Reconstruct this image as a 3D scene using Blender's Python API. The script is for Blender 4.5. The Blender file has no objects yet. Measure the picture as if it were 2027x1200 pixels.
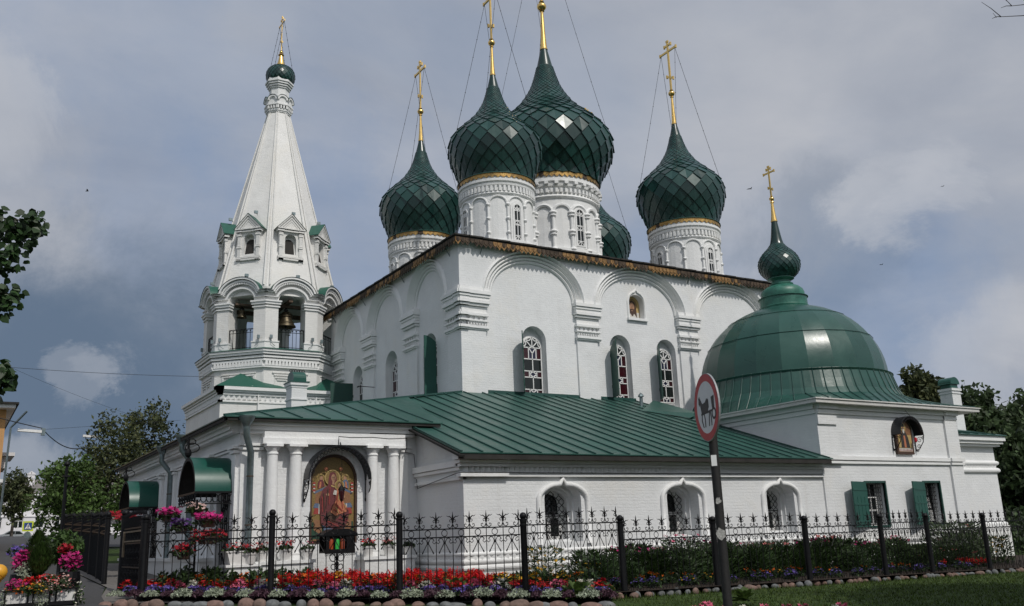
import bpy, math, random
from mathutils import Vector, Matrix
from mathutils.geometry import tessellate_polygon
R_ = math.radians; PI = math.pi; sin = math.sin; cos = math.cos
sc = bpy.context.scene; col = sc.collection
random.seed(7)

# ---------------------------------------------------------------- camera
cd = bpy.data.cameras.new('camera'); cam = bpy.data.objects.new('camera', cd); col.objects.link(cam)
cd.sensor_width = 36; cd.lens = 1807/2027*36; cd.clip_end = 3000; cd.clip_start = .05
CR = ((0.85314738, 0.0986527, 0.51225696), (-0.5203849, 0.22982237, 0.822424), (-0.03659376, -0.96821967, 0.24740972))
cam.matrix_world = Matrix([[CR[i][0], -CR[i][1], -CR[i][2], (0, 0, 1.6)[i]] for i in range(3)] + [[0, 0, 0, 1]])
sc.camera = cam

# ---------------------------------------------------------------- sky, clouds, sun
SUN = Vector((-.11, 1, -1.17)).normalized()
w = bpy.data.worlds.new('World'); sc.world = w; w.use_nodes = True
nt = w.node_tree; nt.nodes.clear()
def N(t, ty, **k):
    n = t.nodes.new(ty)
    for a, b in k.items():
        if a in ('operation', 'blend_type', 'data_type', 'sky_type', 'noise_dimensions', 'feature', 'musgrave_type', 'wave_type', 'bands_direction', 'interpolation_type', 'clamp', 'invert'): setattr(n, a, b)
        else: n.inputs[a.replace('_', ' ')].default_value = b
    return n
def L(t, a, b): t.links.new(a, b)
def ramp(t, pts, src, inter='LINEAR'):
    n = t.nodes.new('ShaderNodeValToRGB'); e = n.color_ramp; e.interpolation = inter
    while len(e.elements) < len(pts): e.elements.new(.5)
    for el, (p, c) in zip(e.elements, pts):
        el.position = p; el.color = c if len(c) == 4 else (*c, 1)
    L(t, src, n.inputs[0]); return n
def mixc(t, fac, a, b, mode='MIX'):
    n = t.nodes.new('ShaderNodeMix'); n.data_type = 'RGBA'; n.blend_type = mode
    for i, v in ((0, fac), (6, a), (7, b)):
        if hasattr(v, 'is_linked') or hasattr(v, 'links'): L(t, v, n.inputs[i])
        else: n.inputs[i].default_value = v if i == 0 else ((*v, 1) if len(v) == 3 else v)
    return n.outputs[2]
def math_(t, op, a, b=None, c=None):
    n = t.nodes.new('ShaderNodeMath'); n.operation = op
    for i, v in enumerate((a, b, c)):
        if v is None: continue
        if hasattr(v, 'links'): L(t, v, n.inputs[i])
        else: n.inputs[i].default_value = v
    return n.outputs[0]
sky = nt.nodes.new('ShaderNodeTexSky'); sky.sky_type = 'NISHITA'; sky.sun_disc = False
sky.sun_elevation = R_(49.3); sky.sun_rotation = PI-.13; sky.air_density = 1; sky.dust_density = 1.5
tc = nt.nodes.new('ShaderNodeTexCoord'); sep = nt.nodes.new('ShaderNodeSeparateXYZ'); L(nt, tc.outputs['Generated'], sep.inputs[0])
zz = math_(nt, 'ADD', math_(nt, 'MAXIMUM', sep.outputs[2], 0.0), .28)
cb = nt.nodes.new('ShaderNodeCombineXYZ')
L(nt, math_(nt, 'DIVIDE', sep.outputs[0], zz), cb.inputs[0]); L(nt, math_(nt, 'DIVIDE', sep.outputs[1], zz), cb.inputs[1])
mp = nt.nodes.new('ShaderNodeMapping'); mp.inputs['Scale'].default_value = (1.0, 1.35, 1); mp.inputs['Rotation'].default_value = (0, 0, .55); mp.inputs['Location'].default_value = (2.2, .7, 0)
L(nt, cb.outputs[0], mp.inputs[0])
n1 = N(nt, 'ShaderNodeTexNoise', Scale=1.15, Detail=7, Roughness=.55, Distortion=.35); L(nt, mp.outputs[0], n1.inputs[0])
n2 = N(nt, 'ShaderNodeTexNoise', Scale=2.3, Detail=8, Roughness=.55, Distortion=.25); L(nt, mp.outputs[0], n2.inputs[0])
cover = ramp(nt, [(.40, (0, 0, 0)), (.56, (1, 1, 1))], n1.outputs[0])
base = ramp(nt, [(.30, (2.85, 3.15, 3.8)), (.5, (3.5, 3.75, 4.3)), (.70, (4.3, 4.45, 4.85))], n2.outputs[0])
blue = mixc(nt, .7, sky.outputs[0], (1.7, 2.7, 4.4))
skyc = mixc(nt, math_(nt, 'ADD', math_(nt, 'MULTIPLY', cover.outputs[0], .25), .73), blue, base.outputs[0])
# named cloud masses and gaps, each around its own direction in the sky, with ragged noisy edges
nd = N(nt, 'ShaderNodeTexNoise', Scale=5.0, Detail=9, Roughness=.68, Distortion=.4); L(nt, tc.outputs['Generated'], nd.inputs[0])
pv = nt.nodes.new('ShaderNodeVectorMath'); pv.operation = 'MULTIPLY_ADD'; L(nt, nd.outputs['Color'], pv.inputs[0]); pv.inputs[1].default_value = (.22, .22, .16); L(nt, tc.outputs['Generated'], pv.inputs[2])
ps = nt.nodes.new('ShaderNodeVectorMath'); ps.operation = 'SUBTRACT'; L(nt, pv.outputs[0], ps.inputs[0]); ps.inputs[1].default_value = (.11, .11, .08)
pn = nt.nodes.new('ShaderNodeVectorMath'); pn.operation = 'NORMALIZE'; L(nt, ps.outputs[0], pn.inputs[0])
n3 = N(nt, 'ShaderNodeTexNoise', Scale=9.0, Detail=8, Roughness=.6); L(nt, tc.outputs['Generated'], n3.inputs[0])
SKYC = dict(blue=(1.35, 2.35, 4.2), dark=(1.15, 1.62, 2.35), lite=(4.55, 4.75, 5.2))
def blob(c, kind, d, r, amt):
    dp = nt.nodes.new('ShaderNodeVectorMath'); dp.operation = 'DOT_PRODUCT'; L(nt, pn.outputs[0], dp.inputs[0]); dp.inputs[1].default_value = d
    mr = nt.nodes.new('ShaderNodeMapRange'); mr.interpolation_type = 'SMOOTHERSTEP'; L(nt, dp.outputs['Value'], mr.inputs[0]); mr.inputs[1].default_value = cos(r*(1.5 if kind != 'lite' else 1.25)); mr.inputs[2].default_value = cos(r*.25); mr.inputs[3].default_value = 0; mr.inputs[4].default_value = amt
    f = math_(nt, 'MULTIPLY', mr.outputs[0], math_(nt, 'ADD', math_(nt, 'MULTIPLY', n3.outputs[0], 1.5), .22)); f = math_(nt, 'MINIMUM', f, 1.0)
    return mixc(nt, f, c, SKYC[kind])
for args in (
    ('blue', (0.328, 0.908, 0.26), 0.115, 0.35),
    ('blue', (0.182, 0.926, 0.329), 0.086, 0.28),
    ('blue', (0.27, 0.876, 0.4), 0.086, 0.21),
    ('blue', (0.795, 0.574, 0.196), 0.094, 0.35),
    ('blue', (0.63, 0.724, 0.281), 0.050, 0.23),
    ('blue', (0.107, 0.86, 0.499), 0.094, 0.26),
    ('blue', (0.399, 0.83, 0.389), 0.072, 0.17),
    ('dark', (0.119, 0.986, 0.117), 0.167, 0.94),
    ('dark', (0.069, 0.993, 0.093), 0.147, 0.79),
    ('dark', (0.185, 0.969, 0.164), 0.078, 0.51),
    ('dark', (0.756, 0.591, 0.282), 0.066, 0.36),
    ('dark', (0.086, 0.978, 0.19), 0.070, 0.40),
    ('lite', (0.785, 0.534, 0.314), 0.048, 0.61),
    ('lite', (0.805, 0.503, 0.315), 0.044, 0.51),
    ('lite', (0.762, 0.566, 0.313), 0.040, 0.45),
    ('lite', (0.017, 0.906, 0.423), 0.060, 0.38),
    ('lite', (0.029, 0.917, 0.399), 0.048, 0.32),
    ('lite', (0.141, 0.974, 0.177), 0.024, 0.18),
    ('lite', (0.124, 0.978, 0.169), 0.024, 0.21),
    ('lite', (0.853, 0.497, 0.159), 0.048, 0.35),
    ('lite', (0.835, 0.527, 0.159), 0.040, 0.29),
    ('lite', (0.083, 0.994, 0.074), 0.040, 0.45),
    ('lite', (0.208, 0.838, 0.504), 0.100, 0.20),
    ('lite', (0.562, 0.647, 0.514), 0.160, 0.20),
    ('lite', (0.704, 0.588, 0.4), 0.160, 0.16)):
    skyc = blob(skyc, *args)
# unseen sky round the sun, behind the viewer, brightened to add fill light
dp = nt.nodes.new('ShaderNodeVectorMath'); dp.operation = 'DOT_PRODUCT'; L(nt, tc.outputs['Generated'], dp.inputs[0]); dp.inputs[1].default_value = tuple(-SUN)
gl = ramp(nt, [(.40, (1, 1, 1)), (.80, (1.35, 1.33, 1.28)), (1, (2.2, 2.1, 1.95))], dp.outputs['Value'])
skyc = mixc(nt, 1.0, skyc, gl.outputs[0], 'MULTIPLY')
bg = nt.nodes.new('ShaderNodeBackground'); bg.inputs[1].default_value = .108; L(nt, skyc, bg.inputs[0])
wo = nt.nodes.new('ShaderNodeOutputWorld'); L(nt, bg.outputs[0], wo.inputs[0])
sd = bpy.data.lights.new('sun', 'SUN'); sd.energy = 2.4; sd.angle = R_(.6); sd.color = (1, .955, .89)
so = bpy.data.objects.new('sun', sd); col.objects.link(so); so.rotation_euler = SUN.to_track_quat('-Z', 'Y').to_euler(); so.location = (0, -30, 60)
vs = sc.view_settings; vs.view_transform = 'Standard'; vs.look = 'None'; vs.exposure = 0; vs.gamma = 1; vs.use_curve_mapping = False

# ---------------------------------------------------------------- helpers
def g(x, y):                                                  # the ground rises gently towards the street
    d = math.hypot(x, y); k = 1 if d < 110 else 110/d
    return -.186-.0144*x*k+.034*y*k
CH = {}
def KIDS(o): return CH.get(o.name, [])
class MB:
    def __init__(s): s.v = []; s.f = []; s.m = []; s.cur = 0
    def face(s, pts):
        i = len(s.v); s.v += [tuple(p) for p in pts]; s.f.append(tuple(range(i, i+len(pts)))); s.m.append(s.cur)
    def add(s, vs, fs):
        i = len(s.v); s.v += [tuple(p) for p in vs]
        for f in fs: s.f.append(tuple(i+k for k in f)); s.m.append(s.cur)
    def box(s, x0, y0, z0, x1, y1, z1, F=None):
        P = [(x0, y0, z0), (x1, y0, z0), (x1, y1, z0), (x0, y1, z0), (x0, y0, z1), (x1, y0, z1), (x1, y1, z1), (x0, y1, z1)]
        if F: P = [F(*p) for p in P]
        s.add(P, [(3, 2, 1, 0), (4, 5, 6, 7), (0, 1, 5, 4), (1, 2, 6, 5), (2, 3, 7, 6), (3, 0, 4, 7)])
    def obox(s, c, h, ax, ay=None):                          # oriented box: centre, half sizes, x axis, (y axis)
        c = Vector(c); ax = Vector(ax).normalized(); ay = Vector(ay or (0, 0, 1)).normalized()
        az = ax.cross(ay).normalized(); ay = az.cross(ax)
        P = [c+ax*h[0]*a+ay*h[1]*b+az*h[2]*d for d in (-1, 1) for a, b in ((-1, -1), (1, -1), (1, 1), (-1, 1))]
        s.add(P, [(3, 2, 1, 0), (4, 5, 6, 7), (0, 1, 5, 4), (1, 2, 6, 5), (2, 3, 7, 6), (3, 0, 4, 7)])
    def prism(s, poly, d0, d1, F, caps=True):                # poly (u,v) extruded in depth d through map F(u,v,d)
        n = len(poly); a = [F(u, v, d0) for u, v in poly]; b = [F(u, v, d1) for u, v in poly]
        s.add(a+b, [(i, (i+1) % n, n+(i+1) % n, n+i) for i in range(n)])
        if caps:
            tr = tessellate_polygon([[Vector((u, v, 0)) for u, v in poly]])
            s.add(a, tr); s.add(b, tr)
    def wall(s, outer, holes, F, d=0., depth=0.):            # a face with holes, and the reveals of the holes
        loops = [outer]+holes; pts = [p for l in loops for p in l]
        tr = tessellate_polygon([[Vector((u, v, 0)) for u, v in l] for l in loops])
        s.add([F(u, v, d) for u, v in pts], tr)
        if depth:
            for h in holes: s.prism(h, d, d+depth, F, caps=False)
    def lathe(s, prof, c, n=32, a0=0., a1=2*PI, closed=True, gore=False):
        cx, cy = c[0], c[1]; cz = c[2] if len(c) > 2 else 0
        def P(r, z, a): return (cx+r*cos(a), cy+r*sin(a), cz+z)
        full = abs(a1-a0-2*PI) < 1e-6
        if gore:
            for k in range(n):
                b0 = a0+(a1-a0)*k/n; b1 = a0+(a1-a0)*(k+1)/n
                vs = [P(r, z, b) for r, z in prof for b in (b0, b1)]
                s.add(vs, [(2*i, 2*i+1, 2*i+3, 2*i+2) for i in range(len(prof)-1)])
            return
        m = n if full else n+1
        vs = [P(r, z, a0+(a1-a0)*k/n) for r, z in prof for k in range(m)]
        fs = []
        for i in range(len(prof)-1):
            for k in range(n):
                k2 = (k+1) % m
                fs.append((i*m+k, i*m+k2, (i+1)*m+k2, (i+1)*m+k))
        s.add(vs, fs)
    def tube(s, pts, r, n=5, closed=False, r1=None):
        pts = [Vector(p) for p in pts]; m = len(pts)
        if m < 2: return
        vs = []; up = None
        for i, p in enumerate(pts):
            if closed: t = (pts[(i+1) % m]-pts[i-1])
            else: t = pts[min(i+1, m-1)]-pts[max(i-1, 0)]
            if t.length < 1e-9: t = Vector((0, 0, 1))
            t.normalize()
            if up is None: up = Vector((0, 0, 1)) if abs(t.z) < .9 else Vector((1, 0, 0))
            a = t.cross(up).normalized(); b = a.cross(t); up = b
            rr = r if r1 is None else r+(r1-r)*i/(m-1)
            vs += [p+a*rr*cos(2*PI*k/n)+b*rr*sin(2*PI*k/n) for k in range(n)]
        fs = [(i*n+k, i*n+(k+1) % n, (i+1)*n+(k+1) % n, (i+1)*n+k) for i in range(m-1) for k in range(n)]
        if closed: fs += [((m-1)*n+k, (m-1)*n+(k+1) % n, (k+1) % n, k) for k in range(n)]
        else: fs += [tuple(range(n)), tuple((m-1)*n+k for k in reversed(range(n)))]
        s.add(vs, fs)
    def ball(s, c, r, n=12, k=7, sz=1.):
        s.lathe([(max(1e-4, r*sin(PI*i/k)), -r*sz*cos(PI*i/k)) for i in range(k+1)], c, n)
    def obj(s, name, mats, parent=None, smooth=False, ang=None):
        me = bpy.data.meshes.new(name); me.from_pydata(s.v, [], s.f)
        mats = mats if isinstance(mats, (list, tuple)) else [mats]
        for m in mats: me.materials.append(m)
        if len(mats) > 1: me.polygons.foreach_set('material_index', s.m)
        if smooth:
            me.polygons.foreach_set('use_smooth', [True]*len(s.f))
            if ang: me.set_sharp_from_angle(angle=R_(ang))
        me.update(); o = bpy.data.objects.new(name, me); col.objects.link(o)
        if parent:
            o.parent = parent; CH.setdefault(parent.name, []).append(o)
            if parent.type == 'EMPTY': o.location = -parent.location
        return o
def tag(o, label=None, cat=None, group=None, kind=None):
    if label: o['label'] = label
    if cat: o['category'] = cat
    if group: o['group'] = group
    if kind: o['kind'] = kind
    return o
def thing(name, loc, label, cat, group=None):
    o = bpy.data.objects.new(name, None); col.objects.link(o); o.location = loc; o.empty_display_size = .3
    return tag(o, label, cat, group)
def copy_tree(o, loc=None, rz=None, scale=None, label=None, parent=None):
    c = o.copy(); col.objects.link(c)
    if parent is not None: c.parent = parent; CH.setdefault(parent.name, []).append(c)
    for ch in list(KIDS(o)): copy_tree(ch, parent=c)
    if loc is not None: c.location = loc
    if rz is not None: c.rotation_euler.z = rz
    if scale is not None: c.scale = scale if hasattr(scale, '__len__') else (scale,)*3
    if label: c['label'] = label
    return c
def arc(cx, cz, rx, rz, a0, a1, n): return [(cx+rx*cos(a0+(a1-a0)*i/n), cz+rz*sin(a0+(a1-a0)*i/n)) for i in range(n+1)]
def arch(x0, x1, z0, zs, rise=None, n=14):                   # round-headed opening outline, anticlockwise from lower left
    c = (x0+x1)/2; r = (x1-x0)/2; rise = r if rise is None else rise
    return [(x0, z0), (x1, z0)]+arc(c, zs, r, rise, 0, PI, n)
def FR(y0): return lambda u, v, d: (u, y0+d, v)              # facade looking towards the lawn (normal -Y)
def FL(x0): return lambda u, v, d: (x0+d, u, v)              # facade looking towards the path (normal -X)

# ---------------------------------------------------------------- materials
def newmat(name):
    m = bpy.data.materials.new(name); m.use_nodes = True; t = m.node_tree
    return m, t, t.nodes['Principled BSDF']
def pos(t):
    return t.nodes.new('ShaderNodeNewGeometry').outputs['Position']
def bump(t, b, h, strength=.3, dist=.02, prev=None):
    n = t.nodes.new('ShaderNodeBump'); n.inputs['Strength'].default_value = strength; n.inputs['Distance'].default_value = dist
    L(t, h, n.inputs['Height'])
    if prev: L(t, prev, n.inputs['Normal'])
    L(t, n.outputs[0], b.inputs['Normal']); return n.outputs[0]
def simple(name, c, rough=.6, metal=0., var=.25, scale=6., bmp=0., spec=.5, coat=0., objco=False):
    m, t, b = newmat(name)
    p = t.nodes.new('ShaderNodeTexCoord').outputs['Object'] if objco else pos(t)
    n = N(t, 'ShaderNodeTexNoise', Scale=scale, Detail=5, Roughness=.6); L(t, p, n.inputs[0])
    r = ramp(t, [(.3, tuple(x*(1-var) for x in c)), (.7, tuple(min(1, x*(1+var)) for x in c))], n.outputs[0])
    L(t, r.outputs[0], b.inputs['Base Color'])
    b.inputs['Roughness'].default_value = rough; b.inputs['Metallic'].default_value = metal
    b.inputs['Specular IOR Level'].default_value = spec; b.inputs['Coat Weight'].default_value = coat
    if bmp: bump(t, b, n.outputs[0], bmp, .02)
    return m
def plaster(name, c=(.74, .75, .755), brick=.35, dirt=.6, chips=True):
    m, t, b = newmat(name); p = pos(t)
    s = t.nodes.new('ShaderNodeSeparateXYZ'); L(t, p, s.inputs[0])
    cbn = t.nodes.new('ShaderNodeCombineXYZ'); L(t, math_(t, 'ADD', s.outputs[0], s.outputs[1]), cbn.inputs[0]); L(t, s.outputs[2], cbn.inputs[1])
    wob = N(t, 'ShaderNodeTexNoise', Scale=2.2, Detail=3); L(t, p, wob.inputs[0])
    vm = t.nodes.new('ShaderNodeVectorMath'); vm.operation = 'MULTIPLY_ADD'; L(t, wob.outputs['Color'], vm.inputs[0]); vm.inputs[1].default_value = (.09, .05, 0); L(t, cbn.outputs[0], vm.inputs[2])
    br = t.nodes.new('ShaderNodeTexBrick'); L(t, vm.outputs[0], br.inputs[0]); br.inputs['Scale'].default_value = 1
    br.inputs['Brick Width'].default_value = .30; br.inputs['Row Height'].default_value = .095; br.inputs['Mortar Size'].default_value = .010; br.inputs['Mortar Smooth'].default_value = .7
    br.inputs['Color1'].default_value = (1, 1, 1, 1); br.inputs['Color2'].default_value = (.86, .86, .86, 1); br.inputs['Mortar'].default_value = (.3, .3, .3, 1)
    n = N(t, 'ShaderNodeTexNoise', Scale=1.1, Detail=8, Roughness=.62); L(t, p, n.inputs[0])
    fine = N(t, 'ShaderNodeTexNoise', Scale=17, Detail=6, Roughness=.65); L(t, p, fine.inputs[0])
    base = ramp(t, [(.28, tuple(x*(1-.17*dirt) for x in c)), (.62, c)], n.outputs[0])
    # streaks of rain dirt running down
    mpn = t.nodes.new('ShaderNodeMapping'); mpn.inputs['Scale'].default_value = (3.2, 3.2, .22); L(t, p, mpn.inputs[0])
    st = N(t, 'ShaderNodeTexNoise', Scale=1, Detail=6, Roughness=.65); L(t, mpn.outputs[0], st.inputs[0])
    sr = ramp(t, [(.56, (0, 0, 0)), (.80, (1, 1, 1))], st.outputs[0])
    colr = mixc(t, math_(t, 'MULTIPLY', sr.outputs[0], .34*dirt), base.outputs[0], (.47, .44, .39))
    if chips:
        ch = N(t, 'ShaderNodeTexNoise', Scale=5.5, Detail=9, Roughness=.72); L(t, p, ch.inputs[0])
        cr = ramp(t, [(.705, (0, 0, 0)), (.735, (1, 1, 1))], ch.outputs[0])
        colr = mixc(t, math_(t, 'MULTIPLY', cr.outputs[0], .55), colr, (.46, .35, .27))
    bl = N(t, 'ShaderNodeTexNoise', Scale=.55, Detail=7, Roughness=.68); L(t, p, bl.inputs[0])
    blr = ramp(t, [(.52, (0, 0, 0)), (.72, (1, 1, 1))], bl.outputs[0])
    colr = mixc(t, math_(t, 'MULTIPLY', blr.outputs[0], .5*dirt), colr, (.60, .555, .47))
    dz = N(t, 'ShaderNodeMapRange'); L(t, math_(t, 'ADD', s.outputs[2], math_(t, 'MULTIPLY', st.outputs[0], 1.2)), dz.inputs[0]); dz.inputs[1].default_value = 2.0; dz.inputs[2].default_value = .7; dz.inputs[3].default_value = 0; dz.inputs[4].default_value = .30
    colr = mixc(t, dz.outputs[0], colr, (.44, .42, .37))
    L(t, colr, b.inputs['Base Color']); b.inputs['Roughness'].default_value = .88; b.inputs['Specular IOR Level'].default_value = .25
    h = math_(t, 'ADD', math_(t, 'MULTIPLY', br.outputs['Color'], brick*.5), math_(t, 'MULTIPLY', fine.outputs[0], .55))
    h = math_(t, 'ADD', h, math_(t, 'MULTIPLY', n.outputs[0], 1.5))
    bump(t, b, h, .75, .03)
    return m
def greenmetal(name, c, rough, dust=.25, scale=1.4, bmp=.12, plates=0., rust=0.):
    m, t, b = newmat(name); p = pos(t)
    n = N(t, 'ShaderNodeTexNoise', Scale=scale, Detail=7, Roughness=.6, Distortion=.4); L(t, p, n.inputs[0])
    f = N(t, 'ShaderNodeTexNoise', Scale=scale*9, Detail=6, Roughness=.7); L(t, p, f.inputs[0])
    r = ramp(t, [(.32, c), (.72, tuple(x*(1+dust)+.012*dust for x in c))], n.outputs[0])
    sp = ramp(t, [(.62, (0, 0, 0)), (.8, (1, 1, 1))], f.outputs[0])
    cc_ = mixc(t, math_(t, 'MULTIPLY', sp.outputs[0], dust*.35), r.outputs[0], (.16, .2, .18))
    if rust:
        rn = N(t, 'ShaderNodeTexNoise', Scale=2.6, Detail=9, Roughness=.75); L(t, p, rn.inputs[0]); rr_ = ramp(t, [(.66, (0, 0, 0)), (.74, (1, 1, 1))], rn.outputs[0])
        cc_ = mixc(t, math_(t, 'MULTIPLY', rr_.outputs[0], rust), cc_, (.10, .085, .06))
        mw = t.nodes.new('ShaderNodeMapping'); mw.inputs['Scale'].default_value = (5.5, .35, .35); L(t, p, mw.inputs[0]); wn = N(t, 'ShaderNodeTexNoise', Scale=1, Detail=5, Roughness=.6); L(t, mw.outputs[0], wn.inputs[0]); wr_ = ramp(t, [(.42, (0, 0, 0)), (.68, (1, 1, 1))], wn.outputs[0])
        cc_ = mixc(t, math_(t, 'MULTIPLY', wr_.outputs[0], .28), cc_, (.05, .105, .09))
    if plates:
        gi = t.nodes.new('ShaderNodeNewGeometry'); pr = ramp(t, [(0, (1-plates,)*3), (1, (1+plates,)*3)], gi.outputs['Random Per Island']); cc_ = mixc(t, 1.0, cc_, pr.outputs[0], 'MULTIPLY')
    L(t, cc_, b.inputs['Base Color'])
    rr = ramp(t, [(.3, (rough*.8,)*3), (.75, (min(1, rough*1.35),)*3)], n.outputs[0]); L(t, rr.outputs[0], b.inputs['Roughness'])
    b.inputs['Specular IOR Level'].default_value = .5
    bump(t, b, n.outputs[0], bmp, .03)
    return m
M = {}
M['white'] = plaster('white_plaster')
M['white2'] = plaster('white_trim', (.79, .795, .79), .1, .45, False)
M['tower'] = plaster('tower_plaster', (.78, .775, .755), .5, .75)
M['grime'] = plaster('grimy_plaster', (.66, .65, .63), .3, 1.2)
M['roof'] = greenmetal('green_roof_paint', (.014, .060, .046), .38, .4, .9, .35, 0, .4)
M['roofd'] = greenmetal('green_seam_paint', (.014, .060, .050), .5, .2)
M['dome'] = greenmetal('green_dome_paint', (.008, .038, .033), .29, .3, 1.1, .12, .35)
M['domeg'] = greenmetal('green_chapel_paint', (.014, .060, .047), .30, .35, .9, .35, .10)
M['patina'] = greenmetal('weathered_green_paint', (.018, .095, .068), .42, .9, 3.2, .2)
M['spot'] = None
M['awn'] = greenmetal('awning_paint', (.008, .068, .050), .32, .1, 1.5, .04)
M['shut'] = greenmetal('shutter_paint', (.010, .066, .050), .5, .25, 2, .1)
M['shutd'] = greenmetal('dark_shutter_paint', (.008, .045, .034), .5, .25, 2, .1)
M['iron'] = simple('black_iron', (.004, .004, .005), .5, .0, .3, 9, .05, .25)
M['irong'] = simple('worn_black_iron', (.022, .023, .025), .55, .0, .5, 14, .1)
M['gold'] = simple('gilded_metal', (.86, .58, .20), .26, 1., .16, 8, .04)
M['rust'] = simple('rusty_gilt_tin', (.26, .15, .06), .6, .5, .7, 12, .3)
M['rustd'] = simple('dark_rusty_tin', (.07, .048, .032), .8, .2, .8, 7, .3)
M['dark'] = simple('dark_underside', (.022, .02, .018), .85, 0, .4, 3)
M['zinc'] = simple('galvanised_zinc', (.21, .26, .27), .42, .75, .25, 6, .06)
M['glass'] = simple('dark_glass', (.010, .014, .013), .08, 0, .3, 2)
M['red'] = simple('red_glass', (.036, .006, .009), .10, 0, .3, 3)
M['blueg'] = simple('blue_glass', (.016, .018, .045), .10, 0, .3, 3)
M['frame'] = simple('white_frame_paint', (.74, .74, .73), .5, 0, .08, 8)
M['bronze'] = simple('bell_bronze', (.085, .07, .045), .45, .8, .4, 7, .05)
M['wood'] = simple('old_wood', (.09, .06, .04), .8, 0, .5, 6, .2)
M['inside'] = simple('tower_inside_plaster', (.34, .31, .27), .9, 0, .3, 2)
# fishscale: small flakes of peeled paint on the green tower roofs
mm, t_, b_ = newmat('flaking_green_roof'); p_ = pos(t_)
fl = N(t_, 'ShaderNodeTexNoise', Scale=7, Detail=8, Roughness=.75); L(t_, p_, fl.inputs[0])
fr = ramp(t_, [(.66, (0, 0, 0)), (.685, (1, 1, 1))], fl.outputs[0])
L(t_, mixc(t_, fr.outputs[0], (.012, .088, .06), (.55, .58, .55)), b_.inputs['Base Color']); b_.inputs['Roughness'].default_value = .5
M['spot'] = mm
# ================================================================ THE CHURCH
Xu, Yu, Xe, Ye = 16.62, 30.4, 34.4, 44.2             # main cube
Xg, Yg = 11.4, 21.0                                   # gallery corner
Yp, Xp = 23.75, 6.4                                   # porch front and side
church = thing('church', (Xu, Yu, .3), 'white five-domed church with green onion domes, ribbed green gallery roof and round-headed stained glass windows', 'church')

# ---- main cube walls with deep window niches
def niche(x0, x1, z0, zt): return arch(x0, x1, z0, zt-(x1-x0)/2, None, 12)
winR = [(19.35, 20.5), (23.78, 24.9), (26.38, 27.48)]
winL = [(32.6, 33.85), (36.45, 37.75), (40.45, 41.6)]
b = MB()
hR = [niche(a, c, 6.75, 9.87) for a, c in winR]+[arch(24.98, 25.82, 10.72, 11.42, .36, 10)]
b.wall([(Xu, 4.0), (Xe, 4.0), (Xe, 13.05), (Xu, 13.05)], hR, FR(Yu), 0, .42)
hL = [niche(a, c, 6.75, 9.87) for a, c in winL]
b.wall([(Yu, 4.0), (Ye, 4.0), (Ye, 13.05), (Yu, 13.05)], hL, FL(Xu), 0, .42)
b.face([(Xe, Yu, 4), (Xe, Ye, 4), (Xe, Ye, 13.05), (Xe, Yu, 13.05)]); b.face([(Xu, Ye, 4), (Xe, Ye, 4), (Xe, Ye, 13.05), (Xu, Ye, 13.05)])
for a, c in winR: b.face([(a-.1, Yu+.41, 6.7), (c+.1, Yu+.41, 6.7), (c+.1, Yu+.41, 10), (a-.1, Yu+.41, 10)])
for a, c in winL: b.face([(Xu+.41, a-.1, 6.7), (Xu+.41, c+.1, 6.7), (Xu+.41, c+.1, 10), (Xu+.41, a-.1, 10)])
b.face([(24.9, Yu+.35, 10.6), (25.9, Yu+.35, 10.6), (25.9, Yu+.35, 12), (24.9, Yu+.35, 12)])
b.obj('main_wall', M['white'], church)
# ---- corner piers, spandrels and archivolts of the zakomary
archesR = [(17.42, 22.42), (22.86, 28.08), (28.54, 33.6)]
PR = .20
archesL = [(31.2, 35.0), (35.4, 39.4), (39.85, 43.6)]
b = MB()
for F, arcs, e0, e1 in ((FR(Yu), archesR, Xu, Xe), (FL(Xu), archesL, Yu, Ye)):
    ec = e0-PR if e0 == Xu else e0+.05
    poly = [(e1, 11.02), (e1, 13.04), (ec, 13.04), (ec, 11.02)]
    for a, c in arcs:
        poly += [p for p in reversed(arc((a+c)/2, 11.0, (c-a)/2, 2.03, 0, PI, 26))]
    b.prism(poly, -PR, .05, F)
    # flat piers below the capitals
    for (a, c) in ([(e0-.12 if e0 == Xu else e0+.05, e0+1.0)]+[(x-.06, x+1.0) for x in ((22.08, 27.76) if e0 == Xu else (34.34, 38.95))]):
        b.box(a, 4.2, -.09 if a > e0+.5 else -.12, c, 9.56, .05, lambda u, v, d, F=F: F(u, v, d))
b.obj('pilaster', M['white'], church)
for F, arcs, nm in ((FR(Yu), archesR, 'arch'), (FL(Xu), archesL, 'arch')):
    for a, c in arcs:
        b = MB(); cx = (a+c)/2; rx = (c-a)/2
        for k, (t0, t1, pr) in enumerate(((.0, .14, .30), (.16, .28, .235), (.30, .41, .17), (.43, .53, .10))):
            o1 = arc(cx, 11.0, rx-t0, 2.03-t0, 0, PI, 30); i1 = arc(cx, 11.0, rx-t1, 2.03-t1, 0, PI, 30)
            for q in range(30):
                p = [o1[q], o1[q+1], i1[q+1], i1[q]]
                m1 = ((o1[q][0]+i1[q][0])/2, (o1[q][1]+i1[q][1])/2); m2 = ((o1[q+1][0]+i1[q+1][0])/2, (o1[q+1][1]+i1[q+1][1])/2)
                # rounded rib: outer slope, top, inner slope
                A = [F(*o1[q], .05), F(*o1[q+1], .05)]; B_ = [F(*o1[q], -pr*.7), F(*o1[q+1], -pr*.7)]
                Mm = [F(*m1, -pr), F(*m2, -pr)]; Cc = [F(*i1[q], -pr*.55), F(*i1[q+1], -pr*.55)]; D = [F(*i1[q], .05), F(*i1[q+1], .05)]
                for s0, s1 in ((A, B_), (B_, Mm), (Mm, Cc), (Cc, D)): b.face([s0[0], s0[1], s1[1], s1[0]])
        b.obj(nm, M['white2'], church)
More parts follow.
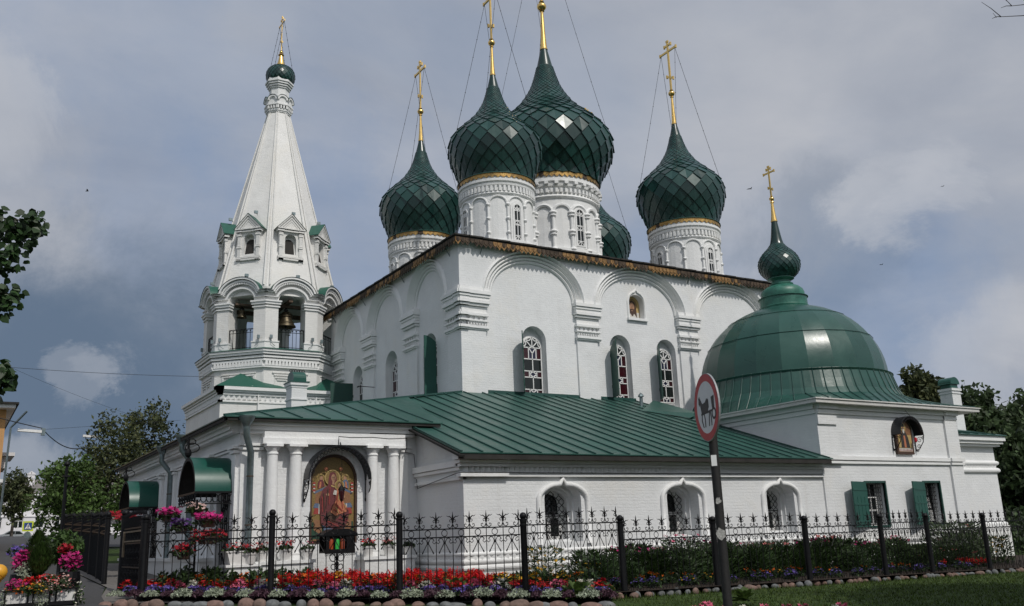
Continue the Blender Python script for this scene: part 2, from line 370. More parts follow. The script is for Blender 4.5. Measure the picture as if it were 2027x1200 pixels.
# ---- capitals: stacked mouldings with a row of little square holes
bands = [(11.02, 11.16, .17), (10.88, 11.02, .24), (10.77, 10.86, .19), (10.64, 10.77, .15), (10.52, 10.62, .20), (10.42, 10.50, .13), (10.12, 10.40, .03), (10.02, 10.12, .13), (9.80, 9.86, .12), (9.52, 9.62, .14), (9.46, 9.52, .09)]
def capital(F, a, c, corner):
    b = MB()
    for z0, z1, p in bands:
        b.box(a-(p if corner else p*.6), z0, -p-.07, c+p*.6, z1, .2, lambda u, v, d: F(u, v, d))
    n = 5; W = c-a
    # band of square holes: solid strips around five recesses
    for i in range(n+1):
        x0 = a+W*(i/n)-W*.055 if i else a-.02; x1 = a+W*(i/n)+W*.055 if i < n else c+.02
        b.box(x0, 9.86, -.10, x1, 10.02, .1, lambda u, v, d: F(u, v, d))
    b.box(a, 9.86, -.02, c, 10.02, .1, lambda u, v, d: F(u, v, d))
    for i in range(9):                                     # saw-tooth course
        x = a+W*(i+.5)/9
        b.prism([(x-W/20, 9.80), (x, 9.64), (x+W/20, 9.80)], -.13, .05, F)
    b.box(a, 9.62, -.06, c, 9.80, .1, lambda u, v, d: F(u, v, d))
    return b
for F, lst in ((FR(Yu), [(16.5, 17.66, True), (22.05, 23.17, False), (27.72, 28.83, False), (33.3, 34.4, False)]), (FL(Xu), [(30.28, 31.5, True), (34.31, 35.45, False), (38.9, 40.0, False), (42.86, 43.95, False)])):
    for a, c, k in lst: capital(F, a, c, k).obj('capital', M['white2'], church)

# ---- eaves: soffit, roof edge and perforated tin valance with pointed teeth
b = MB(); o = .47
x0, x1, y0, y1 = Xu-o, Xe+o, Yu-o, Ye+o
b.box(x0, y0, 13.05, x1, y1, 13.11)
for i in range(30):                                        # overlapping roof sheets give the edge its small steps
    for (p, q, ax) in (((x0-.05, y0-.05), (x1+.05, y0-.05), 0), ((x0-.05, y0-.05), (x0-.05, y1+.05), 1)):
        n = 30; t0, t1 = i/n, (i+1.05)/n
        if ax == 0: b.obox(((p[0]+(q[0]-p[0])*(t0+t1)/2), p[1]+.15, 13.14+.012*(i % 2)), ((q[0]-p[0])*(t1-t0)/2, .17, .03), (1, 0, .012), (0, 1, 0))
        else: b.obox((p[0]+.15, p[1]+(q[1]-p[1])*(t0+t1)/2, 13.14+.012*(i % 2)), ((q[1]-p[1])*(t1-t0)/2, .17, .03), (0, 1, .012), (1, 0, 0))
cxr, cyr = (x0+x1)/2, (y0+y1)/2
ap = [(cxr-2, cyr, 15.7), (cxr+2, cyr, 15.7)]
P4 = [(x0, y0, 13.12), (x1, y0, 13.12), (x1, y1, 13.12), (x0, y1, 13.12)]
b.face([P4[0], P4[1], ap[1], ap[0]]); b.face([P4[1], P4[2], ap[1]]); b.face([P4[2], P4[3], ap[0], ap[1]]); b.face([P4[3], P4[0], ap[0]])
roofm = b.obj('roof', M['dark'], church)
for F, u0, u1 in ((FR(y0), x0, x1), (FL(x0), y0, y1)):
    b = MB(); n = int((u1-u0)/.21); s = (u1-u0)/n; rnd = random.Random(3)
    for i in range(n):
        u = u0+i*s; gap = rnd.random() < .06
        if not gap: b.prism([(u, 13.06), (u+s, 13.06), (u+s, 12.88), (u+s*.5, 12.74), (u, 12.88)], -.012, .012, F)
        b.cur = 1 if rnd.random() < (.55+.35*sin(i*.35)) else 0
        b.prism([(u+.02, 13.05), (u+s-.02, 13.05), (u+s-.02, 12.93), (u+s*.5, 12.85), (u+.02, 12.93)], -.03, -.012, F)
    b.obj('valance', [M['rust'], M['rustd']], roofm)
for F, us in ((FR(Yu), (17.35, 22.6, 28.3, 33.4)), (FL(Xu), (30.9, 35.2, 39.6, 43.5))):
    for u in us:                                           # iron struts under the eaves
        b = MB(); b.tube([F(u, 12.25, -.02), F(u+.1, 12.95, -.42)], .022, 5); b.obj('eaves_strut', M['zinc'], roofm)

# ---- windows of the main cube: white tracery over coloured glass, one dark green iron shutter each
def church_window(F, c, wdt, z0, z1, red=False):
    hw = wdt/2; h = z1-z0
    b = MB(); zs = z1-hw
    b.prism([(c-hw-.09, z0-.08), (c+hw+.09, z0-.08)]+arc(c, zs, hw+.09, hw+.09, 0, PI, 14), .31, .40, F)
    gl = MB()
    def pane(u0, v0, u1, v1, m): gl.cur = m; gl.prism([(u0, v0), (u1, v0), (u1, v1), (u0, v1)], .295, .307, F)
    gl.cur = 0; gl.prism([(c-hw, zs), (c+hw, zs)]+arc(c, zs, hw, hw, 0, PI, 14), .295, .307, F)
    q = [0, .115, .37, .50, .755, 1]; rows = [z0+(zs-z0)*x for x in q]
    pt = [1, 0, 1, 0, 1]
    for r in range(5):
        for i, (a, d) in enumerate(((-1, -.42), (-.42, 0), (0, .42), (.42, 1))):
            m = (1 if i in (0, 3) else 2) if pt[r] else (1 if red else 0)
            pane(c+hw*a, rows[r], c+hw*d, rows[r+1], m)
    t = .020
    def bar(p, q_): 
        pm = Vector((p[0], p[1])); qm = Vector((q_[0], q_[1])); dd = (qm-pm).normalized(); nn = Vector((-dd.y, dd.x))*t
        b.prism([pm+nn, qm+nn, qm-nn, pm-nn], .27, .31, F)
    for r in rows: bar((c-hw, r), (c+hw, r))
    for r in range(5):
        if pt[r]:
            m0, m1 = rows[r], rows[r+1]
            bar((c-.42*hw, m0), (c-.42*hw, m1)); bar((c+.42*hw, m0), (c+.42*hw, m1))
            if r == 2:
                mm_ = (m0+m1)/2
                for s1, s2 in ((-1, 1), (1, 1), (-1, -1), (1, -1)): bar((c+s1*.40*hw, mm_), (c, mm_+s2*(m1-m0)*.45))
            else:
                bar((c, m0), (c, (m0+m1)/2)); bar((c, (m0+m1)/2), (c-.4*hw, m1)); bar((c, (m0+m1)/2), (c+.4*hw, m1))
        else: bar((c, rows[r]), (c, rows[r+1]))
    bar((c-hw, z0), (c-hw, zs)); bar((c+hw, z0), (c+hw, zs))
    for a in (.25, .5, .75): bar((c, zs), (c+hw*cos(PI*a), zs+hw*sin(PI*a)))
    for rr in (1.0, .62):
        pp = arc(c, zs, hw*rr, hw*rr, 0, PI, 12)
        if rr == 1.0:
            for p, qq in zip(pp, pp[1:]): bar(p, qq)
        else:
            for k in range(4):
                a0, a1 = PI*k/4, PI*(k+1)/4; e0 = (c+hw*.98*cos(a0), zs+hw*.98*sin(a0)); e1 = (c+hw*.98*cos(a1), zs+hw*.98*sin(a1)); md = (c+hw*.74*cos((a0+a1)/2), zs+hw*.74*sin((a0+a1)/2))
                bar(e0, md); bar(md, e1)
    w_ = b.obj('window', M['frame'], church); gl.obj('stained_glass', [M['glass'], M['red'], M['blueg']], w_)
    return w_
def shutter(F, u, z0, z1, wdt, angle, toward, mat=M['shut'], archd=True, par=church):
    # leaf hinged at u on the wall face, swung out by angle (degrees), free edge towards `toward` (-1 or 1)
    a = R_(angle); ex = cos(a)*toward; ed = -sin(a)
    def G(p, z, q): return F(u+ex*p-ed*q, z, -.03+ed*p+ex*q)
    b = MB(); h = wdt
    if archd: out = [(0, z0), (h, z0), (h, z1-.02)]+[(h*(1-i/8), z1-.02-(.45*h)*(i/8)**2) for i in range(1, 9)]
    else: out = [(0, z0), (h, z0), (h, z1), (0, z1)]
    b.prism(out, -.02, .02, G)
    for zb in (z0+.12*(z1-z0), z0+.5*(z1-z0), z0+.82*(z1-z0)): b.box(.0, zb-.03, .02, h, zb+.03, .035, G)
    for k in range(1, 4): b.box(h*k/4-.008, z0, .02, h*k/4+.008, z1-.45*h, .028, G)
    for zb in (z0+.2*(z1-z0), z0+.75*(z1-z0)): b.tube([G(0, zb-.06, 0), G(0, zb+.06, 0)], .03, 6)
    return b.obj('shutter', mat, par)
for k, (a, c) in enumerate(winR):
    church_window(FR(Yu), (a+c)/2+.06, .86, 7.08, 9.46, k == 1)
    shutter(FR(Yu), a, 7.1, 9.5, .72, (57, 72, 57)[k], -1, M['shutd'])
for k, (a, c) in enumerate(winL):
    church_window(FL(Xu), (a+c)/2+.06, .86, 7.08, 9.46, k == 1)
shutter(FL(Xu), 32.62, 6.9, 9.65, .55, 92, 1, M['shut'])
shutter(FL(Xu), 41.6, 6.6, 9.1, 1.1, 84, 1, M['shutd'], False)
b = MB(); b.tube([FL(Xu)(38.9, 8.5, -.02), FL(Xu)(38.95, 8.52, -.85)], .018, 5); b.tube([FL(Xu)(38.9, 8.5, -.8), FL(Xu)(38.75, 8.44, -.95)], .03, 5); b.obj('shutter_hook', M['iron'], church)

# ================================================================ drums and onion domes
PROF = [(-.86, .74), (-.78, .765), (-.66, .81), (-.475, .885), (-.31, .95), (-.175, .985), (0, 1), (.14, .975), (.296, .875), (.40, .775), (.487, .685), (.6, .57), (.757, .43), (1.01, .275), (1.2, .2), (1.41, .14), (1.77, .055)]
def interp(prof, n=220):
    # arc length table of a smoothed profile
    pts = []
    m = len(prof)
    for i in range(m-1):
        p0 = prof[max(i-1, 0)]; p1 = prof[i]; p2 = prof[i+1]; p3 = prof[min(i+2, m-1)]
        for j in range(12):
            t = j/12; q = []
            for k in (0, 1): q.append(.5*((2*p1[k])+(-p0[k]+p2[k])*t+(2*p0[k]-5*p1[k]+4*p2[k]-p3[k])*t*t+(-p0[k]+3*p1[k]-3*p2[k]+p3[k])*t**3))
            pts.append(tuple(q))
    pts.append(prof[-1]); S = [0]
    for a, b in zip(pts, pts[1:]): S.append(S[-1]+math.dist(a, b))
    return pts, S
def at_s(tab, s):
    pts, S = tab; s = max(0, min(s, S[-1])); lo, hi = 0, len(S)-1
    while hi-lo > 1:
        m = (lo+hi)//2
        if S[m] <= s: lo = m
        else: hi = m
    t = (s-S[lo])/max(1e-9, S[hi]-S[lo]); a, b = pts[lo], pts[hi]
    return a[0]+(b[0]-a[0])*t, a[1]+(b[1]-a[1])*t
def onion(par, cx, cy, zc, R, n=24, prof=PROF, tip=2.50, cross_h=1.30, ph=.13, chains=True, mat=None, smin=.13, orb=.078):
    b = MB(); tab = interp(prof); base = [(r*R*.985, z*R) for z, r in tab[0]]
    b.lathe([(r, z) for r, z in base], (cx, cy, zc), 48)
    s = .02; row = 0; rz = random.Random(int(cx*100))
    while True:
        z, r = at_s(tab, s)
        if r < smin and z > .5: break
        h = PI*r/n*1.06
        zt, rt = at_s(tab, s+h); zb, rb = at_s(tab, s-h*1.02); zm, rm = z, r
        # outward normal of the profile
        dz, dr = zt-zb, rt-rb; ln = math.hypot(dz, dr) or 1; nr, nz = dz/ln, -dr/ln
        for k in range(n):
            a = 2*PI*(k+.5*(row % 2))/n+ph; da = PI/n*1.02
            j = rz.uniform(-.005, .005)
            def Q(rr, zz_, aa, lift): rr = rr+nr*lift; return (cx+R*rr*cos(aa), cy+R*rr*sin(aa), zc+R*(zz_+nz*lift))
            sc_ = max(.25, min(1, r))
            T = Q(rt, zt, a, .002); Lf = Q(rm, zm, a-da, (.016+j)*sc_); Rt = Q(rm, zm, a+da, (.016-j)*sc_); Bt = Q(rb, zb, a, (.040+j)*sc_)
            L0 = Q(rm, zm, a-da, -.02); R0 = Q(rm, zm, a+da, -.02); B0 = Q(rb, zb, a, -.01)
            b.face([T, Lf, Bt, Rt]); b.face([Lf, L0, B0, Bt]); b.face([Bt, B0, R0, Rt])
        s += h; row += 1
    d = b.obj('onion_dome', mat or M['dome'], par)
    zt = zc+prof[-1][0]*R
    q = MB(); r0 = prof[-1][1]*R*1.05; zb = zc+tip*R
    q.lathe([(r0*1.12, zt-.03), (r0*1.12, zt+.03), (r0, zt+.04), (r0*.75, zt+(zb-zt)*.3), (r0*.42, zb-.12), (r0*.75, zb-.1), (r0*.6, zb-.05)], (cx, cy), 14)
    q.obj('gilded_spire', M['gold'], d, True, 40)
    q = MB(); rb = orb*R; q.ball((cx, cy, zb+rb*.7), rb, 16, 10, .9); q.lathe([(rb*.45, zb+rb*1.5), (rb*.62, zb+rb*1.75), (rb*.3, zb+rb*2.1), (.02, zb+rb*2.2)], (cx, cy), 10)
    q.obj('gilded_ball', M['gold'], d, True, 40)
    H = cross_h*R; z0 = zb+rb*1.6; t = max(.024*R, .034)
    q = MB()
    q.box(cx-t*.6, cy-t, z0, cx+t*.6, cy+t, z0+H)
    def hb(zc_, half, tilt=0.):
        q.obox((cx, cy, zc_), (half, t*1.0, t*.62), (0, cos(tilt), sin(tilt)), (0, -sin(tilt), cos(tilt)))
        for sg in (-1, 1): q.obox((cx, cy+sg*half*cos(tilt), zc_+sg*half*sin(tilt)), (t*.7, t*1.7, t*.75), (0, 1, 0))
    hb(z0+H*.80, .215*H); hb(z0+H*.92, .085*H); hb(z0+H*.27, .09*H, .5); q.obox((cx, cy, z0+H), (t, t*1.6, t*.75), (0, 0, 1), (0, 1, 0))
    q.obj('orthodox_cross', M['gold'], d)
    if chains:
        for sy in (-1, 1):
            for sx in (-1, 1):
                q = MB(); e = Vector((cx+sx*.66*R, cy+sy*.66*R, zc+.22*R)); t0 = Vector((cx, cy+sy*.19*H, z0+H*.79))
                pts = [t0.lerp(e, i/8)-Vector((0, 0, .10*R*(i/8)*(1-i/8))) for i in range(9)]
                q.tube(pts, .011, 3)
                for i in range(1, 8): q.ball(pts[i], .026, 5, 4)
                q.obj('chain', M['irong'], d)
    return d
def drum_window(par, cx, cy, r, th, z0, z1, hw):
    def F(u, v, d_): a = th+u/r; return (cx+(r-d_)*cos(a), cy+(r-d_)*sin(a), v)
    b = MB(); zs = z1-hw
    for (e, d0, d1, zb) in ((.16, -.05, .02, -.14), (.07, -.075, .0, -.06)):
        o1 = [(hw+e, z0+zb), (hw+e, zs)]+arc(0, zs, hw+e, hw+e, 0, PI, 10)[1:-1]+[(-hw-e, zs), (-hw-e, z0+zb)]
        i1 = [(hw, z0), (hw, zs)]+arc(0, zs, hw, hw, 0, PI, 10)[1:-1]+[(-hw, zs), (-hw, z0)]
        for k in range(len(o1)-1): b.prism([o1[k], o1[k+1], i1[k+1], i1[k]], d0, d1, F)
        b.prism([o1[0], i1[0], i1[-1], o1[-1]], d0, d1, F)
    t = .016
    def bar(p, q_):
        pm = Vector(p); qm = Vector(q_); dd = (qm-pm).normalized(); nn = Vector((-dd.y, dd.x))*t; b.prism([pm+nn, qm+nn, qm-nn, pm-nn], -.045, -.02, F)
    hgt = z1-z0
    bar((0, z0), (0, z1))
    for f in (.12, .42, .55, .83): bar((-hw, z0+hgt*f), (hw, z0+hgt*f))
    m = z0+hgt*.485
    for s1 in (-1, 1):
        bar((s1*hw, m), (0, z0+hgt*.55)); bar((s1*hw, m), (0, z0+hgt*.42)); bar((s1*hw, z0+hgt*.95), (0, z0+hgt*.83)); bar((s1*hw, z0), (0, z0+hgt*.12)); bar((s1*hw, z0+hgt*.83), (0, z0+hgt*.93)); bar((s1*hw*.96, z0), (s1*hw*.96, zs))
    o = b.obj('drum_window', M['frame'], par)
    q = MB(); q.prism([(-hw, z0), (hw, z0)]+arc(0, zs, hw, hw, 0, PI, 10), -.02, -.005, F); q.obj('pane', M['glass'], o)
def drum(par, cx, cy, z0, zr, r, ncol, winths, big=False):
    b = MB(); k = r/1.6; H = zr
    b.lathe([(r*1.06, z0), (r*1.06, z0+.3), (r, z0+.34), (r, H-.93*k), (r*1.03, H-.91*k), (r*1.05, H-.86*k), (r*1.03, H-.80*k), (r*1.0, H-.78*k), (r*1.0, H-.52*k), (r*1.05, H-.50*k), (r*1.06, H-.42*k), (r*1.03, H-.40*k), (r*1.03, H-.34*k), (r*1.08, H-.33*k), (r*1.08, H-.22*k), (r*1.045, H-.2*k), (r*1.045, H), (0.01, H)], (cx, cy), 48)
    nd = 56 if not big else 64
    for i in range(nd):                                    # dentil course
        a = 2*PI*i/nd; c = Vector((cx+r*1.02*cos(a), cy+r*1.02*sin(a), H-.66*k))
        b.obox(c, (.045*r, PI*r/nd*.52, (.07 if big else .12)*k), (cos(a), sin(a), 0), (-sin(a), cos(a), 0))
        if big and i % 2:
            c = Vector((cx+r*1.07*cos(a), cy+r*1.07*sin(a), H-.40*k)); b.obox(c, (.05*r, PI*r/nd*.8, .05*k), (cos(a), sin(a), 0), (-sin(a), cos(a), 0))
    da = 2*PI/ncol; zs = H-1.38*k-(.1 if big else 0)
    d = b.obj('drum', M['white2'], par)
    b = MB()
    def F(a, z, rr): return (cx+rr*cos(a), cy+rr*sin(a), z)
    for i in range(ncol):
        a = da*(i+.5); rc = .05*k*(1.25 if big else 1)
        q = [(rc, z0+.3), (rc, zs)]
        b.lathe([(rc*1.0, z0+.2), (rc, zs+.05)], (cx+r*1.015*cos(a), cy+r*1.015*sin(a)), 8)
        ztop = zs
        for f in (0., .35, .70) if not big else (0, .48, .93):
            zc_ = ztop-(ztop-z0-.1)*f
            if big: b.lathe([(rc, zc_-.2), (rc*1.8, zc_-.16), (rc*1.7, zc_-.1), (rc*1.2, zc_-.08), (rc*1.2, zc_-.04), (rc*2.1, zc_-.0), (rc*1.9, zc_+.07), (rc, zc_+.12)], (cx+r*1.015*cos(a), cy+r*1.015*sin(a)), 9)
            else: b.lathe([(rc*.8, zc_-.09), (rc*1.75, zc_-.04), (rc*2.0, zc_+.02), (rc*1.1, zc_+.07)], (cx+r*1.015*cos(a), cy+r*1.015*sin(a)), 8)
        # little arch from this column to the next
        pts = [F(a+da*(.5-.46*cos(PI*t/10)), zs+.04+.46*da*r*.9*sin(PI*t/10), r*1.01) for t in range(11)]
        b.tube(pts, rc*.95, 6)
    b.obj('blind_arcade', M['white2'], d, True, 50)
    for th in winths: drum_window(d, cx, cy, r, th, z0+(.34 if not big else .5), zs+(.02 if not big else .22), .15*k*(1. if not big else .9))
    # gilded perforated band with teeth
    q = MB(); nt_ = 44 if not big else 60; rr = r*1.075
    for i in range(nt_):
        a = 2*PI*i/nt_; a2 = 2*PI*(i+1)/nt_; q.cur = 0 if random.random() < .93 else 1
        q.face([F(a, H+.03, rr), F(a2, H+.03, rr), F(a2, H-.10*k, rr), F((a+a2)/2, H-.19*k, rr), F(a, H-.10*k, rr)])
        q.face([F(a, H+.03, rr-.02), F(a2, H+.03, rr-.02), F(a2, H-.10*k, rr-.02), F((a+a2)/2, H-.19*k, rr-.02), F(a, H-.10*k, rr-.02)])
    q.obj('gilded_band', [M['gilt2'], M['rustd']], d)
    q = MB(); q.lathe([(r*1.02, H+.02), (r*1.10, H+.03), (r*1.10, H+.06), (r*.92, H+.16*k)], (cx, cy), 40); q.obj('drum_flashing', M['domeg'], d)
    return d
# gilt tin with a punched pattern
mm, t_, b_ = newmat('punched_gilt_tin'); vo = N(t_, 'ShaderNodeTexVoronoi', Scale=9.0); L(t_, pos(t_), vo.inputs[0])
no = N(t_, 'ShaderNodeTexNoise', Scale=2.2, Detail=6, Roughness=.7); L(t_, pos(t_), no.inputs[0])
rp = ramp(t_, [(.10, (.03, .022, .015)), (.32, (.62, .40, .13)), (.7, (.42, .25, .08))], vo.outputs[0])
wr = ramp(t_, [(.42, (0, 0, 0)), (.62, (1, 1, 1))], no.outputs[0])
L(t_, mixc(t_, math_(t_, 'MULTIPLY', wr.outputs[0], .6), rp.outputs[0], (.11, .07, .04)), b_.inputs['Base Color']); b_.inputs['Metallic'].default_value = .75; b_.inputs['Roughness'].default_value = .4
M['gilt2'] = mm; M['rust'] = mm
AX = [-PI/2, 0, PI/2, PI]
DOMES = [(19.6, 32.4, 18.35, 2.09), (19.85, 40.4, 18.3, 2.15), (31.1, 33.05, 18.4, 2.25), (31.5, 41.2, 18.3, 2.2)]
for i, (x, y, z, R) in enumerate(DOMES):
    drum(church, x, y, 13.3, z-.86*R, R*.76, 12, AX)
    onion(church, x, y, z, R, 20, ph=.1+.05*i)
drum(church, 25.5, 36.7, 14.75, 21.2-.66*3.34, 3.34*.70, 16, AX, True)
onion(church, 25.5, 36.7, 21.2, 3.34, 24, [(-.66, .745), (-.60, .765), (-.50, .81), (-.38, .885), (-.26, .95), (-.15, .985)]+PROF[6:], ph=.17)
b = MB(); b.lathe([(2.95, 14.2), (2.72, 14.55), (2.45, 14.8)], (25.5, 36.7), 40); b.obj('drum_skirt', M['grime'], church)
# ================================================================ gallery with the big ribbed roof
def cornice(b, F, u0, u1, lev, teeth=None, e0=True, e1=True):
    for z0, z1, p in lev: b.box(u0-(p if e0 else 0), z0, -p, u1+(p if e1 else 0), z1, .1, lambda u, v, d: F(u, v, d))
    if teeth:
        z0, z1, st, p = teeth; n = max(1, int((u1-u0)/st)); s = (u1-u0)/n
        for i in range(n):
            x = u0+(i+.5)*s
            # little upright wedges (saw-tooth brick course)
            P = [F(x-s/2, z0, 0), F(x, z0, -p), F(x+s/2, z0, 0), F(x-s/2, z1, 0), F(x, z1, -p), F(x+s/2, z1, 0)]
            b.add(P, [(0, 1, 4, 3), (1, 2, 5, 4), (3, 4, 5), (0, 2, 1)])
gwin = [(13.87, 15.08), (18.18, 19.42), (22.3, 23.55)]
b = MB(); F = FR(Yg)
holes = [arch(a, c, 1.40, 2.55, .40, 12) for a, c in gwin]
b.wall([(Xg, -.6), (25.0, -.6), (25.0, 3.72), (Xg, 3.72)], holes, F, 0, .36)
for (a, c) in gwin:                                        # stepped splayed jambs
    m0, m1 = a+.07, c-.07
    b.wall(arch(a, c, 1.40, 2.55, .40, 12), [arch(m0, m1, 1.44, 2.52, .36, 12)], F, .36, .13)
    b.wall(arch(m0, m1, 1.44, 2.52, .36, 12), [arch(m0+.07, m1-.07, 1.47, 2.48, .32, 12)], F, .49, .33)
    b.face([(m0, Yg+.82, 1.1), (m1, Yg+.82, 1.1), (m1, Yg+.82, 3), (m0, Yg+.82, 3)])
FS = FL(Xg)
b.face([FS(Yg, -.6, 0), FS(Yp+.3, -.6, 0), FS(Yp+.3, 4.72, 0), FS(Yg, 3.72, 0)])
b.obj('gallery_wall', M['white'], church)
b = MB()
lev = [(3.56, 3.72, .20), (3.47, 3.55, .15), (3.385, 3.46, .11), (3.13, 3.215, .10)]
cornice(b, F, Xg, 25.0, lev, (3.215, 3.385, .155, .085), True, False)
cornice(b, F, Xg, Xg+1.15, [(z0, z1, p+.05) for z0, z1, p in lev], (3.215, 3.385, .155, .12), True, True)
cornice(b, FS, Yg, Yp-.05, [(3.40, 3.56, .16), (3.30, 3.385, .12), (3.06, 3.14, .10)], (3.14, 3.30, .155, .085), False, False)
b.obj('cornice', M['white2'], church)
b = MB()                                                   # plinth: two fat rolls and a saw-tooth row
def roll(b, F, u0, u1, zc, r, e0, e1):
    pr = [(.02, r)]+[(-r*cos(t), r*sin(t)) for t in [PI/2*(1-i/3) for i in range(7)]]+[(.02, -r)]
    for (p, q) in zip(pr, pr[1:]):
        x0 = lambda d: u0+(d if e0 else 0); x1 = lambda d: u1-(d if e1 else 0)
        b.face([F(x0(p[0]), zc+p[1], p[0]), F(x1(p[0]), zc+p[1], p[0]), F(x1(q[0]), zc+q[1], q[0]), F(x0(q[0]), zc+q[1], q[0])])
for FF, u0, u1, a, c in ((F, Xg, 25.0, True, False), (FS, Yg, Yp, True, False)):
    roll(b, FF, u0, u1, 1.19, .055, a, c); roll(b, FF, u0, u1, 1.01, .07, a, c); roll(b, FF, u0, u1, .85, .08, a, c)
    cornice(b, FF, u0, u1, [(-.6, .72, .06)], (1.06, 1.15, .19, .06), a, False)
b.obj('plinth', M['white2'], church, True, 35)
for a, c in gwin:                                          # keel-arched hood moulds
    b = MB(); cx = (a+c)/2; hw = (c-a)/2+.20
    pts = [(cx-hw, 1.35), (cx-hw, 2.35)]+[(cx-hw*cos(t), 2.5+.45*sin(t)) for t in [PI*.06*i for i in range(1, 7)]]+[(cx-.09, 2.93), (cx, 3.08)]
    pts += [(2*cx-x, z) for x, z in reversed(pts[:-1])]
    b.tube([F(x, z, -.03) for x, z in pts], .070, 8)
    b.obj('hood_mould', M['white2'], church, True)
    m0, m1 = a+.15, c-.15
    b = MB(); b.wall(arch(m0-.05, m1+.05, 1.15, 2.5, .36), [[(m0+.12, 1.55), (cx-.05, 1.55), (cx-.05, 2.05), (m0+.12, 2.05)], [(cx+.05, 1.55), (m1-.12, 1.55), (m1-.12, 2.05), (cx+.05, 2.05)], [(m0+.12, 2.14), (m1-.12, 2.14)]+arc(cx, 2.45, (m1-m0)/2-.13, .26, 0, PI, 10)], F, .74, .05)
    wf = b.obj('window', M['frame'], church)
    b = MB(); b.prism(arch(m0, m1, 1.25, 2.45, .33), .78, .795, F); b.obj('pane', M['glass'], wf)
    b = MB()                                               # black lattice grille of wavy bars
    n = 5; W = m1-m0+.0; x0 = m0
    for i in range(n):
        for ph in (0, PI):
            pts = []
            for k in range(25):
                z = 1.25+1.52*k/24; u = x0+W*(i+.5)/n+W/n*.5*sin(k*PI/3+ph)
                if (abs(u-cx)/(W/2))**2*.2+z < 2.78: pts.append(F(u, z, .60))
            b.tube(pts, .011, 4)
    for z in (1.3, 2.1): b.tube([F(x0, z, .61), F(x0+W, z, .61)], .014, 4)
    b.obj('window_grille', M['iron'], wf)

# ---- roofs of gallery and porch
def seam_roof(name, corner_pts, seams, mat, par, th=.03):
    b = MB(); n = len(corner_pts)
    top = [Vector(p) for p in corner_pts]; bot = [p-Vector((0, 0, th)) for p in top]
    b.add(top+bot, [tuple(range(n)), tuple(reversed(range(n, 2*n)))]+[(i, (i+1) % n, n+(i+1) % n, n+i) for i in range(n)])
    r = b.obj(name, mat, par); q = MB()
    for p0, p1 in seams:
        p0, p1 = Vector(p0), Vector(p1); d = (p1-p0)
        if d.length < .2: continue
        q.obox((p0+p1)/2+Vector((0, 0, .022)), (d.length/2, .015, .026), d, (0, 0, 1))
    if q.v: q.obj('standing_seam', M['roofd'], r)
    return r
zu = 7.02; ze, ye = 3.72, 20.55; zq, yq = 4.80, 23.25
def zg(y): return ze+(zu-ze)*(y-ye)/(Yu-ye)
def zp(y): return zq+(zu-.005-zq)*(y-yq)/(Yu-yq)
hx, hz = 5.85, zq
rnd = random.Random(5)
sm = []; x = 11.12+.02
while x < 25.0:
    # seams spread slightly: closer together at the church wall than at the eaves
    xt = 16.62+(x-16.62)*.965+.25 if x > 13 else x+.3
    if x < 12.0: top = (x, 23.8, zg(23.8))
    elif x < 13.2: q_ = yq+(x-12)/1.2*4.85; top = (x, q_, zg(q_))
    elif x < Xu: q_ = yq+(Yu-yq)*(x-hx)/(Xu-hx); top = (x, q_, zg(q_))
    else: top = (min(xt, 24.95) if x < 24.5 else x, Yu-.02, zu)
    sm.append(((x, ye, ze), top)); x += .60
seam_roof('gallery_roof', [(11.1, ye, ze), (25.12, ye, ze), (25.02, 23.3, zg(23.3)), (25.02, Yu, zu), (Xu, Yu, zu), (13.2, yq+(Yu-yq)*(13.2-hx)/(Xu-hx), zg(28.1)), (12.0, 23.9, zg(23.9)), (11.1, 23.9, zg(23.9))], sm, M['roof'], church)
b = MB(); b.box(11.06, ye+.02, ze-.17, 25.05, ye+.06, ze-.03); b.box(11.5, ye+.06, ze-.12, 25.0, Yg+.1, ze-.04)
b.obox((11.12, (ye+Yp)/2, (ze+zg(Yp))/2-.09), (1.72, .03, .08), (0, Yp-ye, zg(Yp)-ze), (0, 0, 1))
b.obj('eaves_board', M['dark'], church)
# porch roof, hipped towards the path
hx, hz = 5.85, zq
hip = lambda t: (hx+(Xu-hx)*t, yq+(Yu-yq)*t, zq+(zu-zq)*t)
sm = []
for i in range(22):
    x = hx+.5+i*.76
    t = (x-hx-.18)/(Xu-hx)
    if x > 12.0: break
    sm.append(((x, yq, zq), hip(min(1, t*1.0))))
seam_roof('porch_roof', [(hx, yq, zq+.006), (12.0, yq, zq+.006), (13.25, 28.2, zp(28.2)), (13.2, yq+(Yu-yq)*(13.2-hx)/(Xu-hx), zq+(zu-zq)*(13.2-hx)/(Xu-hx)+.006)], sm, M['roof'], church)
# west slope, hidden behind the hip
seam_roof('west_roof', [(hx, yq, zq), (Xu, Yu, zu), (Xu, 44.1, zu), (10.7, 44.1, 5.9), (hx, 40.2, zq)], [], M['roof'], church)
b = MB(); h0, h1 = Vector(hip(0)), Vector(hip(1)); b.obox((h0+h1)/2+Vector((0, 0, .02)), ((h1-h0).length/2, .03, .03), h1-h0, (0, 0, 1)); b.obj('hip_ridge', M['roofd'], church)
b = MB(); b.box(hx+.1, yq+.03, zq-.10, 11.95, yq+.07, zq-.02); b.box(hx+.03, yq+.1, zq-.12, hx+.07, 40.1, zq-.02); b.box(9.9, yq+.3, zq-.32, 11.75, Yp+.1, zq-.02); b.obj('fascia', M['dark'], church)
b = MB(); b.box(Xu+.02, Yu-.03, zu-.02, 25, Yu+.0, zu+.11); b.obj('flashing', M['roofd'], church)

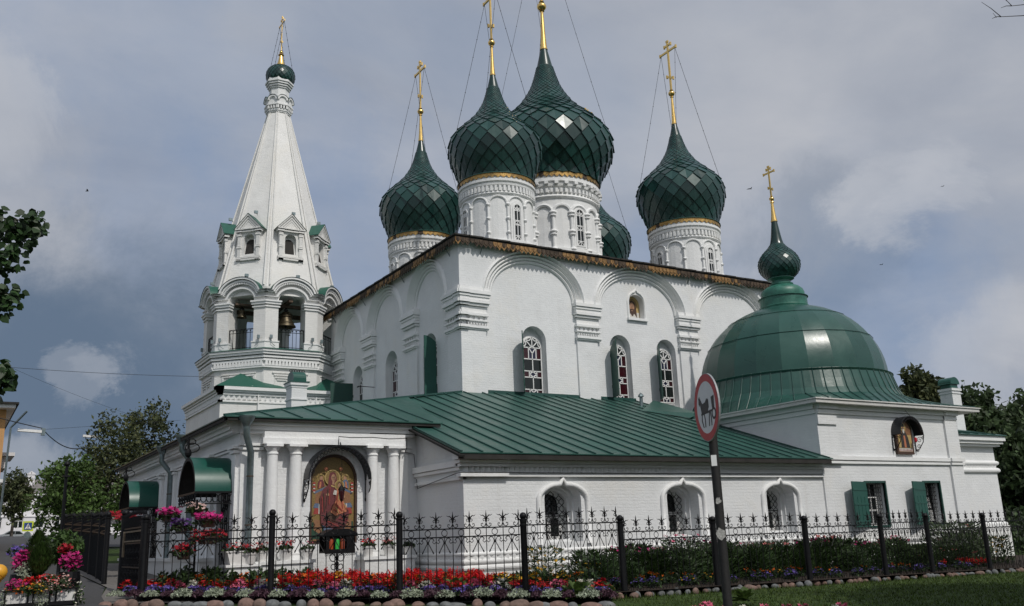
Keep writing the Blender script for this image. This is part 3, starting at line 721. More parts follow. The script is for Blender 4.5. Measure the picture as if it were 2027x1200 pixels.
# ================================================================ porch: front wall, entablature, columns, pedestals
b = MB(); F = FR(Yp); FW = FL(Xp)
b.wall([(Xp, -.2), (Xg, -.2), (Xg, 4.72), (Xp, 4.72)], [arch(8.30, 9.62, 1.58, 3.24, .70, 16)], F, 0, .12)
b.face([(8.2, Yp+.115, 1.5), (9.7, Yp+.115, 1.5), (9.7, Yp+.115, 4.1), (8.2, Yp+.115, 4.1)])
doors = [(24.15, 25.85), (33.6, 35.4)]
b.wall([(Yp, -.2), (40.2, -.2), (40.2, 4.75), (Yp, 4.75)], [arch(a, c, .3, 2.9, .85, 14) for a, c in doors], FW, 0, .8)
for a, c in doors: b.face([FW(a-.1, .3, .79), FW(c+.1, .3, .79), FW(c+.1, 4, .79), FW(a-.1, 4, .79)])
b.obj('porch_wall', M['white'], church)
b = MB()
b.box(Xp+.0, 4.56, -.22, 11.2, 4.74, .1, F); b.box(6.85, 4.44, -.16, 10.98, 4.55, .1, lambda u, v, d: F(u, v, d))
ent = [(4.62, 4.72, .34), (4.50, 4.62, .25), (4.42, 4.50, .20)]
b = MB()
for z0, z1, p in ent: b.box(Xp-p*.0, z0, -p, 11.25, z1, .1, lambda u, v, d: F(u, v, d))
b.box(6.95, 4.28, -.30, 10.92, 4.46, .1, F); b.box(6.9, 4.14, -.36, 10.9, 4.29, .1, lambda u, v, d: F(u, v, d))
for z0, z1, p in ((4.62, 4.76, .35), (4.52, 4.62, .26), (4.44, 4.52, .2), (4.10, 4.16, .08), (4.02, 4.08, .05)): b.box(Yp-.0, z0, -p, 40.2, z1, .1, lambda u, v, d: FW(u, v, d))
b.obj('entablature', M['white2'], church)
def column(x, y, r, z0, z1, name='column', half=False):
    b = MB(); c = (x, y)
    b.lathe([(r*1.25, z0), (r*1.25, z0+.08), (r*1.15, z0+.11), (r*1.22, z0+.16), (r*1.05, z0+.2), (r, z0+.24), (r*.99, (z0+z1)/2), (r*.87, z1-.27), (r*.98, z1-.26), (r*.98, z1-.22), (r*.9, z1-.2), (r*1.02, z1-.16), (r*1.2, z1-.11), (r*1.28, z1-.07)], c, 18)
    h = r*1.42; b.box(x-h, y-h, z1-.07, x+h, y+h, z1)
    return b.obj(name, M['white2'], church, True, 40)
for x, r in ((7.2, .155), (7.82, .17), (9.97, .165), (10.6, .165)): column(x, Yp-.20, r, 1.22, 4.14)
b = MB(); b.box(6.5, -.2, -.06, 6.95, 4.2, .1, lambda u, v, d: F(u, v if v > 0 else 0, d))
b = MB()
for u0, u1 in ((6.42, 6.95), (10.85, 11.1)):
    b = MB(); b.box(u0, .3, -.07, u1, 4.0, .1, lambda u, v, d: F(u, v, d)); b.box(u0-.05, 4.0, -.12, u1+.05, 4.08, .1, lambda u, v, d: F(u, v, d)); b.box(u0-.08, 4.1, -.16, u1+.08, 4.17, .1, lambda u, v, d: F(u, v, d)); b.obj('porch_pilaster', M['white2'], church)
for u0 in (23.78, 26.2, 26.75, 29.0, 31.0, 31.6, 33.0, 35.9, 36.5, 39.5):
    b = MB(); b.box(u0, .3, -.09, u0+.36, 3.92, .1, lambda u, v, d: FW(u, v, d)); b.box(u0-.05, 3.92, -.14, u0+.41, 4.0, .1, lambda u, v, d: FW(u, v, d)); b.box(u0-.09, 4.03, -.19, u0+.45, 4.10, .1, lambda u, v, d: FW(u, v, d)); b.obj('porch_pilaster', M['white2'], church)
for u0, u1, d0 in ((6.75, 8.22, -.55), (9.62, 11.05, -.55)):
    b = MB(); b.box(u0, -.1, d0, u1, 1.14, .05, lambda u, v, d: F(u, v, d)); b.box(u0-.05, 1.14, d0-.05, u1+.05, 1.22, .05, lambda u, v, d: F(u, v, d)); b.obj('pedestal', M['white2'], church)
for u0, u1 in ((26.0, 28.2), (29.4, 33.2), (35.9, 38.9)):
    b = MB(); b.box(u0, -.1, -.35, u1, 1.24, .05, lambda u, v, d: FW(u, v, d)); b.box(u0-.05, 1.24, -.4, u1+.05, 1.33, .05, lambda u, v, d: FW(u, v, d)); b.obj('pedestal', M['white2'], church)
# barrel awnings over the two doors, with a wrought iron crest
for a, c, zb in ((24.0, 25.95, 2.98), (33.4, 35.5, 3.02)):
    b = MB(); cy = (a+c)/2; r = (c-a)/2; p = 1.0; rz = .92
    for k in range(72):
        t0, t1 = PI*k/72, PI*(k+1)/72
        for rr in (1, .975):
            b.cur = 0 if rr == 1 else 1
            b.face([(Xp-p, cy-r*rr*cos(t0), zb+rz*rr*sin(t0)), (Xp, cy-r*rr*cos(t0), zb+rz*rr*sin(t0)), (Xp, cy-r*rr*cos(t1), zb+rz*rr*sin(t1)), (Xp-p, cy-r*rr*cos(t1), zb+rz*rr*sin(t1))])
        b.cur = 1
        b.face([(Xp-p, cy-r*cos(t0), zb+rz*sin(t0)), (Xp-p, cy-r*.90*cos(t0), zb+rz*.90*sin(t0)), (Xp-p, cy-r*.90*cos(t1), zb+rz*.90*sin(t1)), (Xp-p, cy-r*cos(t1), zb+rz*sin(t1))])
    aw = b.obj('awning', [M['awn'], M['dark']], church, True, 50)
    b = MB()
    for yy in (a, c): b.box(Xp-p, yy-.03, zb-.05, Xp, yy+.03, zb)
    b.box(Xp-p, a, zb-.05, Xp-p+.05, c, zb)
    # crest
    b.ball((Xp-p, cy, zb+rz+.12), .09, 8, 6, 1.4); b.tube([(Xp-p, cy, zb+rz), (Xp-p, cy, zb+rz+.5)], .03, 6)
    for s in (-1, 1):
        for rr, zz in ((.2, .26), (.13, .42)):
            b.tube([(Xp-p+.5*rr+.0+rr*cos(q*.5)*.9, cy+.0*s, zb+rz+zz+rr*.6*sin(q*.5)*s) for q in range(11)], .013, 4)
    # lace of scrolls hanging below the awning
    nsc = 7
    for i in range(nsc):
        yy = a+(c-a)*(i+.5)/nsc
        b.tube([(Xp-p+.02, yy+.11*cos(q*.6), zb-.17+.11*sin(q*.6)) for q in range(11)], .012, 4); b.tube([(Xp-p+.02, yy, zb-.05), (Xp-p+.02, yy, zb-.3)], .012, 4)
        xx = Xp-p+p*(i+.5)/nsc; b.tube([(xx+.07*cos(q*.6), a, zb-.17+.1*sin(q*.6)) for q in range(11)], .012, 4)
    b.box(Xp-p, a, zb-.32, Xp-p+.03, c, zb-.29); b.box(Xp-p, a-.015, zb-.32, Xp, a+.015, zb-.29)
    b.obj('awning_ironwork', M['iron'], aw)
    b = MB(); rnd = random.Random(int(a))                  # scrolled iron gate in the doorway
    y0, y1 = a+.15, c-.15; X = Xp+.12; z0 = .45
    for i in range(9): yy = y0+(y1-y0)*i/8; b.tube([(X, yy, z0), (X, yy, 3.0+.55*sin(PI*i/8))], .014, 4)
    for z in (z0, 1.35, 2.2, 3.0): b.box(X-.02, y0, z, X+.02, y1, z+.04)
    for i in range(26):
        yy = rnd.uniform(y0+.2, y1-.2); z = rnd.uniform(z0+.2, 3.1); r = rnd.uniform(.09, .2); s = rnd.choice((-1, 1))
        b.tube([(X, yy+s*r*(1-q/26)*cos(q*.45), z+r*(1-q/26)*sin(q*.45)) for q in range(22)], .013, 4)
    b.obj('iron_door_gate', M['iron'], church)
# rainwater downpipes with funnel heads
for pts, fun in (([(6.42, 23.22, 4.58), (6.42, 23.22, 4.34), (6.62, 23.5, 3.92), (6.62, 23.5, .60), (6.56, 23.3, .45)], None), ([(5.95, 31.3, 4.62), (5.95, 31.3, 4.35), (6.25, 31.3, 3.98), (6.25, 31.3, .8)], None), ([(5.95, 28.4, 4.66), (5.95, 28.4, 4.45), (6.25, 28.4, 4.05), (6.25, 28.4, .8)], None)):
    b = MB(); b.tube(pts, .085, 10); x, y, z = pts[0]
    b.lathe([(.085, z-.05), (.10, z), (.20, z+.16), (.21, z+.22), (.19, z+.22)], (x, y), 14)
    dp = b.obj('downpipe', M['zinc'], church, True, 50); q = MB()
    for zz in (3.3, 2.1, 1.0): q.lathe([(.093, zz), (.093, zz+.03)], (pts[-2][0], pts[-2][1]), 10)
    q.obj('pipe_clip', M['rustd'], dp)
# cable draped along the entablature, and down the gallery
b = MB(); b.tube([(8.93, Yp-.38, 4.15), (8.93, Yp-.38, 4.36), (9.3, Yp-.37, 4.34), (9.9, Yp-.37, 4.36), (10.4, Yp-.37, 4.33), (10.94, Yp-.36, 4.36), (10.96, Yp-.3, 4.1), (11.0, Yp-.1, 4.0), (11.3, Yp-.05, 3.95), (11.34, Yp-.1, 3.3), (11.28, Yp-.3, 2.98), (11.24, 22.2, 3.10), (11.25, 21.1, 3.22), (11.3, 20.88, 3.23), (14, 20.88, 3.225), (24.9, 20.88, 3.22)], .012, 4)
b.obj('cable', M['irong'], church)
# chimney with barrel cap on the hidden roof slope
b = MB()
x0, x1, y0, y1 = 11.72, 12.36, 36.0, 36.7
b.box(x0, y0, 5.5, x1, y1, 7.9); b.box(x0-.04, y0-.04, 7.3, x1+.04, y1+.04, 7.36); b.box(x0-.07, y0-.07, 7.9, x1+.07, y1+.07, 8.02); b.box(x0-.02, y0-.02, 7.8, x1+.02, y1+.02, 7.9)
cc = b.obj('chimney', M['white'], church)
b = MB(); b.prism([(y0-.05, 8.02), (y1+.05, 8.02)]+arc((y0+y1)/2, 8.2, .4, .3, 0, PI, 12), x0+.05, x1-.05, lambda u, v, d: (d, u, v)); b.box(x0-.1, y0-.1, 8.02, x1+.1, y1+.1, 8.06)
cap_ = b.obj('chimney_cap', M['awn'], cc)
b = MB()
for i in range(6): b.tube([(x0+.06+.105*i+.05*cos(q*.7), (y0+y1)/2, 8.55+.05*sin(q*.7)) for q in range(10)], .014, 4)
b.obj('cap_crest', M['iron'], cap_)

# ================================================================ side chapel with its broad dome
Xa, Xb, Ya, Yb2 = 25.0, 32.75, 20.94, 29.1
b = MB(); F = FR(Ya); cw = [(27.05, 28.05), (30.28, 31.16)]
b.wall([(Xa, -.8), (Xb, -.8), (Xb, 5.55), (Xa, 5.55)], [[(a, 1.5), (c, 1.5), (c, 2.95), (a, 2.95)] for a, c in cw], F, 0, .42)
for a, c in cw: b.face([F(a-.05, 1.4, .41), F(c+.05, 1.4, .41), F(c+.05, 3, .41), F(a-.05, 3, .41)])
b.face([(Xa, Ya, -.8), (Xa, Yb2+1.4, -.8), (Xa, Yb2+1.4, 5.55), (Xa, Ya, 5.55)]); b.face([(Xb, Ya, -.8), (Xb, Yb2, -.8), (Xb, Yb2, 5.55), (Xb, Ya, 5.55)])
# flat corner pilasters
for u0, u1 in ((32.0, Xb-.004),): b.box(u0, -.8, -.08, u1, 5.5, .1, lambda u, v, d: F(u, v, d))
b.box(Xa-.004, 4.9, -.06, Xa+.95, 5.5, .1, lambda u, v, d: F(u, v, d))
b.obj('chapel_wall', M['white'], church)
b = MB()
for e, (u0, u1) in enumerate(((Xa-.006, Xb+.004), (Xa-.012, Xa+.95), (32.0, Xb+.008))):
    q = .06 if e else 0
    for z0, z1, p in ((5.42, 5.58, .12), (5.26, 5.41, .05)): b.box(u0-.0, z0, -p-q, u1, z1, .1, lambda u, v, d: F(u, v, d))
    for z0, z1, p in ((3.70, 3.83, .10), (3.58, 3.66, .07)): b.box(u0, z0, -p-q, u1+(.05 if e == 2 else 0), z1, .1, lambda u, v, d: F(u, v, d))
for z0, z1, p in ((5.42, 5.58, .12), (5.26, 5.41, .05)): b.box(Ya, z0, -p, 30, z1, .1, lambda u, v, d: FL(Xa)(u, v, d))
roll(b, F, Xa, Xb, 1.0, .08, False, True); roll(b, F, Xa, Xb, .80, .06, False, True); b.box(Xa, -.8, -.10, Xb+.1, .72, .1, lambda u, v, d: F(u, v, d)); b.box(Xa, 1.08, -.04, Xb+.04, 1.3, .1, lambda u, v, d: F(u, v, d))
b.obj('chapel_cornice', M['white2'], church)
for k, (a, c) in enumerate(cw):
    shutter(F, a, 1.47, 2.97, 1.12, 15, -1, M['shut'], False)
    b = MB(); b.box(a-.05, 2.93, -.06, c+.06, 3.0, .05, lambda u, v, d: F(u, v, d)); b.box(c, 1.45, -.06, c+.06, 2.97, .05, lambda u, v, d: F(u, v, d)); b.box(a, 1.44, -.05, c+.06, 1.5, .05, lambda u, v, d: F(u, v, d))
    wf = b.obj('window_surround', M['shutd'], church)
    b = MB(); b.prism([(a, 1.5), (c, 1.5), (c, 2.95), (a, 2.95)], .37, .40, F); b.obj('pane', M['glass'], wf)
    b = MB(); b.wall([(a, 1.5), (c, 1.5), (c, 2.95), (a, 2.95)], [[(a+.06+i*.3, 1.58+j*.46), (a+.06+i*.3+.25, 1.58+j*.46), (a+.06+i*.3+.25, 1.58+j*.46+.4), (a+.06+i*.3, 1.58+j*.46+.4)] for i in range(3) for j in range(3)], F, .33, .04); b.obj('window_sash', M['frame'], wf)
    b = MB()
    for i in range(8):
        for sg in (-1, 1):
            pts = []
            for q in range(31):
                z = 1.52+1.41*q/30; u = a+(c-a)*((i+.5)/8)+sg*.06*(1 if (q//3) % 2 == 0 else -1)
                pts.append(F(u, z, .15))
            b.tube(pts, .009, 3)
    b.obj('window_grille', M['iron'], wf)
# eaves and hipped roof, then the flared skirt and the dome
xa, xb, ya, yb = Xa-.36, Xb+1.1, Ya-.36, 29.6
b = MB()
for z0, z1, q in ((5.58, 5.70, .02), (5.70, 5.74, .06)):
    b.box(xa-q, ya-q, z0, xb+q, yb, z1)
b.obj('chapel_eaves', M['grime'], church)
cx, cy = 28.85, 25.15
segs = 64
def sq(a):                                                # the square eaves outline in direction a
    dx, dy = cos(a), sin(a); ts = []
    if dx > 1e-9: ts.append((xb-cx)/dx)
    if dx < -1e-9: ts.append((xa-cx)/dx)
    if dy > 1e-9: ts.append((yb-cy)/dy)
    if dy < -1e-9: ts.append((ya-cy)/dy)
    return min(ts)
b = MB(); q = MB()
angs = sorted([2*PI*i/segs for i in range(segs)]+[math.atan2(y-cy, x-cx) % (2*PI) for x in (xa, xb) for y in (ya, yb)])
lv = []
for k, a in enumerate(angs):
    t = sq(a); r2 = 4.05
    lv.append([(cx+t*cos(a), cy+t*sin(a), 5.75), (cx+(t*.5+min(t, r2)*.5)*cos(a), cy+(t*.5+min(t, r2)*.5)*sin(a), 5.97), (cx+min(t-.02, 4.10)*cos(a), cy+min(t-.02, 4.10)*sin(a), 6.17), (cx+3.95*cos(a), cy+3.95*sin(a), 6.40), (cx+3.84*cos(a), cy+3.84*sin(a), 6.75), (cx+3.72*cos(a), cy+3.72*sin(a), 7.16)])
n = len(angs)
for k in range(n):
    A, B_ = lv[k], lv[(k+1) % n]
    for j in range(5): b.face([A[j], B_[j], B_[j+1], A[j+1]])
for k in range(0, segs, 1):
    a = 2*PI*(k+.3)/segs; t = sq(a)
    P = [(cx+t*cos(a), cy+t*sin(a), 5.77), (cx+min(t-.02, 4.1)*cos(a), cy+min(t-.02, 4.1)*sin(a), 6.19), (cx+3.96*cos(a), cy+3.96*sin(a), 6.42), (cx+3.85*cos(a), cy+3.85*sin(a), 6.75), (cx+3.73*cos(a), cy+3.73*sin(a), 7.16)]
    q.tube(P, .018, 4)
cr = b.obj('chapel_roof', M['domeg'], church); q.obj('standing_seam', M['roofd'], cr)
b = MB(); HP = [(3.76, 7.06), (3.80, 7.13), (3.60, 7.16)]; b.lathe(HP, (cx, cy), 48)
prof = []
for i in range(15):
    t = i/14*PI*.44; prof.append((3.62*cos(t)**.92, 7.16+3.14*sin(t)))
b.lathe(prof, (cx, cy), 24, gore=True, a0=.11, a1=2*PI+.11)
dm = b.obj('chapel_dome', M['domeg'], church, True, 30)
b = MB()
for fr in (.36, .66):
    t = fr*PI*.44; r = 3.62*cos(t)**.92*cos(PI/24)+.035; z = 7.16+3.14*sin(t); b.tube([(cx+r*1.005*cos(2*PI*k/24+.11), cy+r*1.005*sin(2*PI*k/24+.11), z) for k in range(24)], .012, 4, True)
b.obj('dome_seam', M['roofd'], dm)
b = MB()
b.lathe([(.98, 10.2), (1.0, 10.28), (.99, 10.30), (.95, 10.31), (.95, 10.66), (1.0, 10.67), (1.0, 10.69), (.86, 10.70), (.88, 10.86), (.83, 11.01), (.70, 11.13), (.52, 11.21), (.46, 11.23), (.48, 11.26), (.48, 11.30), (.39, 11.33), (.38, 11.42), (.41, 11.45), (.50, 11.49), (.54, 11.51), (.54, 11.54), (.3, 11.56)], (cx, cy), 40)
b.obj('lantern', M['patina'], dm, True, 32)
P2 = [(-.72, .52), (-.6, .70), (-.4, .88), (-.2, .975), (0, 1), (.2, .975), (.4, .89), (.6, .745), (.75, .6), (.9, .46), (1.1, .34), (1.5, .25), (2.3, .14)]
onion(church, cx, cy, 12.13, .845, 22, P2, 3.40, 1.62, .1, False, None, .36, .125)
# right-hand chimney of the chapel
b = MB(); x0, x1, y0, y1 = 36.35, 36.95, 23.15, 23.72
b.box(x0, y0, 4.9, x1, y1, 7.02); b.box(x0-.03, y0-.03, 6.82, x1+.03, y1+.03, 6.88); b.box(x0-.05, y0-.05, 6.95, x1+.05, y1+.05, 7.05)
cc = b.obj('chimney', M['white'], church)
b = MB(); b.prism([(x0+.05, 7.05), (x1-.05, 7.05), (x1-.05, 7.25), (x0+.05, 7.25)], y0+.05, y1-.05, lambda u, v, d: (u, d, v)); b.prism([(x0-.03, 7.24)]+[(x1+.03, 7.24)]+arc((x0+x1)/2, 7.26, .31, .28, 0, PI, 12), y0-.02, y1+.02, lambda u, v, d: (u, d, v)); b.obj('chimney_cap', M['awn'], cc)
# vent pipe and valley flashing where the chapel meets the gallery roof
b = MB(); x, y = 25.2, 28.8; b.tube([(24.3, 29.2, 6.5), (24.3, 29.2, 7.05)], .07, 8); b.lathe([(.13, 7.0), (.1, 7.08), (.02, 7.16)], (24.3, 29.2), 10); b.obj('vent_pipe', M['zinc'], church)
b = MB(); b.face([(23.2, 27.9, zg(27.9)+.03), (25.05, 29.3, 6.9), (25.1, 26.6, 6.0), (24.5, 26.6, zg(26.6)+.05)]); b.obj('valley_flashing', M['roof'], church)
# low apse wing at the far right
b = MB(); FWg = FR(22.5)
b.face([(Xb, 22.5, -1), (37.6, 22.5, -1), (37.6, 22.5, 4.9), (Xb, 22.5, 4.9)]); b.face([(37.6, 22.5, -1), (38.6, 25.5, -1), (38.6, 25.5, 4.9), (37.6, 22.5, 4.9)]); b.face([(Xb, 28.5, -1), (38.6, 25.5, -1), (38.6, 25.5, 4.9), (Xb, 28.5, 4.9)])
b.obj('apse_wall', M['white'], church)
b = MB()
def ring(z0, z1, p): 
    b.box(Xb, z0, -p, 37.6+p, z1, .05, lambda u, v, d: FWg(u, v, d))
for z0, z1, p in ((4.72, 4.92, .38), (4.60, 4.72, .30), (4.50, 4.60, .20)): ring(z0, z1, p)
roll(b, FWg, Xb, 37.6, 3.82, .10, False, True); roll(b, FWg, Xb, 37.6, 3.52, .11, False, True); ring(-1, 1.3, .12); roll(b, FWg, Xb, 37.6, 1.36, .08, False, True)
cornice(b, FWg, Xb, 37.6, [], (3.62, 3.76, .2, .07))
b.obj('apse_cornice', M['white2'], church, True, 35)
seam_roof('apse_roof', [(Xb, 22.05, 4.95), (38.0, 22.05, 4.95), (39.0, 25.5, 4.95), (33.2, 25.2, 5.9), (Xb, 24, 5.5)], [((33+i*.6, 22.05, 4.95), (33+i*.35, 24.2, 5.5)) for i in range(8)], M['roof'], church)
# ================================================================ THE BELL TOWER
tx, ty = 14.05, 46.6
tower = thing('bell_tower', (tx, ty, .8), 'white octagonal tent-roofed bell tower with open arches, gabled dormers and a tiny green onion dome', 'bell tower')
bx0, bx1, by0, by1 = 10.62, 17.3, 43.06, 50.0
b = MB(); F = FR(by0); FW2 = FL(bx0)
b.box(bx0, by0, 0, bx1, by1, 8.75)
b.obj('base_wall', M['tower'], tower)
b = MB()
lv = [(8.72, 8.872, .285), (8.62, 8.72, .18), (8.50, 8.60, .12), (8.16, 8.24, .09)]
for FF, u0, u1 in ((F, bx0, bx1), (FW2, by0, by1)):
    cornice(b, FF, u0, u1, lv, (8.30, 8.50, .24, .10), True, False)
for u0 in (12.35, 15.2): b.box(u0, 4, -.14, u0+.05, 8.8, .05, lambda u, v, d: F(u, v, d))
b.box(12.38, 5, -.05, 16.5, 8.6, .05, lambda u, v, d: F(u, v, d))
b.obj('base_cornice', M['white2'], tower)
# octagon tiers
W8 = 2.66; A8 = 3.21
def OF(k, ap=A8):                                          # facade map of face k: u along, v up, d inward
    a = -PI/2+k*PI/4; n = Vector((cos(a), sin(a))); tt = Vector((-sin(a), cos(a)))
    def f(u, v, d): p = Vector((tx, ty))+n*(ap-d)+tt*u; return (p.x, p.y, v)
    return f
def octband(b, z0, z1, ap0, ap1=None, x=tx, y=ty):
    ap1 = ap0 if ap1 is None else ap1; k = 1/cos(PI/8)
    b.lathe([(.01, z0), (ap0*k, z0), (ap1*k, z1), (.01, z1)], (x, y), 8, -PI/2+PI/8, 2*PI-PI/2+PI/8)
b = MB(); octband(b, 6.5, 10.2, A8)
for k in range(8):                                         # sunk panels framed by thin mouldings
    f = OF(k); q = (lambda f: lambda u, v, d: f(u, v, d))(f)
    if k % 2 == 0:
        for u0, u1, z0, z1 in ((-.92, .88, 9.72, 9.78), (-.84, .80, 9.60, 9.66)): b.box(u0, z0, -.07, u1, z1, .05, lambda u, v, d: f(u, v, d))
        for c in (-.44, .40):
            for e, p in ((.34, .05), (.26, .02)):
                b.box(c-e, 9.46-.1*(p < .04), -p-.03, c+e, 9.52-.1*(p < .04), .05, lambda u, v, d: f(u, v, d))
                for s in (-1, 1): b.box(c+s*e-.03, 8.7, -p, c+s*e+.03, 9.5, .05, lambda u, v, d: f(u, v, d))
    else:
        for z0, z1, e in ((9.72, 9.78, .92), (9.60, 9.66, .84)): b.box(-e, z0, -.06, e, z1, .05, lambda u, v, d: f(u, v, d))
        for s in (-1, 1): b.box(s*.84-.05, 8.2, -.05, s*.84+.05, 9.66, .05, lambda u, v, d: f(u, v, d))
b.obj('octagon_wall', M['tower'], tower)
b = MB()
for z0, z1, p in ((9.98, 10.07, .13), (10.30, 10.40, .15), (10.46, 10.56, .20), (10.62, 10.74, .27), (10.74, 10.86, .33)): octband(b, z0, z1, A8+p)
octband(b, 10.07, 10.9, A8+.03)
for k in range(8):
    f = OF(k); n = 16
    for i in range(n):
        u = -W8/2+W8*(i+.5)/n; b.prism([(u-W8/n*.48, 10.07), (u+W8/n*.48, 10.07), (u+W8/n*.3, 10.30), (u-W8/n*.3, 10.30)], -.15, .05, f)
b.obj('octagon_cornice', M['white2'], tower)
b = MB(); octband(b, 10.86, 10.98, A8+.38, A8+.02); b.obj('ledge_roof', M['spot'], tower)
# open arcade of the bells
b = MB()
for k in range(8):
    f = OF(k); hw = .69
    top = [(W8/2, 13.9)]+[(u, z) for u, z in arc(0, 13.62, 1.16, .92, .25, PI-.25, 18)]+[(-W8/2, 13.9)]
    b.wall([(-W8/2, 10.9), (W8/2, 10.9)]+top, [arch(-hw, hw, 10.92, 13.35, .62, 14)], f, 0, .75)
    b.wall([(-W8/2+.3, 10.9), (W8/2-.3, 10.9), (W8/2-.3, 14.0), (-W8/2+.3, 14.0)], [arch(-hw, hw, 10.92, 13.35, .62, 14)], f, .75, 0)
octband(b, 14.0, 14.1, A8-.1); octband(b, 10.85, 10.93, A8-.1)
b.obj('bell_arcade', M['tower'], tower)
for k in range(8):                                         # pier capitals and bases wrap the corners
    a = -PI/2+PI/8+k*PI/4; R8 = A8/cos(PI/8)
    f0, f1 = OF(k), OF(k+1); b = MB()
    for z0, z1, p in ((13.28, 13.36, .16), (13.16, 13.28, .11), (13.02, 13.09, .06), (11.26, 11.33, .07), (10.92, 11.26, .04)):
        for f, sg in ((f0, 1), (f1, -1)):
            u0, u1 = (.66-p*.6, W8/2+p*.42) if sg > 0 else (-W8/2-p*.42, -.66+p*.6)
            b.box(u0, z0, -p, u1, z1, .3, lambda u, v, d: f(u, v, d))
    b.obj('pier_capital', M['white2'], tower)
b = MB()
for k in range(8):                                         # wavy cornice: arches running on into short level pieces
    f = OF(k)
    def wave(rx, rz, zs, e): 
        A = arc(0, zs, rx, rz, .22, PI-.22, 20); return [(W8/2+e*.42, A[0][1])]+A+[(-W8/2-e*.42, A[-1][1])]
    for (rx, rz, zs, p0, t) in ((1.16, .92, 13.66, .30, .09), (1.06, .82, 13.62, .22, .09), (.86, .72, 13.40, .12, .10)):
        o1 = wave(rx, rz, zs, p0); i1 = wave(rx-t, rz-t, zs, p0)
        for q in range(len(o1)-1): b.prism([o1[q], o1[q+1], i1[q+1], i1[q]], -p0, .1, f)
    for q in range(26):
        t = (q+.5)/26; a = .22+(PI-.44)*t; b.obox(f(.94*cos(a), 13.55+.74*sin(a), -.12), (.028, .045, .08), Vector(f(1, 0, 0))-Vector(f(0, 0, 0)), (0, 0, 1))
b.obj('arch_cornice', M['white2'], tower)
b = MB()
for k in range(8):
    f = OF(k); A = arc(0, 13.66, 1.18, .94, .22, PI-.22, 20); A = [(W8/2+.14, A[0][1])]+A+[(-W8/2-.14, A[-1][1])]
    for q in range(len(A)-1): b.face([f(*A[q], -.33), f(*A[q+1], -.33), f(*A[q+1], .9), f(*A[q], .9)])
b.obj('arch_roof', M['spot'], tower)
# tent
z0, z1, a0, a1 = 13.7, 25.0, 3.16, .55
def tap(z): return a0+(a1-a0)*(z-z0)/(z1-z0)
b = MB(); octband(b, z0, z1, a0, a1); b.obj('tent_roof', M['tower'], tower)
b = MB()
for k in range(8):
    a = -PI/2+PI/8+k*PI/4; q = 1/cos(PI/8)
    for s in (-.075, .075):
        P = lambda z, s: (tx+tap(z)*q*cos(a)*1.006-sin(a)*s*(1 if z < 22 else .6), ty+tap(z)*q*sin(a)*1.006+cos(a)*s*(1 if z < 22 else .6), z)
        b.tube([P(14.2, s*2), P(24.9, s)], .05, 6, False, .03)
b.obj('tent_rib', M['tower'], tower)
for k in range(8):                                         # dormers with stepped gables
    f = OF(k, tap(16.0)+.08); b = MB()
    hw, zb, zt = .56, 15.72, 17.35
    b.wall([(-hw, zb), (hw, zb), (hw, zt), (-hw, zt)], [arch(-.29, .29, 16.02, 16.82, .29, 12)], f, 0, .75)
    for s in (-1, 1):
        b.face([f(s*hw, zb, 0), f(s*hw, zt, 0), f(s*hw, zt, .9), f(s*hw, zb, .9)])
        b.box(s*.52-.085, 15.9, -.08, s*.52+.085, 17.02, .05, lambda u, v, d: f(u, v, d))
        for z in (16.35, 17.0): b.box(s*.52-.12, z, -.11, s*.52+.12, z+.08, .05, lambda u, v, d: f(u, v, d)); b.box(s*.52-.10, z+.1, -.10, s*.52+.10, z+.15, .05, lambda u, v, d: f(u, v, d))
        b.box(s*.52-.13, 15.68, -.12, s*.52+.13, 15.78, .05, lambda u, v, d: f(u, v, d)); b.box(s*.52-.085, 15.45, -.05, s*.52+.085, 15.9, .12, lambda u, v, d: f(u, v, d))
        b.box(s*.55-.17, 17.2, -.15, s*.55+.17, 17.29, .1, lambda u, v, d: f(u, v, d)); b.box(s*.55-.17, 17.32, -.19, s*.55+.19, 17.38, .1, lambda u, v, d: f(u, v, d))
    for z0_, z1_, p in ((15.80, 15.88, .1), (15.68, 15.76, .12), (17.20, 17.28, .12), (17.32, 17.38, .17)): b.box(-.68, z0_, -p, .68, z1_, .05, lambda u, v, d: f(u, v, d))
    b.prism([(-.74, 17.38), (.74, 17.38), (0, 18.10)], -.10, .9, f)
    for e, p in ((0, .19), (.16, .15), (.30, .12)):
        for s in (-1, 1): b.prism([(s*(.76-e), 17.38), (0, 18.16-e*.98), (0, 18.06-e*.98), (s*(.65-e), 17.38)], -p, -.08, f)
    d = b.obj('dormer', M['tower'], tower)
    b = MB()
    for s in (-1, 1): b.face([f(s*.78, 17.37, -.21), f(0, 18.18, -.21), f(0, 18.18, 1.5), f(s*.78, 17.37, 1.3)]); b.face([f(s*.78, 17.34, -.21), f(0, 18.15, -.21), f(0, 18.15, 1.5), f(s*.78, 17.34, 1.3)])
    b.obj('dormer_roof', M['spot'], d)
    b = MB(); b.face([f(u, v, .08+(v-16)*.231-.025) for u, v in arch(-.25, .22, 16.02, 16.66, .23, 10)]); b.obj('dormer_opening_shade', M['dark'], d)  # dark sheet laid on the tent, painting in the shade of the opening
b = MB()                                                   # neck under the cupola
for z0_, z1_, p in ((24.92, 25.0, .62), (25.0, 25.12, .66), (25.32, 25.40, .74), (25.40, 25.9, .68), (25.9, 26.5, .50), (26.46, 26.54, .56), (26.56, 26.66, .62), (26.68, 26.78, .68), (26.80, 26.90, .73), (26.9, 27.05, .66)): octband(b, z0_, z1_, p)
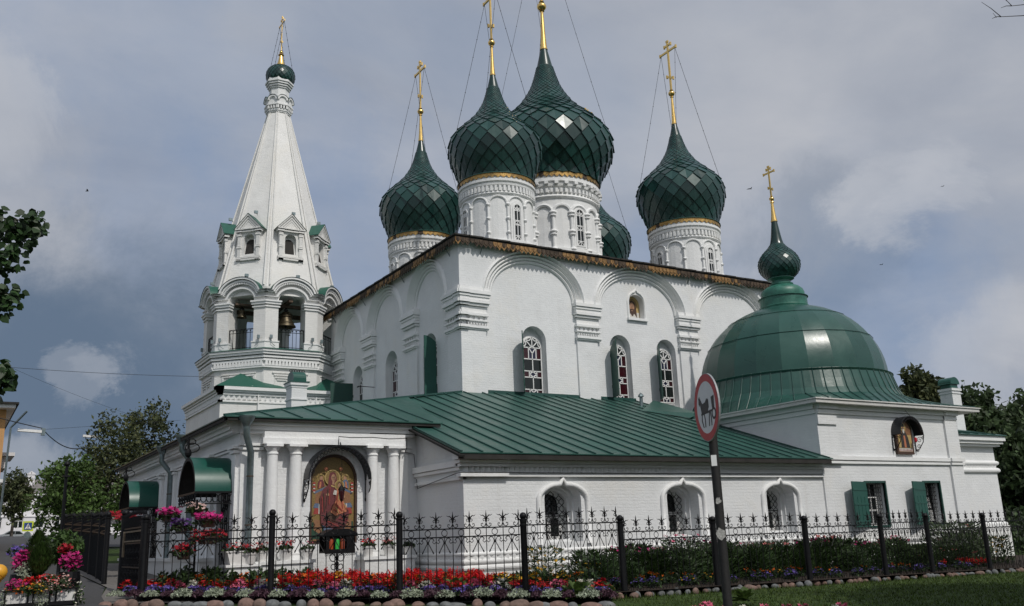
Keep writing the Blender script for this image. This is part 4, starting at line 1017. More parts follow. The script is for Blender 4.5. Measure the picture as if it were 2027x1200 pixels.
for k in range(8):
    a = -PI/2+k*PI/4; f = (lambda a: lambda u, v, d: (tx+(.66-d)*cos(a)-u*sin(a), ty+(.66-d)*sin(a)+u*cos(a), v))(a)
    o1 = arc(0, 25.62, .30, .30, 0, PI, 10); i1 = arc(0, 25.62, .2, .2, 0, PI, 10)
    for q in range(10): b.prism([o1[q], o1[q+1], i1[q+1], i1[q]], -.10, .0, f)
    for i in range(4): b.box(-.24+i*.16-.04, 25.12, -.06, -.24+i*.16+.04, 25.3, .05, lambda u, v, d: f(u, v, d))
b.obj('cupola_neck', M['white2'], tower)
b = MB()
for k in range(8):
    a = -PI/2+k*PI/4; f = (lambda a: lambda u, v, d: (tx+(.66-d)*cos(a)-u*sin(a), ty+(.66-d)*sin(a)+u*cos(a), v))(a)
    A = arc(0, 25.62, .315, .315, 0, PI, 10)
    for q in range(10): b.face([f(*A[q], -.13), f(*A[q+1], -.13), f(*A[q+1], .2), f(*A[q], .2)])
b.obj('neck_flashing', M['roofd'], tower)
P3 = [(-.55, .82), (-.4, .93), (-.2, .985), (0, 1), (.25, .96), (.45, .85), (.6, .70), (.72, .5), (.80, .34), (.86, .27)]
onion(tower, tx+.05, ty, 27.4, .80, 20, P3, 1.80, 2.75, .1, True, None, .4, .13)
for k in range(8):                                         # railings between the piers
    f = OF(k); b = MB(); h0, h1 = 10.98, 12.0
    for i in range(8):
        u = -.66+1.32*i/7; b.tube([f(u, h0, .12), f(u, h1, .12)], .013 if 0 < i < 7 else .022, 4)
    for z in (h0+.08, h1-.18, h1): b.tube([f(-.68, z, .12), f(.68, z, .12)], .016, 4)
    for i in range(7):
        u = -.66+1.32*(i+.5)/7; b.tube([f(u+.08*cos(q*PI/6), h1-.12+.1*sin(q*PI/6), .12) for q in range(7)], .011, 4)
    b.obj('railing', M['iron'], tower)
for k in range(8):                                         # small floodlights
    f = OF(k)
    for u, z, d in ((.25, 14.72, -.05), (.2, 18.35, .75)): b = MB(); b.obox(f(u, z, d), (.07, .09, .05), (0, 0, 1), (1, 0, 0)); b.tube([f(u, z, d), f(u, z-.12, d+.15)], .015, 4); b.obj('floodlight', M['zinc'], tower)
    for u in (-W8/2+.28, W8/2-.28): b = MB(); b.obox(f(u, 11.5, -.12), (.09, .06, .05), (0, 0, 1), (1, 0, 0)); b.tube([f(u, 11.45, -.1), f(u, 11.2, -.12), f(u*.8, 11.05, -.1)], .014, 4); b.obj('floodlight', M['zinc'], tower)
# roof skirts between square base and octagon
b = MB(); k8 = 1/cos(PI/8); oc = [(tx+A8*k8*cos(PI/8+i*PI/4), ty+A8*k8*sin(PI/8+i*PI/4)) for i in range(8)]
e = .275; B4 = [(bx0-e, by0-e), (bx1+e, by0-e), (bx1+e, by1+e), (bx0-e, by1+e)]
def c3(p, z): return (p[0], p[1], z)
z0_ = 8.88
b.face([c3(B4[0], z0_), c3(B4[1], z0_), c3(oc[6], 9.02), c3(oc[5], 9.02)]); b.face([c3(B4[0], z0_), c3(oc[5], 9.02), c3(oc[4], 9.02)])
cn = Vector(((bx0+1.15), by0+1.2)); pk = (bx0+1.2, by0+1.1, 9.75)
b.face([c3(B4[0], z0_), (bx0+2.4, by0-e, z0_), pk]); b.face([c3(B4[0], z0_), pk, (bx0-e, by0+2.6, z0_)]); b.face([(bx0+2.4, by0-e, z0_), (bx0+3.2, by0+.2, 9.0), pk]); b.face([c3(B4[0], z0_), (bx0-e, by1, z0_), c3(oc[3], 9.02), c3(oc[4], 9.02)])
pk2 = (bx1-1.2, by0+.9, 9.7); b.face([(bx1-2.2, by0-e, z0_), c3(B4[1], z0_), pk2]); b.face([(bx1-2.2, by0-e, z0_), pk2, (bx1-2.6, by0+.3, 9.02)])
b.obj('base_roof', M['spot'], tower)
# bells hung in the arches
def bell(x, y, z, r, lab):
    t = thing('bell', (x, y, z), lab, 'bell', 'bronze bells in the bell tower')
    b = MB(); b.lathe([(.01, z+1.5*r), (.35*r, z+1.48*r), (.5*r, z+1.35*r), (.56*r, z+1.1*r), (.62*r, z+.7*r), (.75*r, z+.35*r), (1.0*r, z+.02*r), (1.02*r, z-.06*r), (.9*r, z-.05*r), (.6*r, z+.6*r), (.4*r, z+1.3*r)], (x, y), 24)
    for zz in (.25, .95, 1.2): b.lathe([(.8*r-.2*zz*r+.02, z+zz*r), (.84*r-.2*zz*r+.02, z+zz*r+.02), (.8*r-.2*zz*r+.02, z+zz*r+.05)], (x, y), 24)
    b.obj('bell_body', M['bronze'], t, True, 40)
    b = MB(); b.tube([(x, y, z+1.4*r), (x, y, z+1.9*r)], .05, 6); b.tube([(x+.1*cos(a), y, z+1.6*r+.12*sin(a)) for a in [k*.6 for k in range(11)]], .03, 5); b.obj('hanger', M['iron'], t)
    b = MB(); b.tube([(x, y, z+1.2*r), (x, y, z-.02*r)], .03, 5); b.ball((x, y, z-.04*r), .13*r, 8, 6); b.obj('clapper', M['iron'], t)
bell(14.05, 44.35, 12.32, .50, 'larger bronze bell hanging in the front arch of the white bell tower')
bell(12.0, 45.0, 12.75, .25, 'small bronze bell hanging in the left-hand arch of the white bell tower')
b = MB(); b.box(13.0, 44.25, 13.28, 15.1, 44.45, 13.44); b.box(11.6, 44.7, 13.3, 12.6, 45.3, 13.4); b.box(11.0, 46.5, 13.3, 17.1, 46.7, 13.5); b.box(13.95, 43.6, 13.42, 14.15, 49.5, 13.55); b.obj('bell_beam', M['wood'], tower)
# ================================================================ icons on the walls (generic figures, flat coloured shapes)
def flat(name, c, r=.55, var=.18, sc_=24): return simple(name, c, r, 0, var, sc_)
IC = dict(gold=flat('mosaic_gold', (.22, .145, .048), .5, .45, 60), mar=flat('mosaic_maroon', (.13, .030, .032), .6, .4, 50), org=flat('mosaic_orange', (.45, .16, .08), .6, .35, 50), skin=flat('painted_skin', (.36, .20, .12), .6, .2, 40), wood=flat('mosaic_ochre', (.24, .115, .055), .6, .35, 45), blue=flat('mosaic_blue', (.10, .135, .21), .6, .4, 45), red=flat('mosaic_red', (.30, .045, .035), .6, .3, 45), grn=flat('mosaic_green', (.016, .055, .03), .6, .3, 45), halo=flat('halo_gold', (.46, .33, .13), .5, .3, 60), wht=flat('mosaic_white', (.55, .53, .48), .6, .15, 45), drk=flat('dark_paint', (.035, .03, .028), .6, .3, 30), brn=flat('dark_brown_paint', (.06, .03, .018), .6, .3, 30))
class Paint:                                              # thin layered shapes, each a millimetre or so proud of the one below
    def __init__(s, F, d): s.F = F; s.d = d; s.b = {}; s.k = 0
    def poly(s, m, pts): s.k += 1; s.b.setdefault(m, MB()).prism(pts, s.d-s.k*.0012, s.d-s.k*.0012+.001, s.F)
    def ell(s, m, x, z, rx, rz, n=18): s.poly(m, [(x+rx*cos(2*PI*i/n), z+rz*sin(2*PI*i/n)) for i in range(n)])
    def make(s, name, par):
        B = MB(); ms = []
        for m, b in s.b.items():
            B.cur = len(ms); ms.append(IC[m]); B.add(b.v, b.f)
        return B.obj(name, ms, par)
def canopy(par, cx, zs, r, p, F, zb, ironbr=True):
    b = MB(); n = 20
    for k in range(n):
        t0, t1 = PI*k/n, PI*(k+1)/n
        q = lambda t, rr, d: F(cx+r*rr*cos(t), zs+r*rr*sin(t), d)
        b.face([q(t0, 1, -p), q(t1, 1, -p), q(t1, 1, .02), q(t0, 1, .02)]); b.face([q(t0, .965, -p), q(t1, .965, -p), q(t1, .965, .02), q(t0, .965, .02)]); b.face([q(t0, 1, -p), q(t1, 1, -p), q(t1, .965, -p), q(t0, .965, -p)])
        if 0 < k < n-1:                                    # lace hanging from the front edge
            tm = (t0+t1)/2; b.tube([F(cx+r*.90*cos(tm)+.05*cos(j*.8), zs+r*.90*sin(tm)+.05*sin(j*.8), -p+.01) for j in range(9)], .009, 4)
    b.tube([F(cx, zs+r, -p), F(cx, zs+r+.22, -p*.6)], .012, 4)
    c = b.obj('canopy', M['irond'], par)
    for s in (-1, 1):
        b = MB(); x = cx+s*r*.98
        b.tube([F(x, zs, -p), F(x, zs-.25, -p*.86), F(x, zs-.5, -p*.38), F(x, zb, -.03)], .016, 5); b.tube([F(x, zs, -.02), F(x, zb-.05, -.02)], .014, 5); b.tube([F(x, zs, -.02), F(x, zs, -p)], .016, 5)
        for z, rr, dd in ((zs-.17, .12, -p*.5), (zs-.40, .08, -p*.36), (zs-.56, .05, -p*.2), (zs-.1, .05, -p*.85)):
            b.tube([F(x, z+rr*(1-j/22)*sin(j*.5), dd-rr*(1-j/22)*cos(j*.5)) for j in range(20)], .010, 4)
        b.ball(F(x, zb, -.04), .03, 7, 5)
        b.obj('canopy_bracket', M['iron'], c)
    return c
M['irond'] = simple('black_sheet_iron', (.018, .019, .022), .38, .3, .3, 5)
F = FR(Yp+.10)
ic = thing('mosaic_icon', (8.96, Yp+.1, 1.58), 'tall arched gold mosaic of a seated robed figure with a child, between white columns', 'mosaic')
b = MB(); o1 = arch(8.30, 9.62, 1.60, 3.24, .68, 18); i1 = arch(8.36, 9.56, 1.67, 3.24, .61, 18)
for k in range(len(o1)): b.prism([o1[k], o1[(k+1) % len(o1)], i1[(k+1) % len(o1)], i1[k]], -.07, .0, F)
b.obj('frame', IC['brn'], ic)
P = Paint(F, -.005)
P.poly('gold', i1)
P.poly('grn', [(8.38, 1.69), (9.54, 1.69), (9.54, 2.15), (8.38, 2.15)])
for s in (-1, 1):
    X = lambda u: 8.96+s*u
    P.poly('wood', [(X(.52), 1.95), (X(.30), 1.80), (X(.30), 2.2), (X(.52), 2.22)]); P.poly('wood', [(X(.50), 2.5), (X(.20), 2.5), (X(.16), 3.05), (X(.48), 2.93)])
    P.poly('blue', [(X(.52), 2.88), (X(.18), 3.02), (X(.18), 3.08), (X(.50), 2.95)]); P.poly('red', [(X(.54), 2.36), (X(.25), 2.34), (X(.25), 2.50), (X(.5), 2.52)]); P.poly('blue', [(X(.55), 2.52), (X(.26), 2.50), (X(.26), 2.62), (X(.5), 2.64)]); P.poly('wht', [(X(.40), 2.36), (X(.37), 2.36), (X(.36), 2.62), (X(.39), 2.62)])
    P.ell('halo', X(.34), 3.30, .105, .105); P.ell('gold', X(.34), 3.30, .09, .09); P.ell('skin', X(.33), 3.29, .042, .055); P.poly('blue' if s > 0 else 'mar', [(X(.43), 3.02), (X(.24), 3.08), (X(.27), 3.2), (X(.30), 3.25), (X(.38), 3.25), (X(.43), 3.17)]); P.poly('org', [(X(.40), 3.02), (X(.34), 3.05), (X(.33), 3.2), (X(.37), 3.2)])
    for z in (3.16, 3.06, 2.97): P.ell('red', X(.53), z, .045, .03); P.ell('wht', X(.53), z-.04, .03, .014)
P.poly('wood', [(8.68, 1.70), (9.24, 1.70), (9.20, 1.86), (8.72, 1.86)])
P.ell('halo', 8.93, 3.30, .215, .215, 28); P.ell('gold', 8.93, 3.30, .195, .195, 28)
P.poly('blue', [(8.72, 1.84), (9.26, 1.82), (9.30, 2.15), (8.66, 2.15)]); P.poly('red', [(8.88, 1.80), (8.95, 1.78), (8.97, 1.84), (8.9, 1.86)]); P.poly('red', [(9.12, 1.76), (9.19, 1.75), (9.2, 1.82), (9.12, 1.82)])
P.poly('mar', [(8.62, 2.10), (8.80, 2.0), (9.22, 1.92), (9.38, 2.18), (9.40, 2.42), (9.22, 2.62), (9.26, 2.75), (9.20, 2.98), (9.06, 3.10), (9.04, 3.32), (9.01, 3.42), (8.93, 3.46), (8.85, 3.42), (8.82, 3.30), (8.80, 3.10), (8.66, 3.0), (8.58, 2.8), (8.60, 2.4)])
P.ell('brn', 8.95, 2.32, .18, .12); P.ell('skin', 8.95, 3.30, .062, .095); P.poly('skin', [(8.92, 3.12), (8.99, 3.12), (8.98, 3.25), (8.92, 3.25)])
P.poly('brn', [(8.985, 3.30), (8.91, 3.31), (8.91, 3.315), (8.985, 3.315)]); P.poly('halo', [(8.88, 3.08), (9.0, 3.04), (9.01, 3.07), (8.89, 3.11)]); P.ell('skin', 8.80, 2.86, .06, .035); P.ell('skin', 9.13, 2.58, .05, .03)
P.ell('halo', 9.12, 3.10, .135, .135, 24); P.ell('gold', 9.12, 3.10, .12, .12, 24); P.ell('brn', 9.12, 3.12, .055, .065); P.ell('skin', 9.12, 3.10, .043, .058)
P.poly('org', [(9.06, 3.02), (9.20, 3.02), (9.26, 2.86), (9.24, 2.66), (9.34, 2.52), (9.32, 2.40), (9.18, 2.36), (9.02, 2.30), (8.88, 2.40), (8.94, 2.56), (9.04, 2.72), (9.04, 2.9)]); P.poly('wood', [(9.1, 2.6), (9.12, 2.6), (9.0, 2.36), (8.98, 2.37)]); P.poly('wht', [(8.94, 2.86), (9.03, 2.84), (9.05, 2.96), (8.97, 2.98)]); P.ell('skin', 9.25, 2.80, .035, .03)
# folds of the robes, faces
for q in ([(8.66, 2.9), (8.70, 2.4), (8.72, 2.4), (8.69, 2.9)], [(8.78, 3.0), (8.74, 2.5), (8.76, 2.5), (8.81, 3.0)], [(8.7, 2.25), (9.0, 2.1), (9.0, 2.12), (8.7, 2.28)], [(8.9, 2.2), (9.3, 2.05), (9.3, 2.07), (8.9, 2.23)], [(9.0, 2.0), (9.25, 1.96), (9.25, 1.98), (9.0, 2.03)], [(9.22, 2.3), (9.38, 2.25), (9.38, 2.28), (9.22, 2.33)], [(9.2, 2.95), (9.22, 2.7), (9.24, 2.7), (9.23, 2.95)]): P.poly('brn', q)
for q in ([(8.63, 2.8), (8.64, 2.4), (8.655, 2.4), (8.65, 2.8)], [(8.84, 3.05), (8.82, 2.6), (8.835, 2.6), (8.86, 3.05)], [(8.75, 2.18), (9.1, 2.02), (9.1, 2.035), (8.75, 2.2)], [(9.1, 2.24), (9.36, 2.16), (9.36, 2.175), (9.1, 2.26)], [(9.30, 2.5), (9.37, 2.44), (9.37, 2.46), (9.31, 2.53)]): P.poly('red', q)
for q in ([(9.06, 2.9), (9.03, 2.6), (9.05, 2.6), (9.08, 2.9)], [(9.16, 2.8), (9.2, 2.5), (9.22, 2.5), (9.18, 2.8)], [(8.95, 2.45), (9.15, 2.38), (9.15, 2.40), (8.95, 2.48)], [(9.0, 2.6), (9.2, 2.42), (9.22, 2.43), (9.02, 2.63)]): P.poly('red', q)
for q in ([(9.1, 2.98), (9.08, 2.7), (9.095, 2.7), (9.12, 2.98)], [(9.0, 2.52), (9.1, 2.36), (9.115, 2.365), (9.02, 2.54)], [(9.24, 2.62), (9.3, 2.48), (9.31, 2.49), (9.25, 2.64)]): P.poly('halo', q)
for c, z, k in ((8.95, 3.31, 1), (9.12, 3.11, .7)):
    for s in (-1, 1): P.ell('drk', c+s*.024*k, z+.01, .011*k, .007*k, 8); P.poly('brn', [(c+s*.01*k, z+.028*k), (c+s*.042*k, z+.03*k), (c+s*.042*k, z+.036*k), (c+s*.01*k, z+.034*k)])
    P.poly('wood', [(c-.006*k, z), (c+.006*k, z), (c+.010*k, z-.03*k), (c-.010*k, z-.03*k)]); P.poly('mar', [(c-.018*k, z-.05*k), (c+.018*k, z-.05*k), (c, z-.06*k)])
P.poly('wood', [(8.38, 1.68), (9.54, 1.68), (9.54, 1.71), (8.38, 1.71)])
for x in (8.72, 9.14): P.ell('red', x, 3.53, .045, .04); P.ell('gold', x, 3.53, .02, .03)
P.make('mosaic_panel', ic)
canopy(ic, 8.98, 3.25, .88, .42, FR(Yp), 2.72)
lamp = thing('hanging_lamp', (9.03, Yp-.36, 2.75), 'small dark red glass lamp hanging in front of the gold mosaic', 'lamp')
b = MB(); b.lathe([(.03, 2.68), (.06, 2.72), (.085, 2.92), (.085, 2.95)], (9.03, Yp-.36), 8); b.obj('lamp_glass', M['red'], lamp)
b = MB(); b.lathe([(.10, 2.95), (.095, 2.98), (.04, 3.05), (.01, 3.09)], (9.03, Yp-.36), 8); b.tube([(9.03, Yp-.36, 3.08), (9.03, Yp-.36, 4.1)], .006, 3); b.lathe([(.01, 2.64), (.04, 2.68), (.04, 2.7)], (9.03, Yp-.36), 8); b.obj('lamp_hood', M['iron'], lamp)

# face icon in the niche of the main wall
F = FR(Yu+.33)
ic = thing('wall_icon', (25.4, Yu+.33, 10.73), 'painted bearded face with a gold halo in an arched niche high on the white wall', 'icon')
b = MB(); b.box(24.98, 10.72, -.02, 25.82, 11.8, .01, lambda u, v, d: F(u, v, d)); b.obj('panel', IC['halo'], ic)
P = Paint(F, -.022)
P.poly('wht', [(25.0, 10.74), (25.80, 10.74), (25.78, 11.05), (25.02, 11.05)]); P.ell('halo', 25.4, 11.36, .36, .36, 28); P.ell('gold', 25.4, 11.38, .30, .30, 28)
P.poly('brn', [(25.16, 10.82), (25.28, 10.98), (25.52, 10.98), (25.66, 10.80), (25.63, 11.3), (25.56, 11.52), (25.4, 11.60), (25.24, 11.52), (25.18, 11.3)])
P.ell('skin', 25.4, 11.28, .135, .22); P.poly('brn', [(25.27, 11.2), (25.53, 11.2), (25.5, 11.02), (25.44, 10.88), (25.36, 10.88), (25.3, 11.02)]); P.ell('skin', 25.4, 11.12, .05, .018)
for s in (-1, 1): P.ell('drk', 25.4+s*.06, 11.33, .028, .012); P.ell('wht', 25.4+s*.062, 11.33, .009, .008); P.poly('brn', [(25.4+s*.02, 11.37), (25.4+s*.1, 11.38), (25.4+s*.1, 11.395), (25.4+s*.02, 11.385)])
P.poly('wood', [(25.385, 11.33), (25.415, 11.33), (25.43, 11.2), (25.37, 11.2)])
P.make('painting', ic)
b = MB(); F = FR(Yu); pts = [(24.93, 10.70), (24.93, 11.45), (25.0, 11.68), (25.15, 11.83), (25.32, 11.9), (25.4, 12.0), (25.48, 11.9), (25.65, 11.83), (25.8, 11.68), (25.87, 11.45), (25.87, 10.70)]
b.tube([F(x, z, -.01) for x, z in pts], .06, 7); b.box(24.84, 10.58, -.12, 25.96, 10.69, .05, lambda u, v, d: F(u, v, d)); b.obj('niche_frame', M['white2'], church, True, 40)

# standing saint under a canopy on the chapel
F = FR(Ya)
ic = thing('wall_icon', (29.42, Ya, 3.95), 'dark-framed painting of a standing robed man under a black canopy on the chapel', 'icon')
b = MB(); o1 = arch(28.96, 29.90, 3.93, 4.78, .44, 14); b.prism(o1, -.10, -.01, F); b.obj('frame', IC['brn'], ic)
P = Paint(F, -.10); i1 = arch(29.04, 29.82, 4.02, 4.75, .37, 14)
P.poly('wood', i1); P.poly('wht', [(29.06, 4.04), (29.80, 4.04), (29.80, 4.15), (29.06, 4.15)])
for k in range(9): P.poly('red', [(29.08+k*.08, 4.06), (29.13+k*.08, 4.06), (29.105+k*.08, 4.13)])
P.poly('halo', [(29.06, 4.16), (29.80, 4.16), (29.80, 4.62), (29.06, 4.62)]); P.ell('halo', 29.40, 4.90, .15, .15, 20); P.ell('wood', 29.14, 4.72, .08, .13); P.poly('drk', [(29.18, 4.17), (29.68, 4.17), (29.62, 4.52), (29.50, 4.74), (29.42, 4.78), (29.32, 4.74), (29.22, 4.5)])
P.poly('org', [(29.36, 4.17), (29.48, 4.17), (29.45, 4.6), (29.36, 4.6)]); P.ell('skin', 29.40, 4.86, .055, .08); P.ell('wht', 29.40, 4.76, .05, .08); P.poly('drk', [(29.34, 4.92), (29.46, 4.92), (29.43, 5.02), (29.37, 5.02)])
P.make('painting', ic)
canopy(ic, 29.5, 4.62, .66, .40, F, 4.1)
b = MB(); b.lathe([(.02, 4.34), (.05, 4.38), (.05, 4.5), (.02, 4.52)], (29.78, Ya-.3), 8); lp = tag(b.obj('hanging_lamp', simple('red_lamp_glass', (.5, .01, .02), .15)), 'small bright red glass lamp hanging in front of the saint painting', 'lamp')
# ================================================================ ground, lawn, path, street
def sheet(name, poly, off, mat, res=2.5, kind='structure', zf=None):
    xs = [p[0] for p in poly]; ys = [p[1] for p in poly]; b = MB()
    # split the polygon into a fan of small triangles following the ground
    tris = tessellate_polygon([[Vector((x, y, 0)) for x, y in poly]])
    def rec(a, c, d, n):
        m = max((a-c).length, (c-d).length, (d-a).length)
        if m < res or n > 7: b.face([(p.x, p.y, (zf or g)(p.x, p.y)+off) for p in (a, c, d)]); return
        ac, cd_, da = (a+c)/2, (c+d)/2, (d+a)/2
        for t in ((a, ac, da), (ac, c, cd_), (da, cd_, d), (ac, cd_, da)): rec(*t, n+1)
    P = [Vector((x, y)) for x, y in poly]
    for t in tris: rec(P[t[0]], P[t[1]], P[t[2]], 0)
    o = b.obj(name, mat, None, True); tag(o, kind=kind); return o
M['asph'] = simple('asphalt', (.045, .044, .045), .9, 0, .3, 14, .3)
M['asph2'] = simple('pale_paving', (.13, .12, .11), .9, 0, .3, 9, .3)
M['grass'] = simple('lawn_grass', (.032, .055, .012), .95, 0, .5, 3.5, .5, .2)
M['earth'] = simple('bed_soil', (.030, .022, .016), .95, 0, .5, 9, .6, .2)
b = MB(); n = 56; ext = 900
gr = [(-1 if k < 0 else 1)*abs(k/28)**2.2*ext for k in range(-28, 29)]
b.add([(x, y+20, g(x, y+20)-.03) for y in gr for x in gr], [(j*57+i, j*57+i+1, (j+1)*57+i+1, (j+1)*57+i) for j in range(56) for i in range(56)])
tag(b.obj('ground', M['grass'], None, True), kind='structure')
sheet('path', [(-4, -6), (2.6, -6), (3.2, 21.9), (3.4, 24), (3.9, 27), (4.15, 41), (4.3, 62), (-4, 62)], .012, M['asph'], 3)
sheet('path_apron', [(3.2, 21.9), (6.1, 20.6), (6.6, 24.5), (6.5, 41), (4.2, 41), (3.95, 27), (3.4, 24)], .016, M['asph2'], 2)
sheet('lawn', [(2.7, 2), (40, 2), (40, 16.7), (12.2, 16.5), (11.9, 15.6), (3.6, 20.9)], .008, M['grass'], 2)
bed = [(3.55, 22.3), (6.86, 19.85), (10.4, 17.3), (12.1, 15.8), (12.7, 16.7), (45, 16.75), (45, 22.2), (31, 21), (11.5, 21), (11.3, 23.7), (6.6, 23.7), (6.2, 23.2), (4.15, 23.4)]
sheet('flower_bed', bed, .13, M['earth'], 1.2)
sheet('road', [(-60, 42), (3.9, 42), (4.2, 62), (60, 84), (60, 132), (-60, 132)], .02, M['asph'], 8)
sheet('verge', [(-60, 132), (60, 132), (60, 145), (-60, 145)], .10, M['grass'], 8)
sheet('far_pavement', [(-60, 145), (60, 145), (60, 172), (-60, 172)], .06, M['asph2'], 8)
b = MB()
for i in range(60): b.cur = i % 2; x = -30+i; b.box(x, 131.8, g(x, 132), x+1, 132.1, g(x, 132)+.42)
tag(b.obj('painted_kerb', [M['frame'], M['iron']]), 'black and white striped kerb along the far side of the street', 'kerb')
rnd = random.Random(11)
b = MB()                                                  # grass blades of the lawn
for i in range(42000):
    x = rnd.uniform(11, 36); y = rnd.uniform(8.5, 16.65)
    if y < x*.56-.3 or (x < 12.3 and y > 15.2): continue
    z = g(x, y); a = rnd.uniform(0, 6.28); h = rnd.uniform(.03, .085)*(1.3 if y > 16.3 else 1); w_ = .012
    b.face([(x-w_*cos(a), y-w_*sin(a), z), (x+w_*cos(a), y+w_*sin(a), z), (x+rnd.uniform(-.05, .05), y+rnd.uniform(-.05, .05), z+h)])
def leafmat(name, c, var=.45, rough=.6, c2=None):
    m, t, bs = newmat(name); gi = t.nodes.new('ShaderNodeNewGeometry')
    c2 = c2 or tuple(min(1, x*(1+var*1.4)) for x in c)
    r = ramp(t, [(0, tuple(x*(1-var) for x in c)), (.55, c), (1, c2)], gi.outputs['Random Per Island']); L(t, r.outputs[0], bs.inputs['Base Color'])
    bs.inputs['Roughness'].default_value = rough; bs.inputs['Specular IOR Level'].default_value = .3
    tr = t.nodes.new('ShaderNodeBsdfTranslucent'); L(t, r.outputs[0], tr.inputs[0]); mx = t.nodes.new('ShaderNodeMixShader'); mx.inputs[0].default_value = .22
    L(t, bs.outputs[0], mx.inputs[1]); L(t, tr.outputs[0], mx.inputs[2]); L(t, mx.outputs[0], t.nodes['Material Output'].inputs[0])
    return m
G = dict(lawn=leafmat('grass_blades', (.052, .082, .012), .5), lime=leafmat('lime_leaves', (.060, .070, .020), .5, .6, (.13, .11, .035)), ash=leafmat('ash_leaves', (.060, .105, .024), .45), dark=leafmat('dark_leaves', (.048, .074, .030), .5), drk2=leafmat('olive_leaves', (.058, .074, .030), .5, .6, (.115, .125, .05)), near=leafmat('linden_leaves', (.022, .048, .014), .5, .45), thuja=leafmat('thuja_scales', (.036, .068, .013), .5), herb=leafmat('herb_leaves', (.026, .050, .013), .5), host=leafmat('hosta_leaves', (.075, .120, .028), .4), grey=leafmat('silver_leaves', (.34, .38, .28), .35), plum=leafmat('plum_leaves', (.075, .035, .050), .45), juni=leafmat('juniper_needles', (.045, .085, .02), .4))
def fl(name, c, var=.35): return leafmat(name, c, var, .55)
B = dict(red=fl('scarlet_petals', (.50, .012, .014)), dred=fl('crimson_petals', (.32, .008, .02)), pink=fl('pink_petals', (.60, .12, .20)), mag=fl('magenta_petals', (.42, .015, .15)), wht=fl('white_petals', (.66, .64, .54), .2), ora=fl('orange_petals', (.68, .14, .012)), yel=fl('yellow_petals', (.62, .36, .025)), vio=fl('violet_petals', (.13, .085, .33)), lil=fl('salmon_petals', (.50, .16, .15)), pur=fl('purple_petals', (.09, .03, .16)), blush=fl('blush_petals', (.62, .42, .38), .25))
tag(b.obj('grass', G['lawn']), 'short dark green mown lawn in front of the iron fence', 'grass', kind='stuff')
def leaf(b, c, s, rnd, up=.3, asp=.55):
    d = Vector((rnd.gauss(0, 1), rnd.gauss(0, 1), rnd.gauss(up, .8))).normalized(); e = d.orthogonal(); e.rotate(Matrix.Rotation(rnd.uniform(0, 6.28), 3, d)); f = d.cross(e)*asp
    c = Vector(c); m = d*s*.12
    b.face([c-e*s, c-f*s*.8+m, c+e*s, c+f*s*.8+m])
def blossom(b, c, s, rnd):
    c = Vector(c); a0 = rnd.uniform(0, 6); t = Vector((rnd.gauss(0, .45), rnd.gauss(-.35, .45), 1)).normalized(); e = t.orthogonal(); f = t.cross(e); pts = []
    for k in range(10):
        r = s if k % 2 == 0 else s*.55; pts.append(c+e*r*cos(a0+k*PI/5)+f*r*sin(a0+k*PI/5)+t*(s*.35 if k % 2 == 0 else 0))
    b.add([c]+pts, [(0, k+1, (k+1) % 10+1) for k in range(10)])
